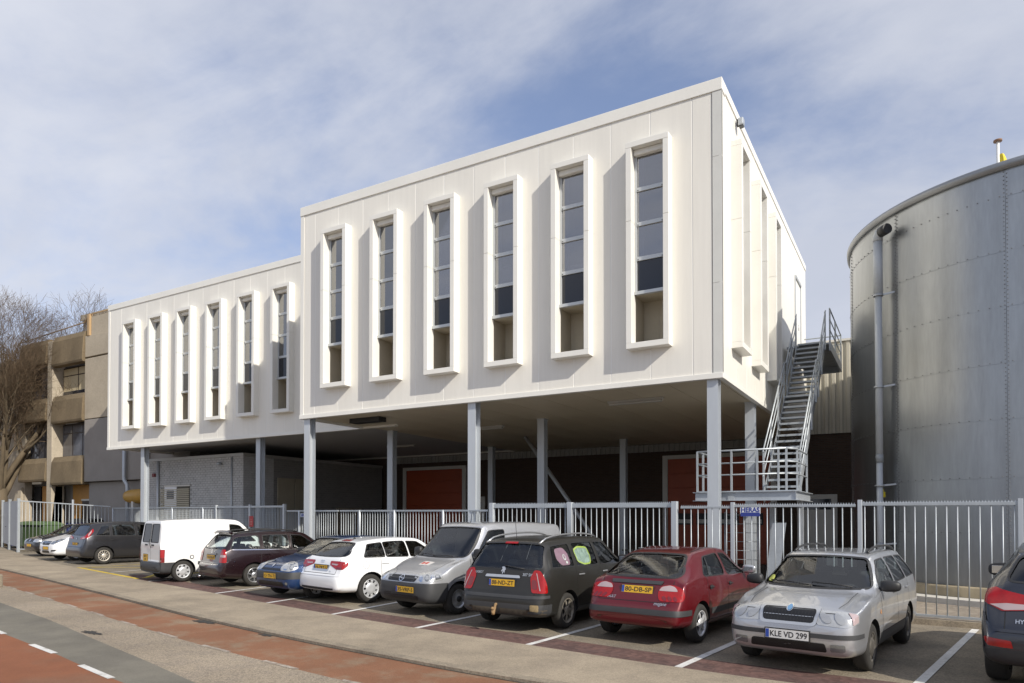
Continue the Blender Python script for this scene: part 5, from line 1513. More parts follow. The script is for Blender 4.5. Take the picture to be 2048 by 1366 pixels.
        if style == 'spoke':
            for i in range(n):
                t = 2 * PI * i / n; d = PI / n * .42; wedge(t - d, t + d, .06, rr - .018, zf, zf - .006, .40)
            rim.lathe([(.085, zf - .012), (.075, zf + .006), (.03, zf + .010), (0, zf + .010)], 20)
        elif style == 'cap':          # plastic cover with slots near the rim
            rim.lathe([(rr * .60, zf - .004), (rr * .5, zf + .010), (rr * .25, zf + .014), (0, zf + .010)], 28)
            for i in range(n):
                t = 2 * PI * i / n; d = PI / n * .62; wedge(t - d, t + d, rr * .58, rr - .018, zf - .003, zf - .004, .86)
        elif style == 'steel':
            rim.lathe([(rr * .92, hw - .045), (rr * .72, hw - .045), (rr * .55, hw - .02), (rr * .35, hw - .022), (rr * .3, hw - .005), (0, hw - .005)], 28)
            for i in range(n):
                t = 2 * PI * i / n; d = PI / n * .5; wedge(t - d, t + d, rr * .70, rr - .02, hw - .042, hw - .035, .9)
        rim = rim.mesh('rim'); dk = dk.mesh('brake_disc')
        mdk = mat('brake_dark', (0.03, 0.03, 0.032), .6, .3)
        if cap: capm = MB().lathe([(rr * .34, zf - .01), (rr * .30, zf + .018), (0, zf + .022)], 20).mesh('hub_cap')
        for ax in s.axles:
            for sy in (-1, 1):
                mw = s.m @ Matrix.Translation((ax, sy * (s.W / 2 - hw - .022), r)) @ Matrix.Rotation(-sy * PI / 2, 4, 'X') @ Matrix.Rotation(random.uniform(0, 6), 4, 'Z')
                wo = put('wheel', dk, mdk, s.root, m=mw)
                put('tyre', tyre, M_TYRE, wo, m=mw); put('rim', rim, rim_mat, wo, m=mw)
                if cap: put('hub_cap', capm, cap, wo, m=mw)
    def plate(s, end, y, z, text, col='yellow', w=.52, h=.112, tilt=0.0, off=.012, dark=False, size=.098, band=True):
        pt, n = s.cast('F' if end == 'F' else 'B', y, z)
        sx = 1 if end == 'F' else -1
        mm = s.m @ frame_m(pt + Vector((sx * off, 0, 0)), (0, sx, 0), (-sx * math.sin(tilt), 0, math.cos(tilt)), (sx * math.cos(tilt), 0, math.sin(tilt)))
        cols = {'yellow': (0.62, 0.36, 0.02), 'white': (0.68, 0.68, 0.66)}
        o = put('number_plate', MB().box(-w / 2, w / 2, -h / 2, h / 2, -.02, .002), mat('plate_' + col, cols[col], .45), s.root, m=mm)
        put('plate_holder', MB().box(-w / 2 - .012, w / 2 + .012, -h / 2 - .014, h / 2 + .012, -.03, -.002), M_BLACK, o, m=mm)
        if band: put('blue_band', MB().box(-w / 2 + .003, -w / 2 + .045, -h / 2 + .004, h / 2 - .004, .0022, .0032), mat('plate_blue', (0.02, 0.06, 0.33), .45), o, m=mm)
        if text:
            me = text_mesh(text, size, bold=.0015); xs_ = [v.co.x for v in me.vertices]; wd = max(xs_) - min(xs_); room = w - (.075 if band else .03)
            for v in me.vertices: v.co.x *= room / wd
            me.materials.append(mat('plate_ink', (0.02, 0.02, 0.02), .5)); put('lettering', me, None, o, m=mm @ Matrix.Translation((.02 if band else 0, -.004, .0036)))
        return o
    def mirror(s, sx, z, mt, size=(.10, .13, .085), sides=(-1, 1), out=.13):
        for sy in sides:
            pt, n = s.cast('L' if sy > 0 else 'R', sx, z)
            c = pt + Vector((0, sy * out, .03))
            bm_ = bmesh.new(); bmesh.ops.create_uvsphere(bm_, u_segments=16, v_segments=10, radius=1)
            for v in bm_.verts:
                q = v.co
                e = .62
                x = math.copysign(abs(q.x) ** e, q.x); y = math.copysign(abs(q.y) ** e, q.y); z_ = math.copysign(abs(q.z) ** e, q.z)
                if x < 0: x *= .35
                v.co = Vector((x * size[0] * (1 - .25 * max(0, sy * y)), y * size[1], z_ * size[2] * (1 - .12 * sy * y)))
            me = bpy.data.meshes.new('mirror'); bm_.to_mesh(me); bm_.free(); me.polygons.foreach_set('use_smooth', [True] * len(me.polygons))
            o = put('wing_mirror', me, mt, s.root, m=s.m @ Matrix.Translation(c))
            put('mirror_glass', MB().box(-size[0] * .35 - .006, -size[0] * .35 - .002, -size[1] * .66, size[1] * .66, -size[2] * .58, size[2] * .58), M_CHROME, o, m=s.m @ Matrix.Translation(c), bevel=.002)
            put('mirror_arm', MB().tube(pt + Vector((.01, -sy * .01, -.02)), c + Vector((.01, -sy * .06, -.03)), .028, n=8), M_BLACK, o, m=s.m)
    def handle(s, sx, z, mt, sides='LR', w=.19, h=.026):
        for pl in sides:
            pt, n = s.cast(pl, sx, z); sy = 1 if pl == 'L' else -1
            mm = s.m @ frame_m(pt + n * .012, (1, 0, 0), n, Vector((1, 0, 0)).cross(n))
            o = put('door_handle', MB().box(-w / 2, w / 2, -.006, .014, -h / 2, h / 2), mt, s.root, m=mm, bevel=.008)
            pr_ = round_poly([(sx - w * .45, z - .03), (sx + w * .45, z - .03), (sx + w * .45, z + .035), (sx - w * .45, z + .035)], .03)
            s.patch('handle_recess', pl, pr_, M_BLACK if mt is M_BLACK else s.paint, off=.0012, parent=o, skirt=False)
    def roof_rails(s, s0, s1, yf, mt, h=.05):
        for sy in (-1, 1):
            pts = []
            for i in range(11):
                f = i / 10; x = s0 + (s1 - s0) * f; pt, n = s.cast('T', x, sy * yf * s.W / 2)
                pts.append(pt + Vector((0, 0, .012 + h * min(1, 4 * f, 4 * (1 - f)) ** .6)))
            put('roof_rail', MB().path(pts, .017, 8), mt, s.root, m=s.m)
    def wiper(s, plane, y0, y1, z0, z1, off=.02):
        a, n0 = s.cast(plane, y0, z0); b, n1 = s.cast(plane, y1, z1); c, n2 = s.cast(plane, .5 * (y0 + y1), .5 * (z0 + z1))
        put('wiper', MB().path([a + n0 * off, c + n2 * (off + .012), b + n1 * off], .009, 5), M_BLACK, s.root, m=s.m)
    def disc(s, name, plane, a, b, r, mt, off=.006, parent=None, ry=None, n=18):
        return s.patch(name, plane, [(a + r * math.cos(2 * PI * i / n), b + (ry or r) * math.sin(2 * PI * i / n)) for i in range(n)], mt, off=off, parent=parent, step=.2)
    def word(s, plane, a, b, text, size, mt, off=.006, parent=None, ital=0.0, name='badge_lettering'):
        me = text_mesh(text, size, bold=.0008)
        sgn = {'B': -1, 'F': 1}[plane]
        vs_n = []
        for v in me.vertices:
            x = v.co.x + ital * v.co.y
            pt, n = s.cast(plane, a + sgn * x, b + v.co.y); v.co = pt + n * off
        me.materials.append(mt)
        return put(name, me, None, parent or s.root, m=s.m)
    def side_win(s, specs, drop=.095, sill=.03, r=.045):
        out = []
        for (b0, t0, b1, t1) in specs:
            bot = [(b0, s.belt(b0) + sill), (b1, s.belt(b1) + sill)]
            tp = [(t1 + (t0 - t1) * k / 6, s.top(t1 + (t0 - t1) * k / 6) - drop) for k in range(7)]
            pl = bot + tp
            rr = [r, r] + [r] + [0] * 5 + [r]
            out.append(round_poly(pl, rr))
        return out
    def end_win(s, z0, z1, w0, w1, r=.06, bow=.02):
        """symmetric screen outline in (y, z): half widths w0 at the foot and w1 at the head"""
        bot = [(-w0 + 2 * w0 * k / 6, z0 - bow * math.sin(PI * k / 6)) for k in range(7)]
        tp = [(w1 - 2 * w1 * k / 6, z1 + bow * math.sin(PI * k / 6)) for k in range(7)]
        rr = [r] + [0] * 5 + [r] + [r] + [0] * 5 + [r]
        return round_poly(bot + tp, rr)
    def both(s, fn):
        for sg in (1, -1): fn(sg)
    def seams_side(s, xs, z0, slant=None, mt=None):
        for pl in 'LR':
            for x in xs:
                pts = x if isinstance(x, list) else [(x, z0), (x, s.belt(x) + .02)]
                s.line('door_gap', pl, pts, .008, M_RUBBER, off=.0016)
def flip_y(poly): return [(-a, b) for a, b in poly][::-1]

def paint_mat(name, col, metal=0.0, rough=.35, dirt=.0, flake=.06):
    m = mat(name, col, rough, metal, var=.03 + dirt, vscale=1.6, coat=.8 if dirt < .1 else .25, rvar=.04 + dirt * .5)
    return m
M_TYRE = mat('tyre_rubber', (0.028, 0.026, 0.023), 0.85, var=.25, vscale=6)
M_LENS = mat('headlamp_lens', (0.46, 0.47, 0.475), 0.22, 0.45, spec=.8, coat=.6, var=.12, vscale=18)
M_LENSDK = mat('headlamp_inner', (0.22, 0.23, 0.24), 0.12, 0.6, coat=1)
M_LENSMID = mat('headlamp_bowl', (0.38, 0.39, 0.40), 0.2, 0.4, coat=.6)
M_REFL = mat('lamp_reflector', (0.85, 0.86, 0.87), 0.05, 1.0)
M_TAIL = mat('tail_lamp_red', (0.30, 0.006, 0.006), 0.16, spec=.5, coat=.4, var=.12, vscale=22)
M_TAILDK = mat('tail_lamp_dark', (0.16, 0.006, 0.008), 0.10, coat=1)
M_TAILW = mat('tail_lamp_clear', (0.46, 0.36, 0.36), 0.16, 0.2, coat=.4)
M_AMBER = mat('indicator_amber', (0.62, 0.22, 0.02), 0.15, coat=1)
M_GRILLE = mat('grille_black', (0.010, 0.010, 0.011), 0.4)
M_BUMPER = mat('dark_bumper_plastic', (0.042, 0.043, 0.045), 0.55, var=.08, vscale=4)
M_DUST = mat('dusty_plastic', (0.085, 0.070, 0.050), 0.75, var=.35, vscale=3.5)
M_RIM = mat('alloy_silver', (0.52, 0.53, 0.54), 0.30, 0.85, var=.06, vscale=9)
M_RIMW = mat('wheel_cover_silver', (0.60, 0.61, 0.62), 0.38, 0.45, var=.05, vscale=9)
M_RIMDK = mat('dusty_dark_rim', (0.13, 0.12, 0.105), 0.5, 0.5, var=.25, vscale=12)
M_SILVRAIL = mat('satin_rail', (0.50, 0.51, 0.52), 0.3, 0.8)

def at_wheel(p, contact, side, axle, slope, nose_in):
    """centre of a car whose wheel (side +1 left / -1 right, axle 'F'/'R') touches the ground at contact"""
    f = Vector((slope, 1, 0)).normalized()
    if not nose_in: f = -f
    l = Vector((-f.y, f.x, 0)); sa = p['fo'] + (p['wb'] if axle == 'R' else 0)
    q = Vector((*contact, 0)) - (f * (p['L'] / 2 - sa) + l * (side * (p['W'] / 2 - .07))) * CAR_S
    return (q.x, q.y)
def std_regions(c, doors, yb=.70, zsill=.30, yt=.68, zt0=.62, extra=()):
    p = c.p; P = c.paint; w = c.W / 2
    R = list(extra)
    R.append(('bonnet', P, .20, p['s_ws'] - .02, -w * yb, w * yb, .55, 1.4, 'mid'))
    R.append(('tailgate', P, p['s_rr'] + .02, c.L - .02, -w * yt, w * yt, zt0, 2.2, 'mid'))
    for a, b in doors:
        for sd in ('left', 'right'): R.append(('door', P, a, b, -9, 9, zsill, 2.0, sd))
    return R
def gaps(c, doors, yb=.70, zsill=.30, yt=.68, zt0=.62, side=True, arch_cut=None):
    p = c.p; w = c.W / 2
    xs = sorted({v for d in doors for v in d})
    if side:
        for pl in 'LR':
            for x in xs: c.line('door_gap', pl, [(x, zsill), (x, c.belt(x) + .01)], .009, M_RUBBER, off=.0018)
            c.line('door_gap', pl, [(xs[0], zsill), (xs[-1], zsill)], .009, M_RUBBER, off=.0018)
    for sg in (-1, 1): c.line('bonnet_gap', 'T', [(.24, sg * w * yb * .93), (.5, sg * w * yb), (p['s_ws'] - .03, sg * w * yb)], .006, M_RUBBER, off=.0028)
    c.line('bonnet_gap', 'F', [(-w * yb * .93, p['zhf'] - .04), (w * yb * .93, p['zhf'] - .04)], .009, M_RUBBER, off=.0018)
    for sg in (-1, 1): c.line('tailgate_gap', 'B', [(sg * w * yt, zt0), (sg * w * yt, p['z_tail'] - .02)], .010, M_RUBBER, off=.0018)
    c.line('tailgate_gap', 'B', [(-w * yt, zt0), (w * yt, zt0)], .010, M_RUBBER, off=.0018)
def lamp_pair(c, name, end, poly, mt, off=.006, subs=()):
    """mirror a lamp outline (unrolled corner coordinates) to both sides; subs = inner patches"""
    for sd in ('L', 'R'):
        o = c.patch(name, end + sd, poly, mt, off=off, step=.05)
        for nme, kind, data, m2, of2 in subs:
            if kind == 'disc': c.disc(nme, end + sd, data[0], data[1], data[2], m2, off=of2, parent=o, ry=data[3] if len(data) > 3 else None)
            else: c.patch(nme, end + sd, data, m2, off=of2, parent=o, step=.05)
def simple_front(c, z=.70):
    lamp_pair(c, 'headlight', 'F', round_poly([(-.42, z - .07), (-.02, z - .06), (.16, z + .05), (-.30, z + .07)], .04), M_LENS, .005)
    c.patch('grille', 'F', round_poly([(-.30, z - .06), (.30, z - .06), (.33, z + .05), (-.33, z + .05)], .03), M_GRILLE, .004)
    c.patch('air_intake', 'F', round_poly([(-.5, .29), (.5, .29), (.48, .39), (-.48, .39)], .03), M_GRILLE, .004)
    c.plate('F', 0, .47, '', w=.5)
def simple_rear(c, z=.85):
    lamp_pair(c, 'tail_light', 'B', round_poly([(-.26, z - .09), (.10, z - .09), (.12, z + .10), (-.22, z + .10)], .04), M_TAIL, .005)
    c.plate('B', 0, z - .10, '', w=.5)

# 1 --- silver estate, nose to the street -----------------------------------------------------------
P = dict(L=4.22, W=1.66, H=1.44, wb=2.46, fo=.80, wr=.298, zhf=.80, zhr=.955, s_ws=1.06, s_rf=1.86, s_rr=3.86, s_tb=4.08, belt=(.945, 1.0), z_tail=1.02, rw=.70, tw=.80, bump_top=.62, zb=.21)
PAINT = paint_mat('silver_paint', (0.50, 0.51, 0.53), .72, .32)
sl = .15
c = Car('estate_car', 'silver estate car with a German plate and black roof rails, nose to the street', 'car', P, at_wheel(P, (-.52, 9.66), 1, 'F', sl, False), sl, False, PAINT)
w = c.W / 2
doors = [(1.30, 2.34), (2.34, 3.22)]
sw = c.side_win([(1.40, 1.90, 2.30, 2.31), (2.39, 2.40, 3.16, 3.06), (3.24, 3.14, 3.90, 3.66)])
c.finish(sw, c.end_win(.99, 1.355, .71, .55), [c.end_win(1.06, 1.35, .60, .53)],
         std_regions(c, doors, extra=[('lower_trim', M_BUMPER, 1.16, 3.02, -9, 9, .10, .43, 'left'), ('lower_trim', M_BUMPER, 1.16, 3.02, -9, 9, .10, .43, 'right')], zsill=.43))
gaps(c, doors, zsill=.43)
# headlights, grille, bumper strip
lamp_pair(c, 'headlight', 'F', round_poly([(-.47, .625), (-.10, .605), (.17, .66), (.20, .76), (-.06, .785), (-.47, .785)], .025), M_LENS, .006,
          [('reflector', 'disc', (-.34, .705, .058, .058), M_LENSMID, .013), ('reflector', 'disc', (-.17, .700, .060, .060), M_LENSMID, .013), ('indicator', 'poly', round_poly([(.0, .635), (.14, .67), (.16, .75), (.01, .77)], .015), M_TAILW, .013)])
g = c.patch('grille_frame', 'F', round_poly([(-.335, .600), (.335, .600), (.37, .815), (-.37, .815)], .05), M_SILVER, .016)
c.patch('grille', 'F', round_poly([(-.30, .635), (.30, .635), (.325, .785), (-.325, .785)], .04), M_GRILLE, .019, parent=g)
for i in range(15):
    y = -.27 + .54 * i / 14; c.line('grille_slat', 'F', [(y, .64), (y * 1.06, .77)], .007, M_BLACK, .0215, parent=g)
c.disc('emblem', 'F', 0, .780, .040, M_CHROME, .026, parent=g); c.disc('emblem_field', 'F', 0, .780, .029, mat('emblem_blue', (0.12, 0.25, 0.42), .3), .029, parent=g)
for sd in 'LR': c.line('bumper_strip', 'F' + sd, [(-.80, .49), (-.4, .49), (.30, .50)], .055, M_BUMPER, .009)
c.patch('air_intake', 'F', round_poly([(-.46, .300), (.46, .300), (.44, .405), (-.44, .405)], .03), M_GRILLE, .006)
for sg in (-1, 1): c.patch('fog_light', 'F', round_poly([(sg * .50, .315), (sg * .66, .325), (sg * .66, .405), (sg * .50, .405)], .02), M_LENSDK, .009)
c.plate('F', 0.0, .475, 'KLE VD 299', 'white', off=.03, size=.10)
c.mirror(1.42, .99, M_BLACK, (.085, .125, .075), out=.135)
for x in (2.18, 3.08): c.handle(x, .885, c.paint)
c.roof_rails(2.0, 3.85, .60, M_BLACK, .055)
c.wiper('F', -.02, -.58, .99, 1.02); c.wiper('F', .5, -.02, .99, 1.02)
c.patch('permit_sticker', 'F', round_poly([(-.66, 1.02), (-.56, 1.02), (-.56, 1.10), (-.64, 1.10)], .04), mat('yellow_green_sticker', (0.52, 0.55, 0.12), .5), .0)
for sd in 'LR': c.disc('side_repeater', sd, 1.20, .70, .03, M_AMBER, .004)
c.wheels('cap', M_RIMDK, 6, rim_r=.195)
simple_rear(c)

# 2 --- dark red hatchback --------------------------------------------------------------------------
P = dict(L=4.13, W=1.70, H=1.42, wb=2.58, fo=.80, wr=.295, zhf=.78, zhr=.95, s_ws=1.02, s_rf=1.82, s_rr=3.02, s_tb=3.86, belt=(.92, .97), z_tail=.975, rw=.69, tw=.74, bump_top=.60, roof_rear=1.375, zb=.22)
PAINT = paint_mat('dark_red_paint', (0.120, 0.006, 0.010), .30, .30)
sl = .12
c = Car('red_hatchback', 'dark red rounded hatchback seen from behind, next to the silver estate', 'car', P, at_wheel(P, (-2.83, 10.44), -1, 'R', sl, True), sl, True, PAINT)
w = c.W / 2; doors = [(1.22, 2.28), (2.28, 3.10)]
sw = c.side_win([(1.42, 1.92, 2.24, 2.22), (2.34, 2.31, 3.22, 2.86)], drop=.10, r=.10)
rw_ = c.end_win(1.005, 1.315, .66, .50, r=.09, bow=.015)
c.finish(sw, c.end_win(.99, 1.335, .70, .54), [rw_],
         std_regions(c, doors, zsill=.40, yt=.70, zt0=.645, extra=[('sill_trim', M_BUMPER, 1.14, 3.0, -9, 9, .40, .50, 'left'), ('sill_trim', M_BUMPER, 1.14, 3.0, -9, 9, .40, .50, 'right')]))
gaps(c, doors, zsill=.32, yt=.70, zt0=.645)
lamp_pair(c, 'tail_light', 'B', round_poly([(-.34, .665), (.06, .665), (.15, .74), (.10, .87), (-.06, .905), (-.24, .875), (-.33, .76)], .05), M_TAIL, .008,
          [('clear_segment', 'poly', round_poly([(-.29, .81), (.03, .81), (.0, .872), (-.08, .895), (-.22, .868)], .03), M_TAILW, .011), ('bulb', 'disc', (-.24, .705, .034), M_TAILDK, .011), ('bulb', 'disc', (-.15, .705, .034), M_TAILDK, .011), ('bulb', 'disc', (-.06, .705, .034), M_TAILDK, .011)])
c.patch('tailgate_grip', 'B', round_poly([(-.42, .895), (.42, .895), (.44, .945), (-.44, .945)], .02), M_BUMPER, .012)
c.plate('B', -.03, .815, '80-DB-SP', tilt=.25, off=.02)
for sd in 'LR': c.line('bumper_strip', 'B' + sd, [(-.86, .50), (-.4, .50), (.34, .50)], .085, M_BUMPER, .010)
c.word('B', .42, .685, 'RENAULT', .055, M_SILVER); c.word('B', -.46, .625, 'megane', .065, M_SILVER, ital=.15)
c.wiper('B', .52, .30, 1.02, 1.13)
c.mirror(1.46, .985, M_SILVER, (.085, .115, .075), out=.14)
for x in (2.16, 2.98): c.handle(x, .82, M_BLACK, w=.15)
c.line('roof_mould', 'T', [(1.9, .50), (3.0, .48)], .02, M_BLACK, .004); c.line('roof_mould', 'T', [(1.9, -.50), (3.0, -.48)], .02, M_BLACK, .004)
c.wheels('spoke', M_RIMW, 5, rim_r=.20)
for pl in 'LR':
    c.line('quarter_bar', pl, [(2.98, c.belt(2.98) + .03), (2.80, 1.27)], .022, M_BLACK, .004)
simple_front(c, .68)

# 3 --- black dusty estate with a tow bar -------------------------------------------------------------
P = dict(L=4.42, W=1.76, H=1.56, wb=2.71, fo=.84, wr=.305, zhf=.80, zhr=1.0, s_ws=.98, s_rf=1.82, s_rr=3.98, s_tb=4.26, belt=(.98, 1.03), z_tail=1.02, rw=.69, tw=.80, bump_top=.62, roof_rear=1.50, zb=.22)
PAINT = paint_mat('dusty_black_paint', (0.022, 0.021, 0.018), .15, .36, dirt=.12)
sl = .06
c = Car('black_estate_car', 'dusty black estate car with a tow bar and children sunshades in the side windows', 'car', P, at_wheel(P, (-5.11, 10.59), -1, 'R', sl, True), sl, True, PAINT)
w = c.W / 2; doors = [(1.28, 2.30), (2.30, 3.24)]
sw = c.side_win([(1.34, 1.86, 2.26, 2.27), (2.36, 2.37, 3.18, 3.13), (3.28, 3.24, 4.02, 3.84)], drop=.105)
c.finish(sw, c.end_win(1.03, 1.43, .74, .57), [c.end_win(1.045, 1.445, .75, .62, r=.07)],
         std_regions(c, doors, zsill=.36, yt=.76, zt0=.60, extra=[('bumper', M_BUMPER, 4.10, 4.43, -9, 9, .1, .47, None)]))
gaps(c, doors, zsill=.36, yt=.76, zt0=.60)
lamp_pair(c, 'tail_light', 'B', round_poly([(-.20, .66), (.16, .66), (.14, .80), (.02, 1.02), (-.10, 1.03), (-.20, .90)], .04), M_TAIL, .009,
          [('dark_segment', 'poly', round_poly([(-.18, .72), (-.08, .72), (-.08, .87), (-.17, .87)], .03), M_TAILDK, .011), ('clear_segment', 'poly', round_poly([(-.035, .70), (-.015, .70), (-.055, .98), (-.07, .98)], .008), M_TAILW, .012)])
c.patch('chrome_strip', 'B', round_poly([(-.36, .885), (.36, .885), (.34, .93), (-.34, .93)], .02), M_SILVER, .014)
c.plate('B', 0, .80, '88-ND-ZT', tilt=.08, off=.014)
lion = [(-.03, -.05), (-.012, -.012), (.004, -.05), (.018, -.05), (.012, .0), (.034, -.022), (.04, -.008), (.02, .022), (.034, .05), (.006, .062), (-.022, .044), (-.038, .012), (-.022, .006)]
c.patch('emblem', 'B', [(a * 1.2, 1.0 + b * 1.1) for a, b in lion], M_SILVER, .010, step=.04)
c.word('B', .52, .955, 'PEUGEOT', .05, M_SILVER); c.word('B', -.50, .945, '307 SW', .065, M_SILVER)
c.wiper('B', 0.0, -.42, 1.075, 1.035)
c.patch('high_brake_light', 'B', round_poly([(-.13, 1.445), (.13, 1.445), (.13, 1.475), (-.13, 1.475)], .01), M_TAIL, .012)
for sd in 'LR': c.line('bumper_lip', 'B' + sd, [(-.88, .585), (-.3, .585), (.22, .60)], .05, M_BUMPER, .010)
c.patch('muddy_fog_panel', 'B', round_poly([(-.76, .36), (-.62, .37), (-.62, .47), (-.76, .47)], .02), mat('dried_mud', (0.25, 0.19, 0.10), .9, var=.3, vscale=15), .008)
for sd in 'LR': c.line('mud_edge', 'B' + sd, [(-.85, .345), (-.35, .345), (.15, .345)], .08, M_DUST, .005)
M_RUST = mat('rusty_tow_bar', (0.24, 0.15, 0.07), .8, var=.3, vscale=20)
pt = Vector((-c.L / 2, .05, .40))
tb = put('tow_bar', MB().path([pt + Vector((.10, 0, .05)), pt + Vector((-.02, 0, .04)), pt + Vector((-.06, 0, -.05)), pt + Vector((-.12, -.03, -.11)), pt + Vector((-.17, -.05, -.10)), pt + Vector((-.18, -.05, -.04))], .024, 8), M_RUST, c.root, m=c.m)
put('tow_ball', MB().lathe([(0, -.03), (.022, -.022), (.03, 0), (.022, .022), (0, .03)], 12), M_RUST, tb, m=c.m @ Matrix.Translation(pt + Vector((-.18, -.05, -.01))))
c.roof_rails(1.95, 4.0, .62, M_SILVRAIL, .05)
pt, n_ = c.cast('T', 3.86, 0.0); put('aerial', MB().tube(pt, pt + Vector((.18, .16, .42)), .006, .003, n=5), M_BLACK, c.root, m=c.m)
M_SHP = mat('pink_sunshade', (0.36, 0.20, 0.27), .8, var=.1, vscale=9); M_SHY = mat('patterned_sunshade', (0.34, 0.40, 0.36), .8, var=.35, vscale=14); M_SHE = mat('lime_edge', (0.50, 0.58, 0.12), .7)
shp = round_poly([(3.36, 1.085), (3.66, 1.085), (3.78, 1.20), (3.72, 1.37), (3.44, 1.39), (3.34, 1.28)], .06)
shy = round_poly([(2.62, 1.075), (2.86, 1.07), (3.08, 1.13), (3.10, 1.33), (2.92, 1.38), (2.60, 1.36), (2.56, 1.2)], .05)
for pl in 'R':
    a = c.patch('sunshade', pl, shp, M_SHP, -.016, skirt=False, label='pink sunshade with a small white figure'); c.disc('shade_figure', pl, 3.5, 1.22, .05, M_BLIND, -.011, parent=a); c.disc('shade_face', pl, 3.5, 1.225, .033, M_SHP, -.008, parent=a); c.disc('shade_print', pl, 3.47, 1.13, .03, M_BLIND, -.010, parent=a, ry=.022)
    b = c.patch('sunshade', pl, shy, M_SHY, -.016, skirt=False, label='grey patterned sunshade with a lime edge'); c.line('shade_edge', pl, shy, .028, M_SHE, -.011, parent=b, closed=True)
c.mirror(1.40, 1.06, M_BLACK)
for x in (2.14, 3.08): c.handle(x, .90, M_SILVER)
c.wheels('spoke', mat('dusty_alloy', (0.27, 0.245, 0.20), .5, .4, var=.25, vscale=12), 7, rim_r=.215)
simple_front(c)

# 4 --- silver van, nose to the street ----------------------------------------------------------------
P = dict(L=4.32, W=1.68, H=1.80, wb=2.72, fo=.80, wr=.300, zhf=.80, zhr=1.06, s_ws=.93, s_rf=1.72, s_rr=4.18, s_tb=4.265, belt=(1.06, 1.08), z_tail=1.05, rw=.78, tw=.86, bump_top=.60, roof_rear=1.74, zb=.22, rear_seat=False)
PAINT = paint_mat('van_silver_paint', (0.46, 0.47, 0.49), .6, .36)
sl = .20
c = Car('silver_van', 'silver high-roofed delivery van with dark bumper, nose to the street', 'van', P, at_wheel(P, (-7.60, 11.0), 1, 'F', sl, False), sl, False, PAINT)
w = c.W / 2; doors = [(1.12, 2.26)]
sw = c.side_win([(1.30, 1.74, 2.20, 2.21)], drop=.16)
c.finish(sw, c.end_win(1.10, 1.665, .74, .64), [c.end_win(1.12, 1.58, .62, .58)],
         std_regions(c, doors, zsill=.38, extra=[('bumper', M_BUMPER, 0, .50, -9, 9, 0, .635, None), ('lower_trim', M_BUMPER, 1.20, 3.1, -9, 9, .1, .44, None)]))
gaps(c, doors, zsill=.38)
lamp_pair(c, 'headlight', 'F', round_poly([(-.52, .648), (-.02, .648), (.36, .70), (.30, .82), (-.08, .855), (-.36, .79)], .03), M_LENS, .007,
          [('reflector', 'disc', (-.24, .715, .055), M_REFL, .010), ('reflector', 'disc', (-.08, .735, .06), M_LENSDK, .010), ('reflector', 'disc', (.06, .75, .045), M_REFL, .010), ('indicator', 'poly', round_poly([(.14, .70), (.30, .72), (.24, .79), (.14, .79)], .02), M_LENSDK, .010)])
g = c.patch('grille', 'F', round_poly([(-.40, .652), (.40, .652), (.44, .755), (-.44, .755)], .03), M_GRILLE, .008)
c.line('grille_bar', 'F', [(-.40, .71), (.40, .71)], .028, M_BUMPER, .014, parent=g)
ring = [(.062 * math.cos(t), .705 + .052 * math.sin(t)) for t in np.linspace(0, 2 * PI, 20, endpoint=False)]
c.line('emblem_ring', 'F', ring, .014, M_CHROME, .020, parent=g, closed=True)
c.line('emblem_bolt', 'F', [(-.085, .712), (.015, .712), (-.015, .698), (.085, .698)], .012, M_CHROME, .021, parent=g)
c.plate('F', .14, .50, '35-VRP-5', off=.02)
c.patch('air_intake', 'F', round_poly([(-.50, .305), (.50, .305), (.50, .395), (-.50, .395)], .03), M_GRILLE, .005)
c.patch('air_intake', 'F', round_poly([(-.52, .41), (-.30, .41), (-.30, .43), (-.52, .43)], .01), M_GRILLE, .005)
c.wiper('F', .45, -.10, 1.10, 1.09); c.wiper('F', -.05, -.60, 1.10, 1.12)
st = c.patch('bonnet_sticker', 'T', round_poly([(.52, -.08), (.52, .22), (.68, .24), (.70, -.06)], .02), mat('sticker_white', (0.60, 0.57, 0.53), .5), .004)
for i in range(2): c.patch('sticker_mark', 'T', round_poly([(.55, .06 - i * .10), (.56, .13 - i * .10), (.65, .13 - i * .10), (.65, .06 - i * .10)], .01), mat('sticker_red', (0.50, 0.08, 0.06), .5), .006, parent=st)
c.mirror(1.26, 1.12, M_BLACK, (.09, .12, .11), out=.13)
for x in (2.10,): c.handle(x, .93, M_BLACK)
pt, n_ = c.cast('T', 1.80, .12); put('aerial', MB().tube(pt, pt + Vector((-.05, 0, .22)), .006, .003, n=5), M_BLACK, c.root, m=c.m)
for sg in (-1, 1):
    c.line('roof_groove', 'T', [(2.4, sg * .60), (4.05, sg * .60)], .03, M_BUMPER, .002)
    pl = 'L' if sg > 0 else 'R'
    c.line('body_crease', pl, [(2.36, 1.15), (4.1, 1.15)], .012, M_RUBBER, .0016)
c.wheels('steel', M_RIM, 10, rim_r=.19, cap=M_BLACK)
simple_rear(c, .95)

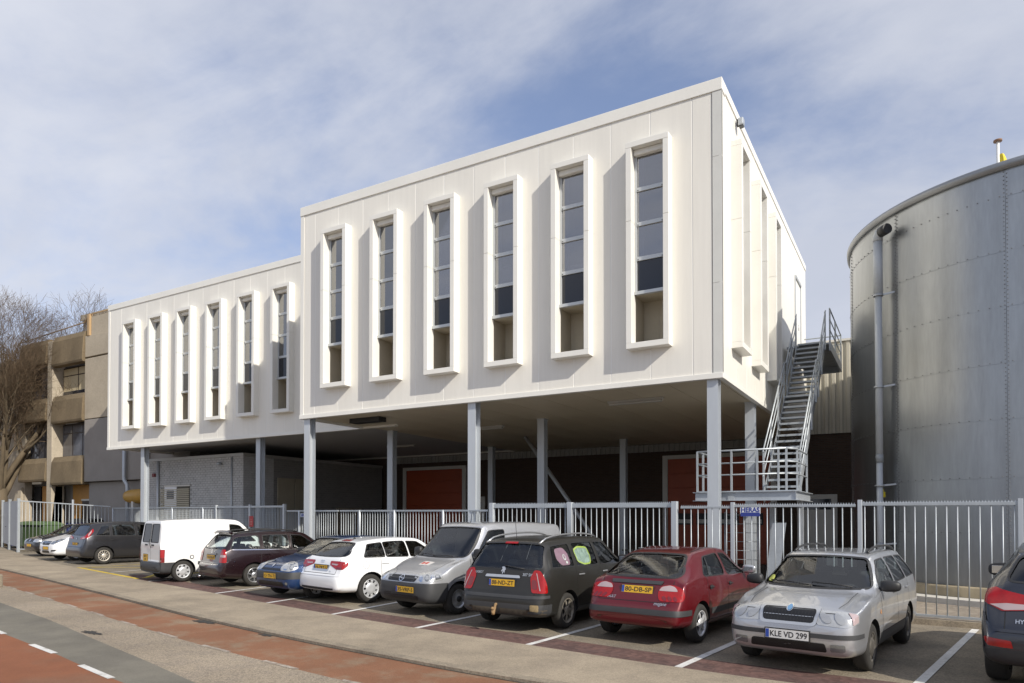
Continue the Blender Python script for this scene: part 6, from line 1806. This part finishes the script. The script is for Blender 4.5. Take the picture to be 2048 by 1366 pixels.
# 5 --- white hatchback ---------------------------------------------------------------------------------
P = dict(L=4.29, W=1.77, H=1.42, wb=2.58, fo=.87, wr=.315, zhf=.78, zhr=.93, s_ws=1.08, s_rf=1.92, s_rr=3.52, s_tb=4.08, belt=(.93, .97), z_tail=.985, rw=.67, tw=.72, bump_top=.62, roof_rear=1.355, zb=.22)
PAINT = paint_mat('white_paint', (0.76, 0.77, 0.78), .0, .30)
sl = .22
c = Car('white_hatchback', 'white five-door hatchback with red wedge tail lights between the blue car and silver van', 'car', P, at_wheel(P, (-10.19, 11.44), -1, 'R', sl, True), sl, True, PAINT)
w = c.W / 2; doors = [(1.34, 2.38), (2.38, 3.18)]
sw = c.side_win([(1.44, 1.98, 2.33, 2.33), (2.38, 2.38, 3.02, 3.0), (3.05, 3.03, 3.62, 3.40)], drop=.09)
c.finish(sw, c.end_win(.965, 1.33, .74, .55), [c.end_win(1.03, 1.295, .68, .50, r=.07)],
         std_regions(c, doors, zsill=.36, yt=.70, zt0=.655, extra=[('rear_apron', M_BLACK, 4.0, 4.30, -.62, .62, .1, .355, 'mid')]))
gaps(c, doors, zsill=.36, yt=.70, zt0=.655)
lamp_pair(c, 'tail_light', 'B', round_poly([(-.42, .84), (-.18, .755), (.06, .755), (.20, .84), (.20, .905), (-.08, .925), (-.40, .925)], .03), M_TAIL, .008,
          [('clear_segment', 'poly', round_poly([(-.36, .85), (-.16, .835), (-.10, .865), (-.34, .872)], .01), M_TAILW, .011), ('dark_segment', 'poly', round_poly([(-.16, .765), (.02, .765), (.04, .80), (-.16, .80)], .01), M_TAILDK, .011)])
pr_ = c.patch('plate_recess', 'B', round_poly([(-.31, .70), (.31, .70), (.31, .84), (-.31, .84)], .03), M_SILVER, .004)
c.plate('B', 0, .77, '19-ZRT-5', off=.012)
for k in range(4):
    cx_ = -.055 + .037 * k
    c.line('emblem_ring', 'B', [(cx_ + .024 * math.cos(t), .905 + .024 * math.sin(t)) for t in np.linspace(0, 2 * PI, 12, endpoint=False)], .008, M_CHROME, .008, closed=True, step=.02)
c.word('B', -.40, .70, 'TDI', .045, M_SILVER)
c.patch('high_brake_light', 'B', round_poly([(-.16, 1.335), (.16, 1.335), (.15, 1.36), (-.15, 1.36)], .01), M_TAIL, .010)
for sd in 'LR': c.line('bumper_crease', 'B' + sd, [(-.86, .615), (-.3, .615), (.30, .62)], .016, c.paint, .012)
c.mirror(1.50, .98, c.paint)
for x in (2.24, 3.06): c.handle(x, .86, c.paint)
pt, n_ = c.cast('T', 3.3, 0.0); put('aerial', MB().lathe([(0, 0), (.03, 0), (.012, .05), (0, .055)], 10), M_BLACK, c.root, m=c.m @ Matrix.Translation(pt))
c.wheels('cap', M_RIMW, 9, rim_r=.215)
for sd in 'R': c.line('fuel_flap', sd, [(3.58 + .08 * math.cos(t), .83 + .08 * math.sin(t)) for t in np.linspace(0, 2 * PI, 18, endpoint=False)], .006, M_BUMPER, .002, closed=True)
simple_front(c)

# 6 --- small blue hatchback, nose to the street ------------------------------------------------------------
P = dict(L=3.77, W=1.64, H=1.42, wb=2.47, fo=.72, wr=.285, zhf=.80, zhr=.97, s_ws=.98, s_rf=1.72, s_rr=3.10, s_tb=3.58, belt=(.94, .99), z_tail=1.0, rw=.69, tw=.76, bump_top=.60, roof_rear=1.37, zb=.21)
PAINT = paint_mat('blue_paint', (0.014, 0.044, 0.13), .40, .28)
sl = .17
c = Car('blue_hatchback', 'small metallic blue hatchback with grey bumper, nose to the street', 'car', P, (-12.30, 12.65), sl, False, PAINT)
w = c.W / 2; doors = [(1.24, 2.36)]
sw = c.side_win([(1.34, 1.80, 2.32, 2.30), (2.40, 2.38, 3.12, 2.92)], drop=.09)
c.finish(sw, c.end_win(1.0, 1.335, .70, .53), [c.end_win(1.04, 1.33, .60, .50)],
         std_regions(c, doors, zsill=.34, extra=[('bumper', M_BUMPER, 0, .42, -9, 9, .47, .625, None)]))
gaps(c, doors, zsill=.34)
lamp_pair(c, 'headlight', 'F', round_poly([(-.40, .655), (-.06, .645), (.20, .71), (.14, .82), (-.06, .855), (-.28, .82), (-.40, .73)], .06), M_LENS, .008,
          [('reflector', 'disc', (-.22, .735, .07), M_REFL, .012), ('reflector', 'disc', (-.02, .735, .06), M_LENSDK, .012)])
c.patch('grille', 'F', round_poly([(-.40, .65), (.40, .65), (.36, .70), (-.36, .70)], .02), M_GRILLE, .006)
c.patch('emblem', 'F', [(0, .715), (.032, .755), (0, .795), (-.032, .755)], M_CHROME, .012, step=.05)
c.plate('F', .0, .525, '13-TN-TJ', off=.02, band=False, w=.48)
c.patch('air_intake', 'F', round_poly([(-.52, .30), (.52, .30), (.50, .40), (-.50, .40)], .03), M_GRILLE, .006)
for sg in (-1, 1): c.disc('fog_light', 'F', sg * .62, .37, .035, M_LENSDK, .006)
c.line('bumper_edge', 'F', [(-.66, .47), (.66, .47)], .012, M_RUBBER, .004)
c.mirror(1.42, 1.0, M_BLACK)
c.handle(2.22, .86, M_BLACK); c.wiper('F', .1, -.5, 1.0, 1.03)
c.wheels('cap', M_RIMW, 7, rim_r=.185); simple_rear(c)

# 7 --- dark maroon estate -------------------------------------------------------------------------------
P = dict(L=4.49, W=1.71, H=1.47, wb=2.64, fo=.92, wr=.300, zhf=.78, zhr=.94, s_ws=1.25, s_rf=2.05, s_rr=4.02, s_tb=4.36, belt=(.93, .985), z_tail=.98, rw=.68, tw=.80, bump_top=.60, roof_rear=1.42, zb=.21)
PAINT = paint_mat('maroon_black_paint', (0.017, 0.007, 0.009), .25, .28)
sl = .28
c = Car('maroon_estate_car', 'dark maroon estate car with roof rails and rear spoiler beside the white van', 'car', P, at_wheel(P, (-15.10, 12.45), -1, 'R', sl, True), sl, True, PAINT)
w = c.W / 2; doors = [(1.46, 2.50), (2.50, 3.38)]
sw = c.side_win([(1.58, 2.12, 2.46, 2.46), (2.55, 2.55, 3.30, 3.28), (3.40, 3.38, 4.20, 4.05)], drop=.10)
c.finish(sw, c.end_win(.98, 1.36, .72, .55), [c.end_win(1.02, 1.36, .68, .56, r=.07)], std_regions(c, doors, zsill=.34, yt=.74, zt0=.62))
gaps(c, doors, zsill=.34, yt=.74, zt0=.62)
lamp_pair(c, 'tail_light', 'B', round_poly([(-.19, .66), (.14, .66), (.13, .80), (.07, 1.0), (-.10, 1.0), (-.17, .84)], .04), M_TAIL, .009,
          [('clear_segment', 'poly', round_poly([(-.15, .80), (.10, .80), (.09, .86), (-.14, .86)], .01), M_TAILW, .012)])
c.plate('B', .02, .78, '14-DB-JP', off=.012, band=False)
c.patch('plate_trim', 'B', round_poly([(-.34, .855), (.34, .855), (.33, .89), (-.33, .89)], .01), c.paint, .016)
c.line('emblem_ring', 'B', [(.04 * math.cos(t), .935 + .036 * math.sin(t)) for t in np.linspace(0, 2 * PI, 16, endpoint=False)], .010, M_CHROME, .010, closed=True, step=.03)
sp_ = []
for k in range(9):
    y = -.56 + 1.12 * k / 8; pt, n_ = c.cast('T', 4.02, y); sp_.append(pt + Vector((-.06, 0, .055)))
put('rear_spoiler', MB().path(sp_, .035, 8), c.paint, c.root, m=c.m)
c.roof_rails(2.2, 4.0, .60, M_BLACK, .045)
c.line('window_chrome', 'R', [(1.6, c.belt(1.6) + .01), (4.15, c.belt(4.1) + .01)], .014, M_CHROME, .005); c.line('window_chrome', 'L', [(1.6, c.belt(1.6) + .01), (4.15, c.belt(4.1) + .01)], .014, M_CHROME, .005)
c.wiper('B', 0, -.45, 1.03, 1.02)
for sd in 'LR': c.line('bumper_strip', 'B' + sd, [(-.84, .56), (-.3, .56), (.30, .56)], .05, c.paint, .012)
put('exhaust', MB().tube((-c.L / 2 + .02, .52, .25), (-c.L / 2 - .06, .52, .24), .03, n=10), M_CHROME, c.root, m=c.m)
c.mirror(1.62, .98, c.paint)
for x in (2.36, 3.22): c.handle(x, .85, c.paint)
c.wheels('spoke', M_RIM, 7, rim_r=.20); simple_front(c)

# 8 --- white panel van ----------------------------------------------------------------------------------
P = dict(L=4.11, W=1.72, H=1.80, wb=2.69, fo=.76, wr=.300, zhf=.85, zhr=1.08, s_ws=.84, s_rf=1.82, s_rr=3.98, s_tb=4.06, belt=(1.08, 1.08), z_tail=1.05, rw=.78, tw=.86, bump_top=.56, roof_rear=1.745, zb=.23, rear_seat=False)
PAINT = paint_mat('van_white_paint', (0.78, 0.78, 0.77), .0, .35)
sl = .24
c = Car('white_van', 'white panel van with twin rear doors and grey bumper', 'van', P, at_wheel(P, (-17.78, 12.23), -1, 'R', sl, True), sl, True, PAINT)
w = c.W / 2; doors = [(1.05, 2.12)]
sw = c.side_win([(1.26, 1.74, 2.06, 2.07)], drop=.16)
rl = round_poly([(.035, 1.12), (.63, 1.12), (.58, 1.645), (.035, 1.645)], .05)
c.finish(sw, c.end_win(1.12, 1.66, .74, .64), [rl, flip_y(rl)],
         std_regions(c, doors, zsill=.36, yt=.86, zt0=.575, extra=[('bumper', M_BUMPER, 3.60, 4.12, -9, 9, 0, .565, None), ('bumper', M_BUMPER, 0, .45, -9, 9, 0, .60, None), ('rub_strip', M_BUMPER, 1.15, 3.05, -9, 9, .47, .57, 'left'), ('rub_strip', M_BUMPER, 1.15, 3.05, -9, 9, .47, .57, 'right')]), rear_glass=G_CARDARK)
gaps(c, doors, zsill=.36, yt=.86, zt0=.575)
c.line('door_gap', 'B', [(0, .58), (0, 1.70)], .012, M_RUBBER, .002)
lamp_pair(c, 'tail_light', 'B', round_poly([(-.03, .57), (.13, .57), (.13, .93), (-.03, .93)], .02), M_TAILDK, .012, [('red_segment', 'poly', round_poly([(-.015, .70), (.115, .70), (.115, .92), (-.015, .92)], .01), M_TAIL, .015)])
c.plate('B', .36, .66, '', off=.014, w=.34, h=.2, band=False)
for i, tx in enumerate(('86-VH', 'NV')):
    me = text_mesh(tx, .085, bold=.001); me.materials.append(mat('plate_ink', (0.02, 0.02, 0.02), .5))
    pt, n_ = c.cast('B', .36, .66); put('plate_lettering', me, None, c.root, m=c.m @ frame_m(pt + Vector((-.018, 0, .045 - i * .09)), (0, -1, 0), (0, 0, 1), (-1, 0, 0)))
for y in (-.20, .30): c.patch('door_handle', 'B', round_poly([(y - .09, 1.02), (y + .09, 1.02), (y + .09, 1.06), (y - .09, 1.06)], .01), M_BLACK, .012)
c.wiper('B', -.08, .05, .96, 1.20)
for sg in (1, -1):
    pl = 'L' if sg > 0 else 'R'
    pan = round_poly([(2.28, .98), (3.72, .98), (3.70, 1.56), (2.30, 1.56)], .08)
    c.line('panel_crease', pl, pan, .010, mat('crease_grey', (0.60, 0.60, 0.60), .5), .002, closed=True)
    c.line('panel_crease', pl, [(2.2, .88), (3.8, .88)], .008, MATS['crease_grey'], .002)
    c.line('door_gap', pl, [(2.2, .6), (2.2, 1.62)], .008, MATS['crease_grey'], .002)
    cap_ = c.disc('fuel_cap', pl, 3.22 if sg < 0 else 3.2, .70, .06, M_GRILLE, .005); c.disc('fuel_cap_ring', pl, 3.22 if sg < 0 else 3.2, .70, .04, c.paint, .007, parent=cap_)
c.mirror(1.16, 1.14, M_BLACK, (.09, .12, .11))
c.handle(2.0, .95, M_BLACK)
c.wheels('cap', M_RIMW, 8, rim_r=.20); simple_front(c, .76)

# 9 --- grey compact MPV --------------------------------------------------------------------------------
P = dict(L=4.34, W=1.84, H=1.63, wb=2.70, fo=.86, wr=.325, zhf=.82, zhr=1.05, s_ws=.90, s_rf=1.86, s_rr=3.86, s_tb=4.16, belt=(1.0, 1.07), z_tail=1.06, rw=.66, tw=.78, bump_top=.66, roof_rear=1.55, zb=.22)
PAINT = paint_mat('graphite_paint', (0.030, 0.030, 0.034), .45, .30)
sl = .15
c = Car('grey_people_carrier', 'dark graphite people carrier with boomerang tail lights beside the yellow bay', 'car', P, at_wheel(P, (-26.38, 14.89), -1, 'R', sl, True), sl, True, PAINT)
w = c.W / 2; doors = [(1.22, 2.36), (2.36, 3.36)]
sw = c.side_win([(1.36, 1.98, 2.30, 2.30), (2.40, 2.40, 3.26, 3.22), (3.34, 3.32, 3.86, 3.58)], drop=.11)
c.finish(sw, c.end_win(1.08, 1.53, .78, .56), [c.end_win(1.12, 1.48, .64, .55, r=.09)], std_regions(c, doors, zsill=.36, yt=.72, zt0=.66), glass=G_CARDARK)
gaps(c, doors, zsill=.36, yt=.72, zt0=.66)
lamp_pair(c, 'tail_light', 'B', round_poly([(-.46, .96), (-.10, .96), (.18, 1.02), (.30, 1.26), (.22, 1.36), (.10, 1.20), (-.06, 1.08), (-.32, 1.03)], .03), M_TAIL, .010,
          [('clear_segment', 'poly', round_poly([(-.30, .975), (-.06, .98), (.02, 1.02), (-.20, 1.02)], .01), M_TAILW, .013), ('clear_segment', 'poly', round_poly([(.14, 1.05), (.22, 1.20), (.20, 1.30), (.10, 1.14)], .02), M_TAILW, .013)])
c.plate('B', .02, .76, '15-JPD-4', off=.012); c.patch('emblem', 'B', [(0, .92), (.032, .965), (0, 1.01), (-.032, .965)], M_CHROME, .010, step=.05)
c.mirror(1.44, 1.08, c.paint)
for x in (2.22, 3.2): c.handle(x, .93, c.paint)
c.wheels('spoke', mat('beige_wheel_cover', (0.56, 0.52, 0.45), .4, .4), 12, rim_r=.215); simple_front(c, .72)

# 10 --- white small hatchback, nose to the street --------------------------------------------------------
P = dict(L=4.0, W=1.72, H=1.49, wb=2.51, fo=.82, wr=.300, zhf=.84, zhr=1.04, s_ws=.92, s_rf=1.74, s_rr=3.35, s_tb=3.8, belt=(.98, 1.04), z_tail=1.05, rw=.67, tw=.76, bump_top=.62, roof_rear=1.43, zb=.22)
PAINT = paint_mat('bright_white_paint', (0.78, 0.79, 0.80), .0, .28)
sl = .10
c = Car('white_supermini', 'small white hatchback with a dark grille, nose out beside the graphite people carrier', 'car', P, (-29.95, 16.65), sl, False, PAINT)
w = c.W / 2; doors = [(1.26, 2.4)]
sw = c.side_win([(1.36, 1.84, 2.34, 2.33), (2.44, 2.43, 3.3, 3.08)], drop=.095)
c.finish(sw, c.end_win(1.07, 1.40, .74, .55), [c.end_win(1.08, 1.38, .62, .52)], std_regions(c, doors, zsill=.34)); gaps(c, doors, zsill=.34)
lamp_pair(c, 'headlight', 'F', round_poly([(-.46, .69), (-.16, .68), (.20, .80), (.34, .91), (.02, .88), (-.30, .78)], .03), M_LENSDK, .008, [('reflector', 'disc', (-.12, .75, .055), M_REFL, .012), ('reflector', 'disc', (.06, .81, .05), M_REFL, .012)])
g = c.patch('grille', 'F', round_poly([(-.32, .645), (.32, .645), (.40, .79), (-.40, .79)], .05), M_GRILLE, .008)
c.line('grille_bar', 'F', [(-.37, .755), (.37, .755)], .022, M_CHROME, .014, parent=g)
c.line('emblem_ring', 'F', [(.05 * math.cos(t), .74 + .045 * math.sin(t)) for t in np.linspace(0, 2 * PI, 16, endpoint=False)], .012, M_CHROME, .018, parent=g, closed=True, step=.03)
c.plate('F', 0, .52, '', off=.02)
c.patch('air_intake', 'F', round_poly([(-.34, .32), (.34, .32), (.32, .42), (-.32, .42)], .03), M_GRILLE, .006)
lamp_pair(c, 'fog_recess', 'F', round_poly([(-.36, .39), (-.10, .40), (.06, .47), (-.34, .45)], .02), M_GRILLE, .006)
c.mirror(1.40, 1.06, c.paint); c.wheels('cap', M_RIMW, 7, rim_r=.20); simple_rear(c)

# 11 --- black small car at the far left ---------------------------------------------------------------------
P = dict(L=3.95, W=1.66, H=1.46, wb=2.46, fo=.80, wr=.295, zhf=.80, zhr=.98, s_ws=.98, s_rf=1.74, s_rr=3.3, s_tb=3.75, belt=(.95, 1.0), z_tail=1.02, rw=.68, tw=.76, bump_top=.60, roof_rear=1.41, zb=.21)
PAINT = paint_mat('black_paint', (0.012, 0.012, 0.014), .2, .25)
c = Car('black_supermini', 'small black hatchback at the far left end of the row, nose to the street', 'car', P, (-33.65, 17.75), sl, False, PAINT)
w = c.W / 2
sw = c.side_win([(1.36, 1.84, 2.34, 2.33), (2.44, 2.43, 3.25, 3.03)], drop=.095)
c.finish(sw, c.end_win(1.01, 1.37, .70, .54), [c.end_win(1.06, 1.36, .60, .52)], std_regions(c, doors, zsill=.34)); gaps(c, doors, zsill=.34)
lamp_pair(c, 'headlight', 'F', round_poly([(-.42, .65), (-.02, .64), (.16, .70), (.10, .80), (-.36, .79)], .03), M_LENS, .008, [('reflector', 'disc', (-.24, .715, .05), M_REFL, .012), ('reflector', 'disc', (-.08, .715, .05), M_REFL, .012)])
g = c.patch('grille', 'F', round_poly([(-.34, .66), (.34, .66), (.36, .76), (-.36, .76)], .03), M_GRILLE, .008); c.disc('emblem', 'F', 0, .72, .055, M_CHROME, .014, parent=g)
c.plate('F', 0, .50, '', off=.02)
c.mirror(1.40, 1.0, M_BLACK); c.wheels('cap', M_RIMW, 7, rim_r=.20); simple_rear(c)

# 12 --- dark SUV cut by the right edge ------------------------------------------------------------------------
P = dict(L=4.48, W=1.85, H=1.65, wb=2.67, fo=.88, wr=.345, zhf=.92, zhr=1.10, s_ws=1.05, s_rf=1.95, s_rr=3.75, s_tb=4.22, belt=(1.05, 1.14), z_tail=1.13, rw=.66, tw=.76, bump_top=.72, roof_rear=1.56, zb=.27)
PAINT = paint_mat('dark_slate_paint', (0.040, 0.043, 0.052), .55, .26)
sl = .19
c = Car('dark_suv', 'dark slate sport utility vehicle cut by the right edge of the picture', 'car', P, at_wheel(P, (.76, 9.95), 1, 'R', sl, True), sl, True, PAINT)
w = c.W / 2; doors = [(1.30, 2.42), (2.42, 3.36)]
sw = c.side_win([(1.44, 2.08, 2.36, 2.36), (2.46, 2.46, 3.30, 3.22), (3.38, 3.34, 3.86, 3.56)], drop=.11)
c.finish(sw, c.end_win(1.13, 1.56, .78, .58), [c.end_win(1.22, 1.50, .66, .55, r=.08)],
         std_regions(c, doors, zsill=.44, yt=.70, zt0=.70, extra=[('bumper', M_BLACK, 3.96, 4.49, -9, 9, 0, .50, None), ('sill_trim', M_BLACK, 1.22, 3.1, -9, 9, .1, .40, None)]), glass=G_CARDARK, rear_glass=G_CARDARK)
gaps(c, doors, zsill=.44, yt=.70, zt0=.70)
lamp_pair(c, 'tail_light', 'B', round_poly([(-.52, .94), (-.10, .90), (.14, .99), (.26, 1.12), (.16, 1.15), (-.22, 1.08), (-.52, 1.05)], .02), M_TAIL, .009,
          [('clear_segment', 'poly', round_poly([(-.46, .945), (-.12, .91), (.06, .965), (-.10, .985), (-.46, .975)], .01), M_TAILW, .012)])
lamp_pair(c, 'rear_reflector', 'B', round_poly([(-.36, .52), (-.10, .53), (.02, .60), (-.02, .625), (-.34, .60)], .01), M_TAIL, .007)
c.word('B', .42, .80, 'HYUNDAI', .06, M_CHROME); c.plate('B', 0, .86, '', off=.012)
for sd in 'LR': c.line('bumper_crease', 'B' + sd, [(-.5, .70), (-.16, .70), (.02, .78), (.12, .88)], .03, c.paint, .014)
c.mirror(1.56, 1.16, M_BLACK, (.10, .14, .095), out=.16)
for x in (2.28, 3.22): c.handle(x, .98, c.paint)
c.wheels('spoke', M_RIM, 5, width=.23, rim_r=.24); simple_front(c, .82)
